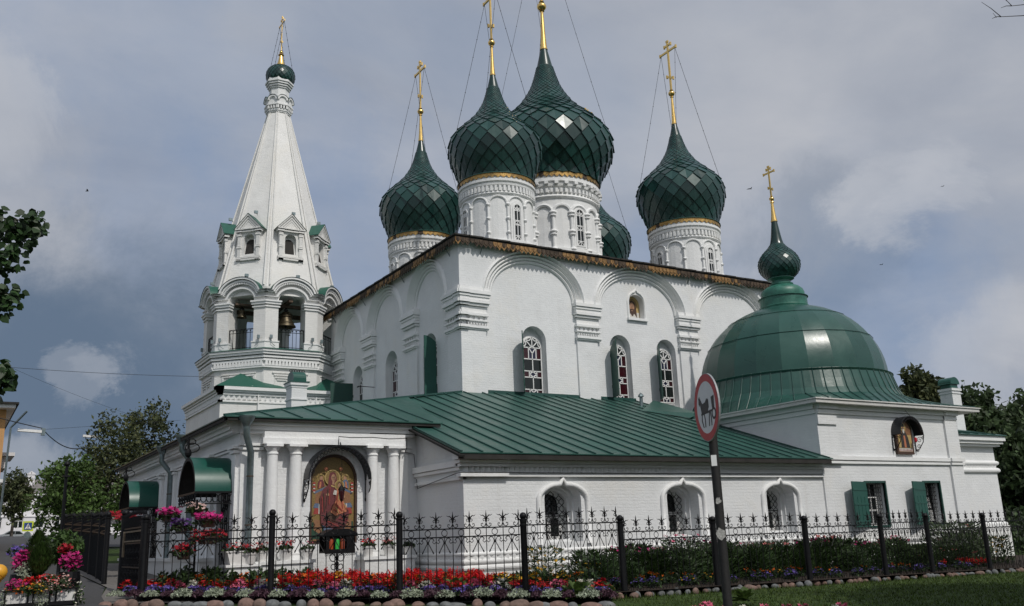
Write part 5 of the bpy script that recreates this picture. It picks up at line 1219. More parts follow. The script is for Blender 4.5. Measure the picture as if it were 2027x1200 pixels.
# ================================================================ iron fence
P0, P1, P2 = (6.23, 20.26), (8.44, 18.46), (10.6, 16.9)
POSTS = [(3.95, 22.14), P0, P1, P2, (13.15, 16.85), (16.0, 16.88), (19.22, 16.9), (22.25, 16.9), (24.3, 16.9), (27.08, 16.9), (29.9, 16.9), (32.7, 16.9), (35.5, 16.9)]
PTOP = [2.36, 2.35, 2.19, 2.07, 1.96, 1.88, 1.83, 1.82, 1.80, 1.76, 1.74, 1.72, 1.70]
RAIL = [1.945, 1.93, 1.80, 1.82, 1.60, 1.60, 1.545, 1.575, 1.50, 1.50, 1.47, 1.45]
def fence_panel_mesh(L_, H=1.62, n=7):
    b = MB(); s = L_/n
    for z in (0, -.17, -H+.13): b.box(0, -.011, z-.013, L_, .011, z+.013)
    T = lambda pts, r, n_=4, r1=None: b.tube([(x, 0, z) for x, z in pts], r, n_, False, r1)
    def scroll(x, z, r, a0, turns, sg, rr=.0095): T([(x+sg*r*(1-.75*q/14)*cos(a0+turns*2*PI*q/14), z+r*(1-.75*q/14)*sin(a0+turns*2*PI*q/14)) for q in range(15)], rr, 4)
    for i in range(n+1):
        x = min(max(i*s, .03), L_-.03)
        T([(x, -H), (x, .22)], .0095); b.lathe([(.003, .18), (.02, .245), (.003, .36)], (x, 0, 0), 5); b.lathe([(.02, .12), (.028, .15), (.02, .18)], (x, 0, 0), 6)
        for sg in ((-1, 1) if 0 < i < n else ((1,) if i == 0 else (-1,))):
            T([(x, .14), (x+sg*.03, .225), (x+sg*.075, .262), (x+sg*.105, .252), (x+sg*.145, .275)], .017, 4, .004)
            T([(x+sg*.005, .16), (x+sg*.03, .19), (x+sg*.06, .19), (x+sg*.072, .165), (x+sg*.055, .14), (x+sg*.04, .15)], .0085)
            T([(x, .10), (x+sg*.035, .03), (x+sg*.075, .02), (x+sg*.115, .045), (x+sg*.115, .085), (x+sg*.085, .095), (x+sg*.075, .07)], .0095)
            T([(x+sg*.01, -.27), (x+sg*.05, -.30), (x+sg*.085, -.265), (x+sg*.065, -.225), (x+sg*.04, -.24)], .0085)
            T([(x, -1.24), (x+sg*.03, -1.255), (x+sg*.045, -1.225), (x+sg*.03, -1.195), (x+sg*.075, -1.185), (x+sg*.10, -1.24), (x+sg*.085, -1.30), (x, -1.47)], .009)
    for i in range(n):
        x = (i+.5)*s
        T([(x, -H), (x, -.17)], .0095); b.tube([(x+.066*cos(k*PI/7), 0, -.085+.066*sin(k*PI/7)) for k in range(14)], .0085, 4, True)
        b.box(x-.02, -.018, -.31, x+.02, .018, -.26)
        for sg in (-1, 1):
            T([(x+sg*.13, -.49), (x+sg*.02, -.30), (x+sg*.02, -.26), (x+sg*.055, -.195), (x+sg*.11, -.19), (x+sg*.145, -.225)], .0095); T([(x+sg*.135, -.50), (x+sg*.11, -.455)], .015)
    o = b.obj('fence_panel', M['iron']); me = o.data; bpy.data.objects.remove(o); return me
PM = fence_panel_mesh(2.75)
def post_mesh(h, r=.07):
    b = MB(); b.lathe([(r*1.05, -.4), (r*1.05, 0), (r, .02), (r, h-.16), (r*1.2, h-.15), (r*1.2, h-.12), (r*.5, h-.11)], (0, 0, 0), 12); b.ball((0, 0, h-.06), .078, 12, 8)
    o = b.obj('post', M['iron'], None, True, 40); me = o.data; bpy.data.objects.remove(o); return me
PO = post_mesh(1.75)
def child(name, me, par, loc, rz=0, scale=(1, 1, 1)):
    o = bpy.data.objects.new(name, me); col.objects.link(o); o.parent = par; CH.setdefault(par.name, []).append(o)
    o.location = Vector(loc)-par.location; o.rotation_euler = (0, 0, rz); o.scale = scale; return o
def fence(label, pts, tops, rails, name='iron_fence', hs=1.):
    f = thing(name, (*pts[0], tops[0]-1.75), label, 'fence')
    for p, z in zip(pts, tops): child('post', PO, f, (*p, z-1.75*hs), 0, (1, 1, hs))
    for (p, q, z) in zip(pts, pts[1:], rails):
        d = Vector(q)-Vector(p); u = d.normalized()*.075; l = d.length-.15
        child('fence_panel', PM, f, (p[0]+u.x, p[1]+u.y, z), math.atan2(d.y, d.x), (l/2.75, 1, hs))
    return f
fence('black wrought iron fence with fleur tips stepping down along the red flower bed', POSTS[:4], PTOP[:4], RAIL[:3])
fence('long black wrought iron fence running along the dark lawn in front of the lily border', POSTS[3:], [1.96]+PTOP[4:], RAIL[3:])
# gate leaf standing open beside the path, and the fence beyond it
gt = thing('iron_gate', (4.0, 22.2, .6), 'tall dense black iron gate leaf between two ball-topped posts beside the path', 'gate')
child('post', PO, gt, (4.02, 25.3, .70), 0, (1.3, 1.3, 1.08))
child('post', PO, gt, (3.98, 22.3, .62), 0, (1.35, 1.35, 1.0))
b = MB(); y0, y1 = 22.4, 25.2; zt = 2.35
for i in range(21): y = y0+(y1-y0)*i/20; b.tube([(4.0, y, .68), (4.0, y, zt-.02+.06*sin(PI*i/20))], .012, 4); b.lathe([(.004, zt), (.018, zt+.06), (.003, zt+.15)], (4.0, y, .06*sin(PI*i/20)), 4)
for z in (.78, 1.2, 1.75, 2.1): b.box(3.985, y0, z, 4.015, y1, z+.035)
for i in range(14):
    y = y0+.2*i+.1
    for z in (1.0, 1.48): b.tube([(4.0, y+.09*(1-k/16)*cos(k*.6), z+.12*(1-k/16)*sin(k*.6)) for k in range(14)], .010, 4); b.tube([(4.0, y-.09*(1-k/16)*cos(k*.6), z+.22-.12*(1-k/16)*sin(k*.6)) for k in range(14)], .010, 4)
    b.tube([(4.0, y+.08*cos(k*PI/5), 1.93+.08*sin(k*PI/5)) for k in range(10)], .010, 4, True)
lf = b.obj('gate_leaf', M['iron'], gt)
b = MB(); b.box(3.96, 22.5, 2.02, 3.99, 25.1, 2.06); b.box(3.96, 22.5, 1.80, 3.99, 25.1, 1.835); b.box(3.95, 24.95, 1.45, 3.99, 25.07, 2.06); b.obj('wooden_lath', simple('pale_lath', (.17, .13, .085), .8, 0, .4, 8), lf)
ff = [(4.05, 28.3), (4.25, 31.0), (4.35, 33.6), (4.4, 36.4), (4.4, 39.2), (4.4, 42)]
f2 = fence('row of black iron fence panels running back along the asphalt path', ff, [g(*p)+1.95 for p in ff], [g(*p)+1.66 for p in ff[:-1]], 'iron_fence', 1.1)
for (p, q) in zip(ff, ff[1:]):                             # denser bars on the path side
    b = MB()
    for i in range(24): t = (i+.5)/24; x = p[0]+(q[0]-p[0])*t; y = p[1]+(q[1]-p[1])*t; b.tube([(x, y, g(x, y)+.08), (x, y, g(x, y)+1.72)], .012, 4)
    for z in (1.35, 1.55): b.obox(((p[0]+q[0])/2-.02, (p[1]+q[1])/2, g(*p)+z+.05), ((q[1]-p[1])/2-.1, .02, .012), (q[0]-p[0], q[1]-p[1], g(*q)-g(*p)), (0, 0, 1))
    b.obj('dense_bars', M['iron'], f2)
b = MB(); b.tube([(3.4, 33.3, .9), (3.4, 33.3, 4.35)], .06, 8, False, .045); b.ball((3.4, 33.3, 4.42), .09, 10, 6); b.box(3.3, 33.2, 4.0, 3.5, 33.4, 4.05); tag(b.obj('pole', M['iron']), 'slim black pole standing by the far path fence', 'pole')

# ================================================================ road sign
sg = thing('road_sign', (6.68, 7.02, 0), 'round red-rimmed road sign with a horse and cart on a dark leaning-looking pole', 'road sign')
b = MB(); b.tube([(6.74, 7.0, -.4), (6.74, 7.0, 3.0)], .046, 14); b.ball((6.74, 7.0, 3.0), .052, 10, 4); b.obj('pole', simple('dark_pole_paint', (.011, .010, .010), .7, 0, .4, 12, .2), sg, True, 60)
nS = Vector((-.92, .387, 0)).normalized(); uS = Vector((-.387, -.92, 0)).normalized(); cS = Vector((6.64, 6.95, 2.815))
SF = lambda u, v, d: tuple(cS+uS*u+Vector((0, 0, v))-nS*d)
b = MB(); ci = lambda r, n=48: [(r*cos(2*PI*k/n), r*sin(2*PI*k/n)) for k in range(n)]
b.prism(ci(.35), 0, .018, SF); pl = b.obj('sign_plate', simple('sign_back_grey', (.26, .27, .28), .5), sg)
b = MB(); b.wall(ci(.342), [ci(.268)], SF, -.002, 0); b.obj('red_rim', simple('sign_red', (.42, .03, .035), .45, 0, .1, 8), pl)
b = MB(); b.prism(ci(.268), -.0015, -.0005, SF); b.obj('white_face', simple('sign_white', (.62, .63, .65), .45, 0, .06, 8), pl)
b = MB(); D = lambda pts: b.prism(pts, -.004, -.0022, SF)
def pic(pts): D([((x-360)/720*.70*1.0/ .38*.42*1.45, (640-y)/1200*1.04) for x, y in pts])
S_ = lambda pts: D([(u, v) for u, v in pts])
S_([(-.205, .135), (-.178, .105), (-.162, .13), (-.155, .105), (-.10, .045), (-.02, .055), (.03, .09), (.055, .075), (.06, .01), (.05, -.055), (-.13, -.065), (-.145, -.02), (-.17, .055), (-.185, .03), (-.205, .06), (-.2, .09)])
S_([(.06, .085), (.075, .07), (.075, -.01), (.06, -.02), (.066, .03)]); S_([(-.15, -.048), (.155, -.04), (.155, -.06), (-.15, -.07)])
for x0, x1, x2 in ((-.135, -.15, -.11), (-.075, -.06, -.06), (.075, .055, .045), (.1, .115, .115)): S_([(x0, -.06), (x0+.02, -.06), (x1+.022, -.125), (x2+.02, -.20), (x2, -.20), (x1, -.125)])
S_([(.155, .085), (.235, .095), (.228, -.03), (.17, -.03)])
ring_ = [(.205+.062*cos(2*PI*k/20), -.085+.062*sin(2*PI*k/20)) for k in range(20)]; ri = [(.205+.038*cos(2*PI*k/20), -.085+.038*sin(2*PI*k/20)) for k in range(20)]
for k in range(20): D([ring_[k], ring_[(k+1) % 20], ri[(k+1) % 20], ri[k]])
b.obj('horse_cart_symbol', simple('sign_black', (.015, .015, .017), .5), pl)
b = MB()
for z in (2.62, 2.95): b.obox(tuple(cS-nS*.06+Vector((0, 0, z-2.815))), (.03, .06, .02), nS, (0, 0, 1))
b.obj('clamp', M['zinc'], sg)
dn = Vector((-6.74, -7.0, 0)).normalized(); un = Vector((dn.y, -dn.x, 0))*-1
def sticker(name, c, pts, mat):
    b = MB(); b.prism(pts, -.0485, -.0455, lambda u, v, d: tuple(Vector((6.74, 7.0, c))+un*u-dn*d*1.0)[:2]+(c+v,)); return b.obj(name, mat, sg)
sticker('sticker', 2.27, [(-.035, -.05), (.02, -.05), (.02, .06), (-.035, .06)], M['frame'])
rs = random.Random(2)
for c, r in ((1.87, .035), (1.55, .055)): sticker('torn_sticker', c, [(r*rs.uniform(.5, 1)*cos(k*.52), r*1.25*rs.uniform(.6, 1)*sin(k*.52)) for k in range(12)], simple('torn_paper', (.38, .37, .35), .8, 0, .5, 60))
# ================================================================ candle box, flower pots and hanging flowers at the porch
cbx = thing('candle_lantern_box', (8.62, 22.6, .45), 'black iron candle box on a scrolled stand with orange and green glass lamps', 'candle stand')
b = MB(); x0, x1, y0, y1, z0, z1 = 8.22, 9.02, 22.4, 22.8, 1.36, 1.80
b.box(x0, y0, z0, x1, y1, z0+.04)
for x in (x0, x1-.03):
    for y in (y0, y1-.03): b.box(x, y, z0, x+.03, y+.03, z1)
b.box(x0-.05, y0-.05, z1, x1+.05, y1+.05, z1+.03); b.prism([(x0-.05, z1+.03), (x1+.05, z1+.03), (x1-.2, z1+.14), (x0+.2, z1+.14)], y0-.05, y1+.05, lambda u, v, d: (u, d, v)); b.box(x0, y1-.02, z0, x1, y1, z1)
b.box(x0, y0-.012, z0-.02, x1, y0, z0+.09); b.box(x0+.58, y0, z0, x1, y0+.02, z1); b.box(x0, y0, z0, x0+.12, y0+.02, z1)
for i in range(14): b.tube([(x0+.03+.057*i+.022*cos(k), y0-.01, z0-.05+.022*sin(k)) for k in range(7)], .007, 4)
b.obj('box', M['iron'], cbx)
b = MB(); b.tube([(8.62, 22.6, .4), (8.62, 22.6, 1.36)], .028, 7)
for s in (-1, 1):
    for zc, r in ((1.22, .13), (1.0, .10), (.78, .12)): b.tube([(8.62+s*(.03+r*(1-k/20)*(1-cos(k*.4))), 22.6, zc+r*(1-k/24)*sin(k*.4)) for k in range(18)], .011, 4)
b.tube([(8.62, 22.6, .9), (8.62, 22.5, .88), (8.62, 22.48, .98)], .01, 4)
for zc in (1.1, .88): b.ball((8.62, 22.6, zc), .055, 8, 6)
b.obj('stand', M['iron'], cbx)
for x, m, c in ((8.42, 'amber_glass', (.30, .05, .012)), (8.58, 'green_glass', (.03, .38, .06)), (8.72, 'amber_glass', (.22, .035, .01))):
    b = MB(); b.lathe([(.01, 1.40), (.06, 1.40), (.062, 1.68), (.045, 1.71), (.01, 1.71)], (x, 22.5), 10); b.obj('glass_lamp', simple(m, c, .15, 0, .1), cbx, True, 40)
M['pot'] = simple('white_pot_plastic', (.62, .61, .59), .45, 0, .12, 5); M['pot2'] = simple('brown_pot', (.07, .045, .035), .6, 0, .3, 6)
def pot_plant(name, x, y, z, r, h, fm, label, group=None, lo=None, nl=70, nf=26, sp=1.3, mat=None, round_=True, cat='potted plant', trail=0., leafm='herb', fs=.032):
    t = thing(name, (x, y, z), label, cat, group); rd = random.Random(int(x*977+y*131+z*57))
    b = MB()
    if round_: b.lathe([(.01, z), (r*.72, z), (r*.95, z+h*.8), (r*1.06, z+h*.82), (r*1.08, z+h), (r*.96, z+h), (r*.92, z+h*.9), (.01, z+h*.9)], (x, y), 16)
    else: b.prism([(-r*.7, 0), (r*.7, 0), (r, h), (-r, h)], -r*.8, r*.8, lambda u, v, d: (x+u, y+d, z+v)); b.box(x-r*1.06, y-r*.86, z+h*.9, x+r*1.06, y+r*.86, z+h)
    b.obj('pot', mat or M['pot'], t, round_, 40)
    b = MB()
    for i in range(nl):
        q = rd.uniform(0, 6.28); rr = r*sp*math.sqrt(rd.random()); leaf(b, (x+rr*cos(q), y+rr*sin(q), z+h+rd.uniform(0, .13)*(1.2-rr/(r*sp))-trail*rd.random()*rr), .05, rd, .8)
    b.obj('foliage', G[leafm], t)
    b = MB()
    for i in range(nf):
        q = rd.uniform(0, 6.28); rr = r*sp*math.sqrt(rd.random()); blossom(b, (x+rr*cos(q), y+rr*sin(q), z+h+rd.uniform(.06, .2)-trail*rd.random()*rr), fs, rd)
    b.obj('flowers', [fm], t); return t
zt = 1.22; yt = Yp-.38
pot_plant('geranium_pot', 6.95, yt, zt, .135, .26, B['lil'], 'white pot of pale pink and red geraniums at the left end of the left pedestal', 'geranium pots on the pedestals')
pot_plant('geranium_pot', 7.52, yt-.05, zt, .16, .28, B['red'], 'white pot of bright red geraniums between the two left columns', 'geranium pots on the pedestals')
pot_plant('geranium_pot', 8.12, yt, zt, .15, .25, B['pink'], 'white pot with mostly green leaves and one pink bloom beside the mosaic', 'geranium pots on the pedestals', nf=5)
pot_plant('geranium_pot', 9.78, yt, zt, .15, .27, B['red'], 'white pot of red and pink geraniums just right of the mosaic', 'geranium pots on the pedestals')
pot_plant('geranium_pot', 10.36, yt-.05, zt, .16, .28, B['lil'], 'white pot of coral geraniums between the two right columns', 'geranium pots on the pedestals')
pot_plant('geranium_pot', 10.95, yt, zt, .13, .22, B['lil'], 'small white pot of green leaves without blooms at the right end of the right pedestal', 'geranium pots on the pedestals', nf=1)
b = MB(); b.box(6.0, 22.95, .2, 6.75, 23.6, 1.12); b.box(5.95, 22.9, 1.12, 6.8, 23.65, 1.18); tag(b.obj('white_plinth_block', M['white2']), 'low white block at the corner of the porch carrying flower boxes', 'plinth')
pot_plant('flower_box', 6.28, 23.2, 1.18, .30, .32, B['red'], 'large white trough of coral red geraniums on the low block by the downpipe', None, sp=1.1, round_=False, nf=34)
pot_plant('geranium_pot', 6.55, 22.98, 1.18, .15, .27, B['dred'], 'white pot of crimson geraniums in front of the white trough', 'geranium pots on the pedestals')
pot_plant('flower_box', 5.75, 27.0, 1.24, .26, .25, B['lil'], 'white trough of small red flowers on the ledge beside the door', None, sp=1., round_=False, nf=20)
# iron flower stand with baskets of petunias
st = thing('flower_stand', (5.35, 23.5, .5), 'black iron stand with arms holding baskets of petunias beside the porch door', 'flower stand')
b = MB(); b.tube([(5.35, 23.5, .45), (5.35, 23.5, 2.75)], .028, 6)
spots = [(4.75, 23.75, 2.43), (5.40, 23.7, 2.55), (5.6, 23.35, 2.28), (5.0, 23.45, 2.15), (5.55, 23.1, 1.88), (5.05, 23.3, 1.55)]
for x, y, z in spots: b.tube([(5.35, 23.5, z-.35), ((x+5.35)/2, (y+23.5)/2, z-.3), (x, y, z-.12)], .014, 4)
b.tube([(5.35+.3*cos(k*.5), 23.5+.3*sin(k*.5), .5) for k in range(14)], .02, 4); b.obj('stand_frame', M['iron'], st)
for (x, y, z), m, lb, sz, nf in zip(spots, ('mag', 'blush', 'mag', 'pur', 'dred', 'dred'), ('basket of bright magenta petunias at the top left of the iron stand', 'basket of pale blush petunias with dark throats at the top of the iron stand', 'basket of hot pink petunias high on the iron stand', 'basket of purple striped petunias in the middle of the iron stand', 'wide basket of deep crimson petunias low on the iron stand', 'shallow basket of scarlet petunias at the foot of the iron stand'), (.19, .17, .22, .17, .28, .18), (90, 34, 110, 60, 130, 70)):
    pot_plant('petunia_basket', x, y, z-.2, sz, .18, B[m], lb, 'petunia baskets on the iron stand', nl=120, nf=nf, sp=1.5, mat=M['pot2'], cat='flower basket', trail=.5, fs=.045)
pot_plant('petunia_basket', 4.95, 30.6, 2.35, .24, .18, B['dred'], 'crimson petunias hanging beside the far awning', None, nl=120, nf=110, sp=1.6, mat=M['pot'], cat='flower basket', trail=.4, fs=.05)
pot_plant('petunia_basket', 4.7, 31.8, 2.45, .2, .18, B['dred'], 'dark red petunias half hidden behind the ball-topped gate posts', None, nl=100, nf=70, sp=1.5, mat=M['pot'], cat='flower basket', trail=.4, fs=.05)
# ================================================================ the flower bed in front of the fence
S0 = Vector((3.13, 21.99)); S1 = Vector((11.78, 15.44)); du = (S1-S0).normalized(); nu = Vector((-du.y, du.x)); nu = nu if nu.y > 0 else -nu; LB = (S1-S0).length
def bp(t, o): p = S0+du*(t*LB)+nu*o; return p.x, p.y
def clump(name, r, h, leafs, flow, nl, nf, ls=.05, fs=.03, seed=1, up=.5, dome=True):
    rd = random.Random(seed); t = thing(name, (0, 0, 0), 'x', 'flower'); b = MB()
    for i in range(nl):
        q = rd.uniform(0, 6.28); rr = r*math.sqrt(rd.random()); z = h*(1-.75*(rr/r)**2 if dome else 1)*rd.random()**.6; leaf(b, (rr*cos(q), rr*sin(q), z), ls*rd.uniform(.7, 1.3), rd, up)
    b.obj('foliage', G[leafs], t)
    if nf:
        b = MB()
        for i in range(nf):
            q = rd.uniform(0, 6.28); rr = r*math.sqrt(rd.random()); z = h*(1.02-.6*(rr/r)**2 if dome else 1)*rd.uniform(.85, 1.12); blossom(b, (rr*cos(q), rr*sin(q), z), fs*rd.uniform(.7, 1.25), rd)
        b.obj('flowers', B[flow], t)
    return t
def salvia(name, flow, seed, h=.34, ns=9):
    rd = random.Random(seed); t = thing(name, (0, 0, 0), 'x', 'flower'); b = MB(); f = MB()
    for i in range(50): q = rd.uniform(0, 6.28); rr = .17*math.sqrt(rd.random()); leaf(b, (rr*cos(q), rr*sin(q), h*.6*rd.random()), .055, rd, .4)
    for i in range(ns):
        q = rd.uniform(0, 6.28); rr = .15*math.sqrt(rd.random()); x, y = rr*cos(q), rr*sin(q); hh = h*rd.uniform(.8, 1.1)
        for k in range(11): zz = hh*(.45+.55*k/10); s = .042*(1.15-k/10*.75); leaf(f, (x+rd.uniform(-.02, .02), y+rd.uniform(-.02, .02), zz), s, rd, .6, .7)
    b.obj('foliage', G['herb'], t); f.obj('flower_spikes', B[flow], t); return t
def plant(proto, spots, label, cat, group, rd, smin=.8, smax=1.2, dz=.14):
    for i, (x, y) in enumerate(spots):
        o = copy_tree(proto, (x, y, g(x, y)+dz), rd.uniform(0, 6.28), rd.uniform(smin, smax), label)
        o['category'] = cat; o['group'] = group
def discard(p):
    for c in KIDS(p): bpy.data.objects.remove(c)
    bpy.data.objects.remove(p)
rd = random.Random(21); NB = 15
al = [clump('silver_clump', .22, .16, 'grey', None, 300, 0, .022, 0, s, .9) for s in (1, 2)]; pl_ = [clump('plum_clump', .20, .14, 'plum', None, 220, 0, .035, 0, s, .6) for s in (3, 4)]
for k in range(2):
    plant(al[k], [bp((i+.25+rd.uniform(-.1, .1))/NB, .30+rd.uniform(-.05, .06)) for i in range(k, NB, 2)], 'low silvery white clump along the stone edge of the flower bed', 'edging plant', 'silver clumps behind the border stones', rd, .85, 1.25)
    plant(pl_[k], [bp((i+.75+rd.uniform(-.1, .1))/NB, .36+rd.uniform(-.05, .06)) for i in range(k, NB, 2)], 'low dark plum-coloured clump along the stone edge of the flower bed', 'edging plant', 'plum clumps behind the border stones', rd, .85, 1.2)
ag = [clump('violet_plant', .15, .17, 'herb', 'vio', 60, 60, .035, .022, s) for s in (5, 6)]
for k in range(2): plant(ag[k], [bp((i+rd.uniform(0, 1))/44, .68+rd.uniform(-.1, .12)) for i in range(k, 44, 2)], 'small violet-flowered plant in the row behind the silver clumps', 'flower', 'violet row of the flower bed', rd)
bg_ = [clump('begonia', .15, .24, 'herb', c, 60, 34, .045, .034, s) for c, s in (('red', 7), ('pink', 8), ('wht', 9), ('dred', 10))]
lst = [0, 0, 3, 2, 0, 1, 2, 3, 0, 1]
for k, (nm, lb) in enumerate((('scarlet', 'scarlet'), ('pink', 'rose pink'), ('white', 'creamy white'), ('crimson', 'deep crimson'))):
    plant(bg_[k], [bp((i+rd.uniform(-.3, .3))/62, .98+.17*(i % 3)+rd.uniform(-.08, .08)) for i in range(62) if lst[(i*7) % 10] == k], lb+' begonia in the mixed row at the foot of the fence', 'flower', nm+' begonias of the flower bed', rd, .85, 1.25)
sv = [salvia('salvia', 'red', s) for s in (1, 2, 3)]; mg = [clump('marigold', .17, .30, 'herb', c, 70, 16, .04, .038, s) for c, s in (('ora', 12), ('yel', 13))]
for k in range(3): plant(sv[k], [bp((.30+.46*(i+rd.uniform(-.3, .3))/60), 2.1+.33*(i % 3)+rd.uniform(-.12, .12)) for i in range(k, 60, 3)], 'tall red salvia spikes massed just behind the fence', 'flower', 'red salvias behind the fence', rd, .85, 1.3)
for k, (t0, t1, n, nm) in enumerate(((.02, .98, 38, 'orange'), (.35, .98, 18, 'yellow'))): plant(mg[k], [bp(t0+(t1-t0)*(i+rd.uniform(-.4, .4))/n, 1.95+rd.uniform(0, .75)) for i in range(n)], nm+' marigold dotted among the salvias behind the fence', 'flower', nm+' marigolds of the flower bed', rd, .8, 1.3)
gb = [clump('green_herb', .26, .42, 'herb', None, 130, 0, .06, 0, s, .5) for s in (14, 15)]
for k in range(2): plant(gb[k], [bp(.02+.33*(i+rd.uniform(-.4, .4))/12, 2.4+rd.uniform(-.1, .9)) for i in range(12)], 'leafy green plant behind the left end of the fence', 'plant', 'leafy plants at the left of the bed', rd, .8, 1.2); plant(gb[k], [bp(.76+.22*(i+rd.uniform(-.4, .4))/9, 2.2+rd.uniform(-.2, .8)) for i in range(9)], 'leafy green plant behind the fence below the gallery corner', 'plant', 'leafy plants at the right of the bed', rd, .7, 1.1)
# border stones
stm = [simple('granite_rose', (.17, .105, .085), .85, 0, .4, 9, .4), simple('granite_grey', (.13, .135, .135), .85, 0, .4, 9, .4), simple('granite_brown', (.15, .10, .08), .85, 0, .4, 9, .4)]
def stone(seed, m):
    rs = random.Random(seed); b = MB(); b.ball((0, 0, 0), 1, 12, 8); q_ = [Vector((rs.gauss(0, 1), rs.gauss(0, 1), rs.gauss(0, 1))).normalized() for _ in range(9)]; w2 = [rs.uniform(-.22, .16) for _ in q_]; b.v = [tuple(Vector(v)*(1+sum(a*max(0, Vector(v).dot(n))**3 for a, n in zip(w2, q_)))) for v in b.v]; return tag(b.obj('border_stone', m, None, True), 'x', 'stone')
sts = [stone(s, stm[s % 3]) for s in range(6)]
lbs = ['rounded reddish granite stone edging the flower bed', 'rounded grey granite stone edging the flower bed', 'rounded brown granite stone edging the flower bed']
for i in range(36):
    k = rd.randrange(6); x, y = bp((i+.5+rd.uniform(-.3, .3))/36, rd.uniform(-.16, -.04)); o = copy_tree(sts[k], (x, y, g(x, y)-.01), rd.uniform(0, 6.3), (rd.uniform(.11, .25), rd.uniform(.11, .16), rd.uniform(.08, .15)), lbs[k % 3]); o.rotation_euler.z = math.atan2(du.y, du.x)+rd.uniform(-.3, .3); o['group'] = 'granite stones edging the flower bed'
for i in range(70):
    k = rd.choice((1, 4, 2, 5, 0)); x = 12.5+i*.235+rd.uniform(-.07, .07); y = 16.72+rd.uniform(-.1, .12); o = copy_tree(sts[k], (x, y, g(x, y)+.03), rd.uniform(0, 6.3), (rd.uniform(.08, .16), rd.uniform(.07, .12), rd.uniform(.06, .11)), 'small fieldstone in the low edging under the long fence'); o['group'] = 'fieldstones under the long fence'
for o in sts: bpy.data.objects.remove(o)
# hostas
def hosta(seed, r=.42):
    rs = random.Random(seed); t = thing('hosta', (0, 0, 0), 'x', 'plant'); b = MB()
    for i in range(46):
        q = rs.uniform(0, 6.28); el = rs.uniform(.25, 1.2); ln = r*rs.uniform(.7, 1.15); d = Vector((cos(q)*cos(el), sin(q)*cos(el), sin(el))); s = Vector((-sin(q), cos(q), 0)); P = []
        for k, wd in ((0, .01), (.35, .05), (.6, .085), (.85, .05), (1, .0)): c = d*ln*k-Vector((0, 0, .5*ln*k*k*.55)); P.append((c-s*wd, c+s*wd, c-Vector((0, 0, wd*.25))))
        for a, c in zip(P, P[1:]): b.face([a[0], a[2], c[2], c[0]]); b.face([a[2], a[1], c[1], c[2]])
    b.obj('leaves', G['host'], t); return t
h1 = hosta(1)
for (x, y, s, lb) in ((11.55, 16.35, 1.25, 'broad pale green hosta in front of the fence corner beside the last border stones'), (12.3, 16.3, .8, 'small hosta at the foot of the third tall fence post'), (10.0, 18.9, 1.2, 'pale green hosta behind the fence, left of the yellow daisies'), (10.5, 18.4, 1.0, 'pale green leafy hosta behind the fence close to the gallery corner'), (13.85, 13.9, .9, 'hosta growing beside the road sign pole at the bottom of the lawn')):
    copy_tree(h1, (x, y, g(x, y)+.1), rd.uniform(0, 6), s, lb)
discard(h1)
plant(bg_[1], [(11.3+i*.25, 12.65-i*.2+rd.uniform(-.1, .1)) for i in range(9)], 'rose pink begonia in the short row on the lawn near the sign', 'flower', 'pink begonias on the lawn edge', rd, .8, 1.1, .02)
plant(bg_[2], [(11.4+i*.28, 12.45-i*.22+rd.uniform(-.1, .1)) for i in range(7)], 'creamy white begonia in the short row on the lawn near the sign', 'flower', 'white begonias on the lawn edge', rd, .7, 1.0, .02)
# ---- lily border behind the long fence
def bush(name, leafs, flow, r, h, nl, nf, seed, ls=.075, fs=.055, topf=True, stems=True):
    rs = random.Random(seed); t = thing(name, (0, 0, 0), 'x', 'plant'); b = MB(); f = MB()
    for i in range(nl):
        q = rs.uniform(0, 6.28); z = h*rs.random(); rr = r*math.sqrt(rs.random())*(1.0 if z < h*.75 else .8); c = Vector((rr*cos(q), rr*sin(q), z))
        d = Vector((cos(q)*.7+rs.uniform(-.5, .5), sin(q)*.7+rs.uniform(-.5, .5), rs.uniform(.1, 1))).normalized(); s = d.orthogonal().normalized()*ls*.22; e = d*ls*1.5
        b.face([c, c+e*.45+s, c+e, c+e*.45-s])
    if stems:
        for i in range(14): q = rs.uniform(0, 6.28); rr = r*.8*rs.random(); b.tube([(rr*.7*cos(q), rr*.7*sin(q), 0), (rr*cos(q), rr*sin(q), h*1.03)], .007, 3)
    b.obj('foliage', G[leafs], t)
    for i in range(nf):
        q = rs.uniform(0, 6.28); rr = r*.95*math.sqrt(rs.random()); z = h*rs.uniform(.93, 1.12) if topf else h*rs.uniform(.35, 1.05); blossom(f, (rr*cos(q), rr*sin(q), z), fs*rs.uniform(.7, 1.2), rs)
    if nf: f.obj('flowers', B[flow], t)
    return t
bs = [bush('lily_clump', 'herb', 'lil', .48, .86, 800, 10, 1, .10, .075), bush('phlox_clump', 'herb', 'pink', .48, .92, 800, 24, 2, .09, .04), bush('phlox_clump', 'herb', 'mag', .45, .80, 750, 16, 3, .09, .04), bush('green_perennial', 'herb', 'lil', .5, .80, 850, 0, 4, .10)]
lb3 = ['lily clump with salmon blooms behind the long fence', 'tall phlox clump with pink heads behind the long fence', 'phlox clump with magenta heads behind the long fence', 'leafy perennial without blooms behind the long fence']
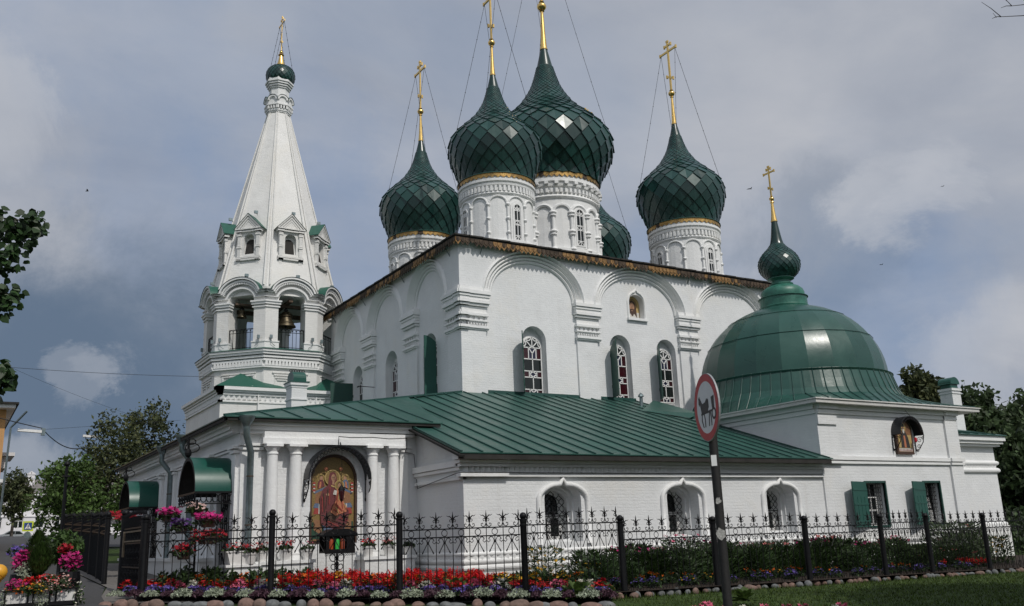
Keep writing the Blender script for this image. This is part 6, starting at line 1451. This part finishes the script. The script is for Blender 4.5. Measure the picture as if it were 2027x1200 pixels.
for i in range(46):
    x = 13.7+i*.285; y = 18.6+.55*(i % 3)+rd.uniform(-.25, .25); k = (3, 2, 3, 0, 3, 3, 3, 1, 3, 3)[(i*3) % 10] if i > 6 else (3, 3, 2)[i % 3]
    if x > 26.4: k = 3
    if 26.7 < x or rd.random() < .12: continue
    o = copy_tree(bs[k], (x, y, g(x, y)+.1), rd.uniform(0, 6), rd.uniform(.62, 1.15)*(1.0 if x > 15 else .85), lb3[k]); o['category'] = 'flowering plant'; o['group'] = ('salmon lilies', 'pink phlox', 'magenta phlox', 'leafy perennials')[k]+' in the border'
yd = bush('daisy_bush', 'herb', 'yel', .55, 1.0, 700, 46, 8, .09, .045, False)
copy_tree(yd, (12.6, 19.2, .36), 0, .95, 'loose bush of orange yellow daisies under the first gallery window'); o = copy_tree(yd, (13.5, 18.6, .3), 2, .62, 'smaller yellow daisy bush right of the third tall fence post')
o = copy_tree(yd, (30.3, 18.6, .1), 1, .9, 'yellow daisies at the far right of the long border')
shr = bush('round_shrub', 'dark', 'lil', .95, 1.35, 2600, 5, 9, .11, .08, False)
copy_tree(shr, (28.6, 18.9, .05), 0, 1.06, 'large round dark shrub with shiny leaves behind the right end of the fence'); copy_tree(shr, (25.6, 18.2, .05), 2, .62, 'small round dark shrub right of the pink phlox'); copy_tree(shr, (29.9, 19.6, .05), 1, .8, 'dark shrub behind the round one, beside the chapel corner'); copy_tree(shr, (27.2, 18.2, .05), 3, .55, 'low leafy shrub left of the large round shrub')
for p in bs+[yd, shr]: discard(p)
vk = [clump('violet_plant', .17, .22, 'herb', 'vio', 70, 24, .045, .028, s) for s in (31, 32)]
for k in range(2): plant(vk[k], [(12.9+i*.30+rd.uniform(-.1, .1), 17.15+rd.uniform(-.1, .4)) for i in range(k, 46, 4)], 'low violet flower in the front row behind the long fence', 'flower', 'violet row behind the long fence', rd)
mgs = [clump('marigold', .13, .24, 'herb', c, 60, 5, .045, .034, s) for c, s in (('ora', 41), ('yel', 42))]
plant(mgs[0], [(13.2+12*rd.random()**1.1, 17.5+rd.uniform(-.15, .7)) for i in range(24)], 'orange marigold scattered in the lily border', 'flower', 'orange marigolds in the lily border', rd, .8, 1.3)
plant(mgs[1], [(13.2+15*rd.random(), 17.4+rd.uniform(-.1, .7)) for i in range(12)], 'yellow marigold scattered in the lily border', 'flower', 'yellow marigolds in the lily border', rd, .7, 1.1)
plant(sv[0], [(26+rd.uniform(0, 4), 17.6+rd.uniform(-.1, .4)) for i in range(5)], 'red salvia low in front of the dark shrubs', 'flower', 'red salvias before the shrubs', rd, .7, .9)
for p in al+pl_+ag+bg_+sv+mg+gb+vk+mgs: discard(p)
# ================================================================ planter with thujas at the left
pt = thing('planter', (1.95, 22.35, .5), 'rectangular planter of white panels in a black iron frame overflowing with pink and red flowers', 'planter')
b = MB(); b.box(1.30, 22.0, .62, 2.62, 22.75, .88); b.obj('panel', M['pot'], pt)
b = MB()
for x in (1.28, 1.70, 1.80, 2.10, 2.22, 2.60):
    b.box(x, 21.96, .55, x+.035, 21.995, .91)
b.box(1.25, 21.95, .56, 2.66, 22.8, .64); b.box(1.25, 21.95, .87, 2.66, 22.8, .90)
for x in (1.3, 2.58): b.box(x, 21.98, .4, x+.05, 22.03, .6); b.box(x, 22.7, .4, x+.05, 22.75, .6)
b.obj('iron_frame', M['iron'], pt)
b = MB(); b.box(1.3, 22.02, .87, 2.6, 22.73, .905); b.obj('soil', M['earth'], pt)
def heap(name, lab, c, r, fm, lm, nl, nf, ls, fs, cat='flowers', hang=0.):
    rs = random.Random(hash(lab) % 1000 if False else int(c[0]*1000+c[2]*77)); t = thing(name, c, lab, cat); b = MB(); f = MB()
    def P():
        v = Vector((rs.gauss(0, .5), rs.gauss(0, .5), rs.gauss(0, .5)))
        if v.length > 1: v.normalize()
        return Vector((c[0]+v.x*r[0], c[1]+v.y*r[1], c[2]+v.z*r[2]-hang*rs.random()**2))
    for i in range(nl): leaf(b, P(), ls*rs.uniform(.7, 1.2), rs, .4)
    for i in range(nf): p = P(); p.y -= r[1]*.25; p.z += r[2]*.2; blossom(f, p, fs*rs.uniform(.7, 1.2), rs)
    if nl: b.obj('foliage', G[lm], t)
    if nf: f.obj('blooms', B[fm], t)
    return t
heap('petunias', 'pink and white petunias spilling over the right side of the planter front', (2.20, 22.05, 0.95), (.36, .28, .22), 'lil', 'herb', 220, 70, .04, .022)
heap('petunias', 'white-edged pink blooms scattered through the right front of the planter', (2.22, 22.0, .97), (.36, .28, .2), 'blush', 'herb', 60, 70, .035, .020)
heap('petunias', 'orange and yellow blooms over the left front of the planter', (1.62, 22.0, 0.89), (.34, .24, .12), 'ora', 'herb', 170, 30, .04, .026)
heap('petunias', 'yellow-green flowering plants in the middle front of the planter', (1.86, 22.0, 0.91), (.2, .22, .12), 'yel', 'herb', 110, 40, .04, .026)
heap('petunias', 'dark magenta petunias over the left corner of the planter', (1.52, 22.3, 0.93), (.28, .3, .16), 'mag', 'herb', 120, 90, .045, .036)
heap('silver_trailer', 'silvery trailing foliage hanging down the front of the planter', (1.97, 21.95, 0.77), (.17, .1, .22), 'wht', 'grey', 190, 0, .026, .02, 'plant', .32)
heap('silver_trailer', 'silvery trailing foliage hanging at the left corner of the planter', (1.27, 22.0, 0.74), (.10, .12, .2), 'wht', 'grey', 110, 0, .026, .02, 'plant', .35)
heap('petunias', 'small white flowers hanging at the right corner of the planter', (2.66, 22.1, 0.79), (.14, .2, .2), 'wht', 'herb', 130, 60, .035, .022, 'flowers', .3)
heap('petunias', 'scarlet blooms at the foot of the front thuja', (1.75, 22.35, 1.05), (.22, .2, .1), 'red', 'herb', 60, 60, .04, .034)
heap('petunias', 'scarlet blooms right of the front thuja', (2.12, 22.3, 1.07), (.22, .2, .1), 'red', 'herb', 60, 50, .04, .034)
heap('petunias', 'tall heap of bright magenta petunias at the left behind the planter', (1.68, 23.0, 1.40), (.26, .3, .24), 'mag', 'herb', 200, 200, .045, .042)
heap('petunias', 'violet petunias above the magenta heap on the left', (1.55, 23.5, 1.66), (.2, .2, .14), 'vio', 'herb', 80, 70, .04, .036)
heap('petunias', 'bright pink petunias at the right behind the thujas', (2.62, 23.2, 1.38), (.24, .22, .2), 'mag', 'herb', 120, 120, .045, .042)
heap('petunias', 'crimson petunias right of the taller thuja', (2.48, 23.4, 1.66), (.14, .15, .14), 'dred', 'herb', 60, 70, .045, .04)
heap('silver_clump', 'pale silvery plant at the left foot of the thujas', (1.66, 22.6, 1.26), (.15, .15, .2), 'wht', 'grey', 160, 0, .03, .02, 'plant')
for x, y, lb in ((1.66, 23.1, 'dark tub under the tall magenta petunias left of the thujas'), (2.58, 23.2, 'dark tub under the bright pink petunias right of the thujas')):
    b = MB(); b.lathe([(.01, .6), (.20, .6), (.25, 1.05), (.23, 1.2), (.02, 1.2)], (x, y), 14); tag(b.obj('dark_tub', M['iron']), lb, 'flower tub')
def thuja(lab, x, y, z, r, h, seed):
    rs = random.Random(seed); t = thing('thuja', (x, y, z), lab, 'shrub'); b = MB()
    for i in range(2600):
        v = rs.random()**.8; prof_ = sin(min(1, v*1.9)*PI/2)*(1-v**2.6)**.75; q = rs.uniform(0, 6.28); rr = r*prof_*(rs.uniform(.55, 1.06)); c = Vector((x+rr*cos(q), y+rr*sin(q), z+h*v)); d = Vector((cos(q)*.6, sin(q)*.6, 1+rs.uniform(-.3, .5))).normalized(); s = Vector((-sin(q), cos(q), rs.uniform(-.4, .4)))*.014
        b.face([c-s, c+s, c+d*rs.uniform(.05, .10)])
    b.obj('foliage', G['thuja'], t); q = MB(); q.tube([(x, y, z-.2), (x, y, z+h*.8)], .03, 6); q.obj('stem', M['wood'], t)
thuja('smaller rounded thuja standing in front in the planter', 1.93, 22.5, 1.12, .27, .68, 1)
thuja('taller rounded thuja standing behind the smaller one', 1.90, 23.0, 1.05, .34, 1.02, 2)
heap('juniper', 'feathery spreading juniper right of the thujas', (2.5, 23.9, 1.73), (.42, .4, .38), 'wht', 'juni', 900, 0, .055, .02, 'shrub')
pth = [Vector((.72, 20.4, .3)), Vector((.80, 20.35, .8)), Vector((.90, 20.3, 1.10)), Vector((1.06, 20.25, 1.30))]
b = MB(); N_ = 26
for k in range(N_):
    t = k/(N_-1)*2.999; i = int(t); c = pth[i].lerp(pth[i+1], t-i); t2 = t+.13; i2 = min(2, int(t2)); c2 = pth[i2].lerp(pth[i2+1], min(1, t2-i2)); b.tube([c, (c+c2)/2, c2], .15 if k % 2 else .135, 14)
b.ball(pth[3], .145, 14, 8)
tag(b.obj('ribbed_barrier', simple('yellow_plastic', (.62, .30, .02), .45, 0, .15, 6), None, True, 40), 'yellow ribbed plastic barrier end left of the planter', 'barrier')
# ================================================================ trees
M['bark'] = simple('bark', (.055, .045, .035), .9, 0, .4, 8, .5)
def tree(name, lab, x, y, H, cr, lm, seed, group=None, trunk=.18, nc=70, nl=110, ls=.16, clear=.3, z=None, cc=None, spread=.16, lean=(0, 0)):
    """tapered trunk, limbs reaching leaf clusters spread through the crown, many leaf-sized faces"""
    rs = random.Random(seed); z = g(x, y) if z is None else z; t = thing(name, (x, y, z), lab, 'tree', group)
    rx, ry, rz = cr; cx, cy, cz = cc or (x+lean[0], y+lean[1], z+H-rz)
    C = []
    while len(C) < nc:
        v = Vector((rs.uniform(-1, 1), rs.uniform(-1, 1), rs.uniform(-1, 1)))
        if .30 < v.length < 1:
            k = 1-.28*max(0, v.z)                          # crown narrows upwards
            C.append(Vector((cx+v.x*rx*k, cy+v.y*ry*k, cz+v.z*rz)))
    b = MB(); tp = Vector((cx, cy, cz+rz*.35)); base = Vector((x, y, z-.2)); mid = base.lerp(tp, .5)+Vector((rs.uniform(-.15, .15), rs.uniform(-.15, .15), 0))
    b.tube([base, base.lerp(mid, .5), mid, mid.lerp(tp, .5), tp], trunk, 8, False, trunk*.22)
    for c in C[::3]:
        f = rs.uniform(.45, .9); s = base.lerp(tp, f); m = s.lerp(c, .5)+Vector((0, 0, -.08*(c-s).length)); b.tube([s, m, c], trunk*.26*(1.1-f*.6), 5, False, trunk*.06)
    b.obj('trunk', M['bark'], t, True)
    b = MB(); sc_ = spread*(rx+ry+rz)/3+.12
    for c in C:
        e = sc_*rs.uniform(.6, 1.35)
        for i in range(int(nl*rs.uniform(.6, 1.3))):
            v = Vector((rs.gauss(0, 1), rs.gauss(0, 1), rs.gauss(0, .75))); v = v.normalized()*rs.random()**.45; leaf(b, c+v*e*1.6, ls*rs.uniform(.6, 1.25), rs, .35, .6)
    b.obj('crown', G[lm], t); return t
tree('lime_tree', 'tall leafy lime tree rising behind the porch awnings, its top beside the bell tower', 11.0, 62, 9.0, (2.0, 2.0, 4.2), 'drk2', 1, None, .2, 95, 75, .115, z=1.9)
tree('lime_tree', 'darker lime tree left of the tallest one behind the path fence', 8.35, 60, 7.9, (1.9, 1.9, 3.6), 'drk2', 2, None, .18, 80, 70, .11, z=1.9)
tree('maple_tree', 'fresh green bushy tree behind the path fence in front of the white building', 5.95, 56, 5.0, (1.9, 1.7, 2.1), 'ash', 3, None, .15, 80, 70, .10, z=1.7)
tree('maple_tree', 'lower fresh green tree between the path fence and the far awning', 8.3, 50, 3.6, (1.1, 1.2, 1.4), 'ash', 4, None, .12, 55, 70, .10, z=1.5)
tree('street_tree', 'slender street tree standing in front of the white three-storey building', 7.6, 128, 8.2, (1.7, 1.7, 3.3), 'drk2', 5, None, .2, 60, 45, .20, z=3.5)
tree('large_tree', 'olive tree showing between the chapel dome and the white chimney', 59, 40, 11.9, (2.0, 2.0, 3.6), 'drk2', 6, None, .35, 80, 90, .20, z=.3)
tree('large_tree', 'big dark tree beyond the right end of the chapel', 58.5, 35.4, 9.5, (2.7, 2.7, 4.3), 'dark', 7, None, .4, 110, 120, .20, z=.2)
tree('large_tree', 'dark tree at the right edge behind the long fence', 62, 34.2, 9.2, (2.9, 2.9, 4.2), 'dark', 8, None, .4, 110, 120, .20, z=.1)
tree('large_tree', 'dark shady tree low behind the right end of the border', 50.5, 29.0, 6.6, (2.6, 2.4, 3.6), 'dark', 9, None, .35, 100, 120, .18, z=0)
rs = random.Random(77); b = MB()
for i in range(5200):
    x = rs.uniform(40, 64); y = rs.uniform(22, 26)+(x-40)*.12; zz_ = g(x, y); leaf(b, (x, y, zz_+1.7*rs.random()**.8*(1+.25*sin(x*.9))), .13, rs, .4)
tag(b.obj('hedge', G['dark']), 'dark leafy hedge beyond the right end of the church', 'hedge')
# the linden at the left whose boughs hang into the picture, and two trees behind the viewer shading the lawn
lt = thing('linden_tree', (-3.6, 9.2, g(-3.6, 9.2)), 'linden whose leafy bough tips reach in at the left edge of the view', 'tree')
rs = random.Random(5); b = MB(); b.tube([(-3.6, 9.2, -.4), (-3.65, 9.2, 1.8), (-3.5, 9.25, 4), (-3.55, 9.2, 7)], .17, 10, False, .06)
tips = [((.50, 9.9, 4.85), .17, 60), ((.38, 9.9, 4.72), .2, 80), ((.30, 9.9, 4.45), .17, 60), ((.36, 9.9, 4.08), .15, 46), ((.26, 9.9, 4.0), .17, 56), ((.40, 9.9, 3.30), .13, 42), ((.32, 9.9, 3.2), .16, 50), ((.2, 9.9, 4.75), .2, 50), ((.2, 9.9, 3.25), .16, 40), ((-.1, 9.9, 4.9), .3, 60), ((-.15, 9.9, 4.2), .3, 60), ((-.1, 9.9, 3.4), .28, 50)]
for i in range(34): tips.append(((-1.7-rs.random()*3.6, 9.2+rs.uniform(-1.5, 1.5), rs.uniform(2.6, 7.2)), .42, 60))
lb_ = MB()
for c, r, n in tips:
    s = (-3.52, 9.22, min(6.5, c[2]*.75+.6)); b.tube([s, ((s[0]+c[0])/2, (s[1]+c[1])/2, (s[2]+c[2])/2+.15), c], .035, 5, False, .006)
    for i in range(int(n*1.4)):
        v = Vector((rs.gauss(0, 1), rs.gauss(0, 1), rs.gauss(0, 1))).normalized()*r*1.05*rs.random()**.5; p = Vector(c)+v; L_ = rs.uniform(.05, .095)
        d = Vector((rs.gauss(.2, .6), rs.gauss(0, .6), -.6)).normalized(); s_ = d.cross(Vector((rs.gauss(0, .4), -1, rs.gauss(.3, .4)))).normalized(); nn = s_.cross(d)*.06*L_
        lb_.face([p, p+d*L_*.25+s_*L_*.42-nn, p+d*L_*.62+s_*L_*.38-nn, p+d*L_*1.08, p+d*L_*.62-s_*L_*.38-nn, p+d*L_*.25-s_*L_*.42-nn])
b.obj('trunk', M['bark'], lt, True); lb_.obj('crown', G['near'], lt)
sh = tree('shade_tree', 'leafy tree right of the viewer whose bare twig shows in the upper right corner', 20.3, 4.2, 11.5, (4.2, 3.6, 3.4), 'dark', 21, None, .3, 110, 190, .15, z=-.3)
b = MB(); q0 = Vector((19.5, 5.4, 9.9)); rt = random.Random(4)
for tip in ((15.95, 8.0, 10.62), (16.35, 8.0, 10.98)):
    e = Vector(tip); P = [q0.lerp(e, k/7)+Vector((rt.uniform(-.05, .05), rt.uniform(-.05, .05), .22*sin(PI*k/7)+rt.uniform(-.03, .03))) for k in range(8)]; b.tube(P, .03, 5, False, .006)
    for k in range(3, 8):
        for _ in range(2):
            d = Vector((rt.uniform(-.42, -.1), rt.uniform(-.05, .15), rt.uniform(-.15, .28))); s = P[k]; b.tube([s, s+d*.5+Vector((0, 0, .02)), s+d], .010, 4, False, .004)
            if rt.random() < .6: b.tube([s+d*.5, s+d*.5+Vector((rt.uniform(-.12, 0), 0, rt.uniform(.03, .12)))], .006, 3, False, .003)
b.obj('twig', M['bark'], sh)
tree('shade_tree', 'leafy tree behind the viewer to the right, casting shade on the near lawn', 14.5, 1.0, 11.0, (4.0, 3.6, 3.4), 'dark', 22, None, .3, 110, 190, .15, z=-.4)
tree('shade_tree', 'leafy tree far to the right of the viewer, shading the far end of the lawn', 27.5, 4.0, 11.0, (4.4, 3.4, 3.4), 'dark', 23, None, .3, 110, 190, .15, z=-.5)
# ================================================================ buildings across the street
M['bwhite'] = simple('white_render', (.70, .69, .70), .85, 0, .08, .7); M['grroof'] = simple('grey_sheet_roof', (.16, .145, .135), .7, 0, .35, .9, .2); M['orange'] = simple('ochre_render', (.52, .29, .12), .85, 0, .12, .9)
yb = 172; zb = 3.4
wb = thing('white_building', (10, yb, zb), 'white three-storey building with a grey sheet-metal roof across the street at the left', 'building')
b = MB(); wins = []; xs = [-14+3.05*i for i in range(16)]
for r, (z0, z1) in enumerate(((7.9, 9.5), (4.6, 6.4))):
    for x in xs: wins.append([(x, z0+.9), (x+1.35, z0+.9), (x+1.35, z1+.9), (x, z1+.9)])
FB = FR(yb); low = [[(x, 3.9), (x+1.5, 3.9), (x+1.5, 6.0), (x, 6.0)] for x in (0.5, 4, 9, 16, 20)]
wins = wins[:16]+[w_ for w_ in wins[16:] if True]
low = [arch(x, x+1.9, 3.2, 4.4, .7, 8) for x in (4.2, 16.5)]
b.wall([(-18, 2.5), (34, 2.5), (34, 11.3), (-18, 11.3)], [[(u, v+.55) for u, v in w_] for w_ in wins[:16]]+[[(u, v+.3) for u, v in w_] for w_ in wins[16:]], FB, 0, .25); b.box(-18, yb+.3, 2.5, 34, yb+12, 11.2)
b.obj('wall', M['bwhite'], wb)
b = MB()
for z0, z1, p in ((11.0, 11.3, .5), (10.75, 11.0, .3), (7.55, 7.75, .15), (4.55, 4.75, .12)): b.box(-18, z0, -p, 34, z1, .1, lambda u, v, d: FB(u, v, d))
b.obj('string_course', M['bwhite'], wb)
for i, w_ in enumerate(wins):
    o_ = .55 if i < 16 else .3; (u0, v0), (u1, v1) = w_[0], w_[2]; b = MB(); v0 += o_; v1 += o_
    for a0, a1, c0, c1 in ((u0, u1, v0, v0+.08), (u0, u1, v1-.08, v1), (u0, u0+.09, v0, v1), (u1-.09, u1, v0, v1), ((u0+u1)/2-.06, (u0+u1)/2+.06, v0, v1), (u0, u1, v0+.62*(v1-v0), v0+.66*(v1-v0))): b.box(a0, c0, .16, a1, c1, .22, lambda u, v, d: FB(u, v, d))
    wf = b.obj('window', M['frame'], wb); q = MB(); q.prism([(u0, v0), (u1, v0), (u1, v1), (u0, v1)], .225, .245, FB); q.obj('pane', M['glass'], wf)
for x, m_ in ((5.2, 'dark'), (9.9, 'dark'), (13.6, 'dark')):
    b = MB(); b.prism(arch(x, x+1.7, 3.3, 4.6, .55, 8), -.03, .02, FB); b.obj('doorway', M['dark'], wb)
b = MB(); b.face([(-18.5, yb-.6, 11.35), (34.5, yb-.6, 11.35), (34.5, yb+6, 14.0), (-18.5, yb+6, 14.0)]); b.face([(-18.5, yb+12.6, 11.35), (34.5, yb+12.6, 11.35), (34.5, yb+6, 14.0), (-18.5, yb+6, 14.0)])
rf = b.obj('roof', M['grroof'], wb)
for x in (-4, 5.0, 12, 18.5, 26): b = MB(); b.box(x, yb+3, 12, x+1.1, yb+4, 14.6); b.box(x-.1, yb+2.9, 14.6, x+1.2, yb+4.1, 14.75); b.prism([(x-.1, 14.75), (x+1.2, 14.75), (x+.55, 15.2)], yb+2.9, yb+4.1, lambda u, v, d: (u, d, v)); b.obj('chimney', M['bwhite'], rf)
for x in (8, 15): b = MB(); b.box(x, yb+.6, 11.6, x+1.4, yb+2.5, 12.8); b.box(x-.1, yb+.5, 12.8, x+1.5, yb+2.6, 12.9); b.box(x+.2, yb+.57, 11.9, x+1.2, yb+.6, 12.6); b.obj('roof_dormer', M['grroof'], rf)
b = MB()
for x in (3, 10.5): b.tube([(x, yb-.3, 11.3), (x, yb-.3, 12.1)], .03, 4)
b.box(-18, yb-.35, 12.05, 34, yb-.3, 12.1); b.box(-18, yb-.35, 11.7, 34, yb-.3, 11.74); b.obj('roof_rail', M['zinc'], rf)
ob = thing('ochre_building', (-3, 60, 2), 'ochre plastered building with deep white eaves at the left edge of the view', 'building')
xr = 2.72; b = MB(); FO = FR(60); b.box(-14, 60, 1, xr, 80, 9.75)
b.obj('wall', M['orange'], ob)
b = MB(); b.box(-14.9, 59.1, 9.75, xr+.4, 81, 9.95); b.box(-14, 59.75, 5.6, xr+.15, 60.1, 5.78); b.box(-14, 59.8, 3.2, xr+.12, 60.1, 3.36); b.obj('eaves', M['frame'], ob)
b = MB(); b.box(-15.1, 58.9, 9.95, xr+.55, 81.2, 10.06); b.obj('roof_edge', M['dark'], ob)
b = MB(); b.box(xr-.02, 62, 7.3, xr+.75, 66, 7.5); b.box(xr-.02, 62.3, 6.6, xr+.35, 65.5, 7.3); b.obj('bay_cornice', M['bwhite'], ob)
for z in (6.2, 3.8):
    for x in (-2, .4): b = MB(); b.box(x, 59.96, z, x+1.1, 60.0, z+1.6); wf = b.obj('window', M['frame'], ob); q = MB(); q.box(x+.1, 59.945, z+.1, x+1., 59.958, z+1.5); q.obj('pane', M['glass'], wf)
b = MB(); b.tube([(xr+1.0, 59.2, 9.6), (xr+.45, 59.6, 8.9), (xr+.28, 59.7, 8.7), (xr+.12, 59.8, 1.6)], .06, 7); b.obj('downpipe', M['zinc'], ob)
# parked cars, crossing sign, street lamps and wires
def car(x, y, z, lab, m, s=1):
    t = thing('parked_car', (x, y, z), lab, 'car'); b = MB(); FC = lambda u, v, d: (x+u*s, y+d, z+v)
    b.prism([(-2.1, .3), (2.1, .3), (2.12, .62), (1.95, .85), (1.1, .93), (.55, 1.38), (-.75, 1.42), (-1.5, .98), (-2.05, .9), (-2.12, .6)], 0, 1.65, FC); b.obj('body', m, t)
    b = MB()
    for w0 in ([(.98, .92), (.5, 1.3), (.02, 1.32), (.02, .92)], [(-.06, .92), (-.06, 1.33), (-.7, 1.34), (-1.3, .95)]): b.prism(w0, -.012, .01, FC)
    b.obj('side_window', M['glass'], t)
    for u in (-1.3, 1.3):
        b = MB(); b.prism([(u+.32*cos(k*PI/8), .32+.32*sin(k*PI/8)) for k in range(16)], -.03, .18, FC); w_ = b.obj('wheel', M['iron'], t)
        b = MB(); b.prism([(u+.19*cos(k*PI/8), .32+.19*sin(k*PI/8)) for k in range(16)], -.045, -.03, FC); b.obj('rim', M['zinc'], w_)
    b = MB(); b.box(2.0, .62, .05, 2.13, .76, .4, lambda u, v, d: FC(u, v, d)); b.obj('headlight', M['frame'], t)
M['silv'] = simple('silver_car_paint', (.42, .44, .46), .3, .5, .05, 2)
car(9.4, 150, 3.52, 'silver car parked across the street in front of the white building', M['silv'])
car(3.9, 152, 3.52, 'pale car half hidden by the street tree across the street', M['bwhite'], -1)
cs = thing('crossing_sign', (6.55, 90, 2.85), 'square yellow-edged blue pedestrian crossing sign on a thin pole', 'road sign')
FCs = lambda u, v, d: (6.55+u, 90+d, v)
b = MB(); b.tube([(6.55, 90.05, 2.4), (6.55, 90.05, 4.25)], .04, 6); b.obj('pole', M['zinc'], cs)
b = MB(); b.prism([(-.42, 3.52), (.42, 3.52), (.42, 4.36), (-.42, 4.36)], -.03, .0, FCs); pl = b.obj('sign_border', simple('fluorescent_yellow', (.55, .62, .03), .5), cs)
b = MB(); b.prism([(-.30, 3.64), (.30, 3.64), (.30, 4.24), (-.30, 4.24)], -.036, -.032, FCs); b.obj('blue_square', simple('sign_blue', (.02, .06, .22), .5), pl)
b = MB(); b.wall([(-.25, 3.70), (.25, 3.70), (0, 4.18)], [], FCs, -.039); b.obj('white_triangle', M['frame'], pl)
b = MB()
for pts in ([(-.02, 3.9), (.04, 3.9), (.05, 4.02), (-.02, 4.02)], [(-.02, 3.9), (.01, 3.9), (-.07, 3.74), (-.10, 3.74)], [(.01, 3.9), (.04, 3.9), (.10, 3.74), (.07, 3.74)], [(-.12, 3.93), (.0, 4.0), (.0, 3.97), (-.11, 3.90)], [(.02, 4.0), (.13, 3.92), (.12, 3.89), (.03, 3.96)], [(-.16, 3.74), (.16, 3.74), (.18, 3.71), (-.18, 3.71)]): b.prism(pts, -.043, -.041, FCs)
b.prism([(.015+.03*cos(k*.7), 4.055+.03*sin(k*.7)) for k in range(9)], -.043, -.041, FCs); b.obj('walking_figure', M['iron'], pl)
b = MB(); b.prism([(.28*cos(k*PI/12), 3.22+.28*sin(k*PI/12)) for k in range(24)], -.02, .0, FCs); b.obj('round_sign_back', M['zinc'], cs)
def lamp(x, y, z, lab, arm, head=1.15):
    t = thing('street_lamp', (x+arm, y, g(x, y)), lab, 'street lamp', 'street lamps on the left'); b = MB()
    b.tube([(x+arm, y, g(x, y)), (x+arm, y, z-1.8), (x+arm*.6, y, z-.5), (x, y, z)], .06, 6, False, .04); b.obj('pole', M['zinc'], t)
    b = MB(); b.obox((x-head*.5, y, z+.02), (head*.5, .13, .07), (1, 0, -.05), (0, 1, 0)); b.obj('lamp_head', M['frame'], t)
def wire(pts, r, lab, sag=0.):
    a, c = Vector(pts[0]), Vector(pts[1]); b = MB(); b.tube([a.lerp(c, i/24)-Vector((0, 0, 4*sag*(i/24)*(1-i/24))) for i in range(25)], r, 4); tag(b.obj('overhead_wire', M['irong']), lab, 'wire')
lamp(8.15, 64, 8.75, 'street lamp leaning out over the crown of the dark lime tree', 1.0, .85)
lamp(7.7, 78, 6.75, 'street lamp whose head rests just above the fresh green tree', 1.6, .9)
hl = thing('hanging_lamp_unit', (3.55, 48, 7.15), 'long pale street lamp hung from the overhead wires at the left', 'street lamp')
b = MB(); b.obox((3.2, 48, 7.17), (.5, .12, .06), (1, 0, -.06), (0, 1, 0)); b.obj('lamp_head', M['frame'], hl); b = MB(); b.box(3.68, 47.9, 6.98, 3.85, 48.1, 7.3); b.obj('bracket', M['zinc'], hl)
wire(((-2.0, 46, 8.7), (3.75, 48, 7.3)), .022, 'thick overhead cable running from the left edge to the hung lamp', .12); wire(((3.75, 48, 7.25), (8.25, 64, 8.7)), .028, 'sagging cable between the hung lamp and the street lamp', .8)
wire(((3.75, 48, 7.25), (12.0, 58, 9.2)), .007, 'thin wire from the hung lamp to the tall lime tree', .0); wire(((.3, 44, 9.45), (11.0, 43.05, 9.35)), .009, 'long thin wire running from the left to the bell tower', .12); wire(((-1.4, 44, 11.0), (9.6, 52, 8.2)), .006, 'thin wire slanting down behind the lime trees', .3); wire(((1.2, 60, 6.8), (8.0, 78, 6.9)), .012, 'thin wire crossing to the lamp above the fresh green tree', .3)
# red and white kiosk and a lamp glimpsed under the trees at the right
ks = thing('kiosk', (52.5, 27, 0), 'small red kiosk with a pale roof glimpsed under the dark trees at the right edge', 'kiosk')
b = MB(); b.box(52, 28.5, -.2, 55.5, 31, 2.3); b.obj('wall', simple('red_kiosk', (.30, .04, .03), .6, 0, .3, 3), ks); b = MB(); b.prism([(51.4, 2.3), (56, 2.3), (54, 2.9), (53, 2.9)], 28, 31.4, lambda u, v, d: (u, d, v)); b.obj('roof', M['bwhite'], ks); b = MB(); b.box(52.4, 28.45, .9, 53.6, 28.49, 1.9); b.obj('window', M['frame'], ks)
# birds
def bird(x, y, z, s, lab):
    b = MB(); b.tube([(x-.12*s, y, z), (x, y, z+.02*s), (x+.10*s, y, z)], .03*s, 6, False, .012*s)
    for sg in (-1, 1): b.face([(x-.05*s, y, z), (x+.05*s, y, z), (x-.02*s, y+sg*.16*s, z+.10*s), (x-.16*s, y+sg*.30*s, z+.04*s), (x-.10*s, y+sg*.14*s, z+.05*s)]); b.face([(x-.05*s, y, z-.012), (x+.05*s, y, z-.012), (x-.02*s, y+sg*.16*s, z+.09*s), (x-.16*s, y+sg*.30*s, z+.03*s), (x-.10*s, y+sg*.14*s, z+.04*s)])
    tag(b.obj('bird', M['iron']), lab, 'bird', 'swifts in the sky')
for (x, y, z, s, lab) in ((40.9, 37.2, 21.9, 0.8, 'small dark swift flying left of the chapel cross'), (52.5, 37.0, 18.4, .55, 'tiny swift high over the chapel dome, right of it'), (63.5, 38.5, 26.5, .55, 'tiny swift in the grey sky at the right'), (2.0, 20.0, 9.0, .25, 'tiny swift in the sky left of the bell tower')): bird(x, y, z, s, lab)
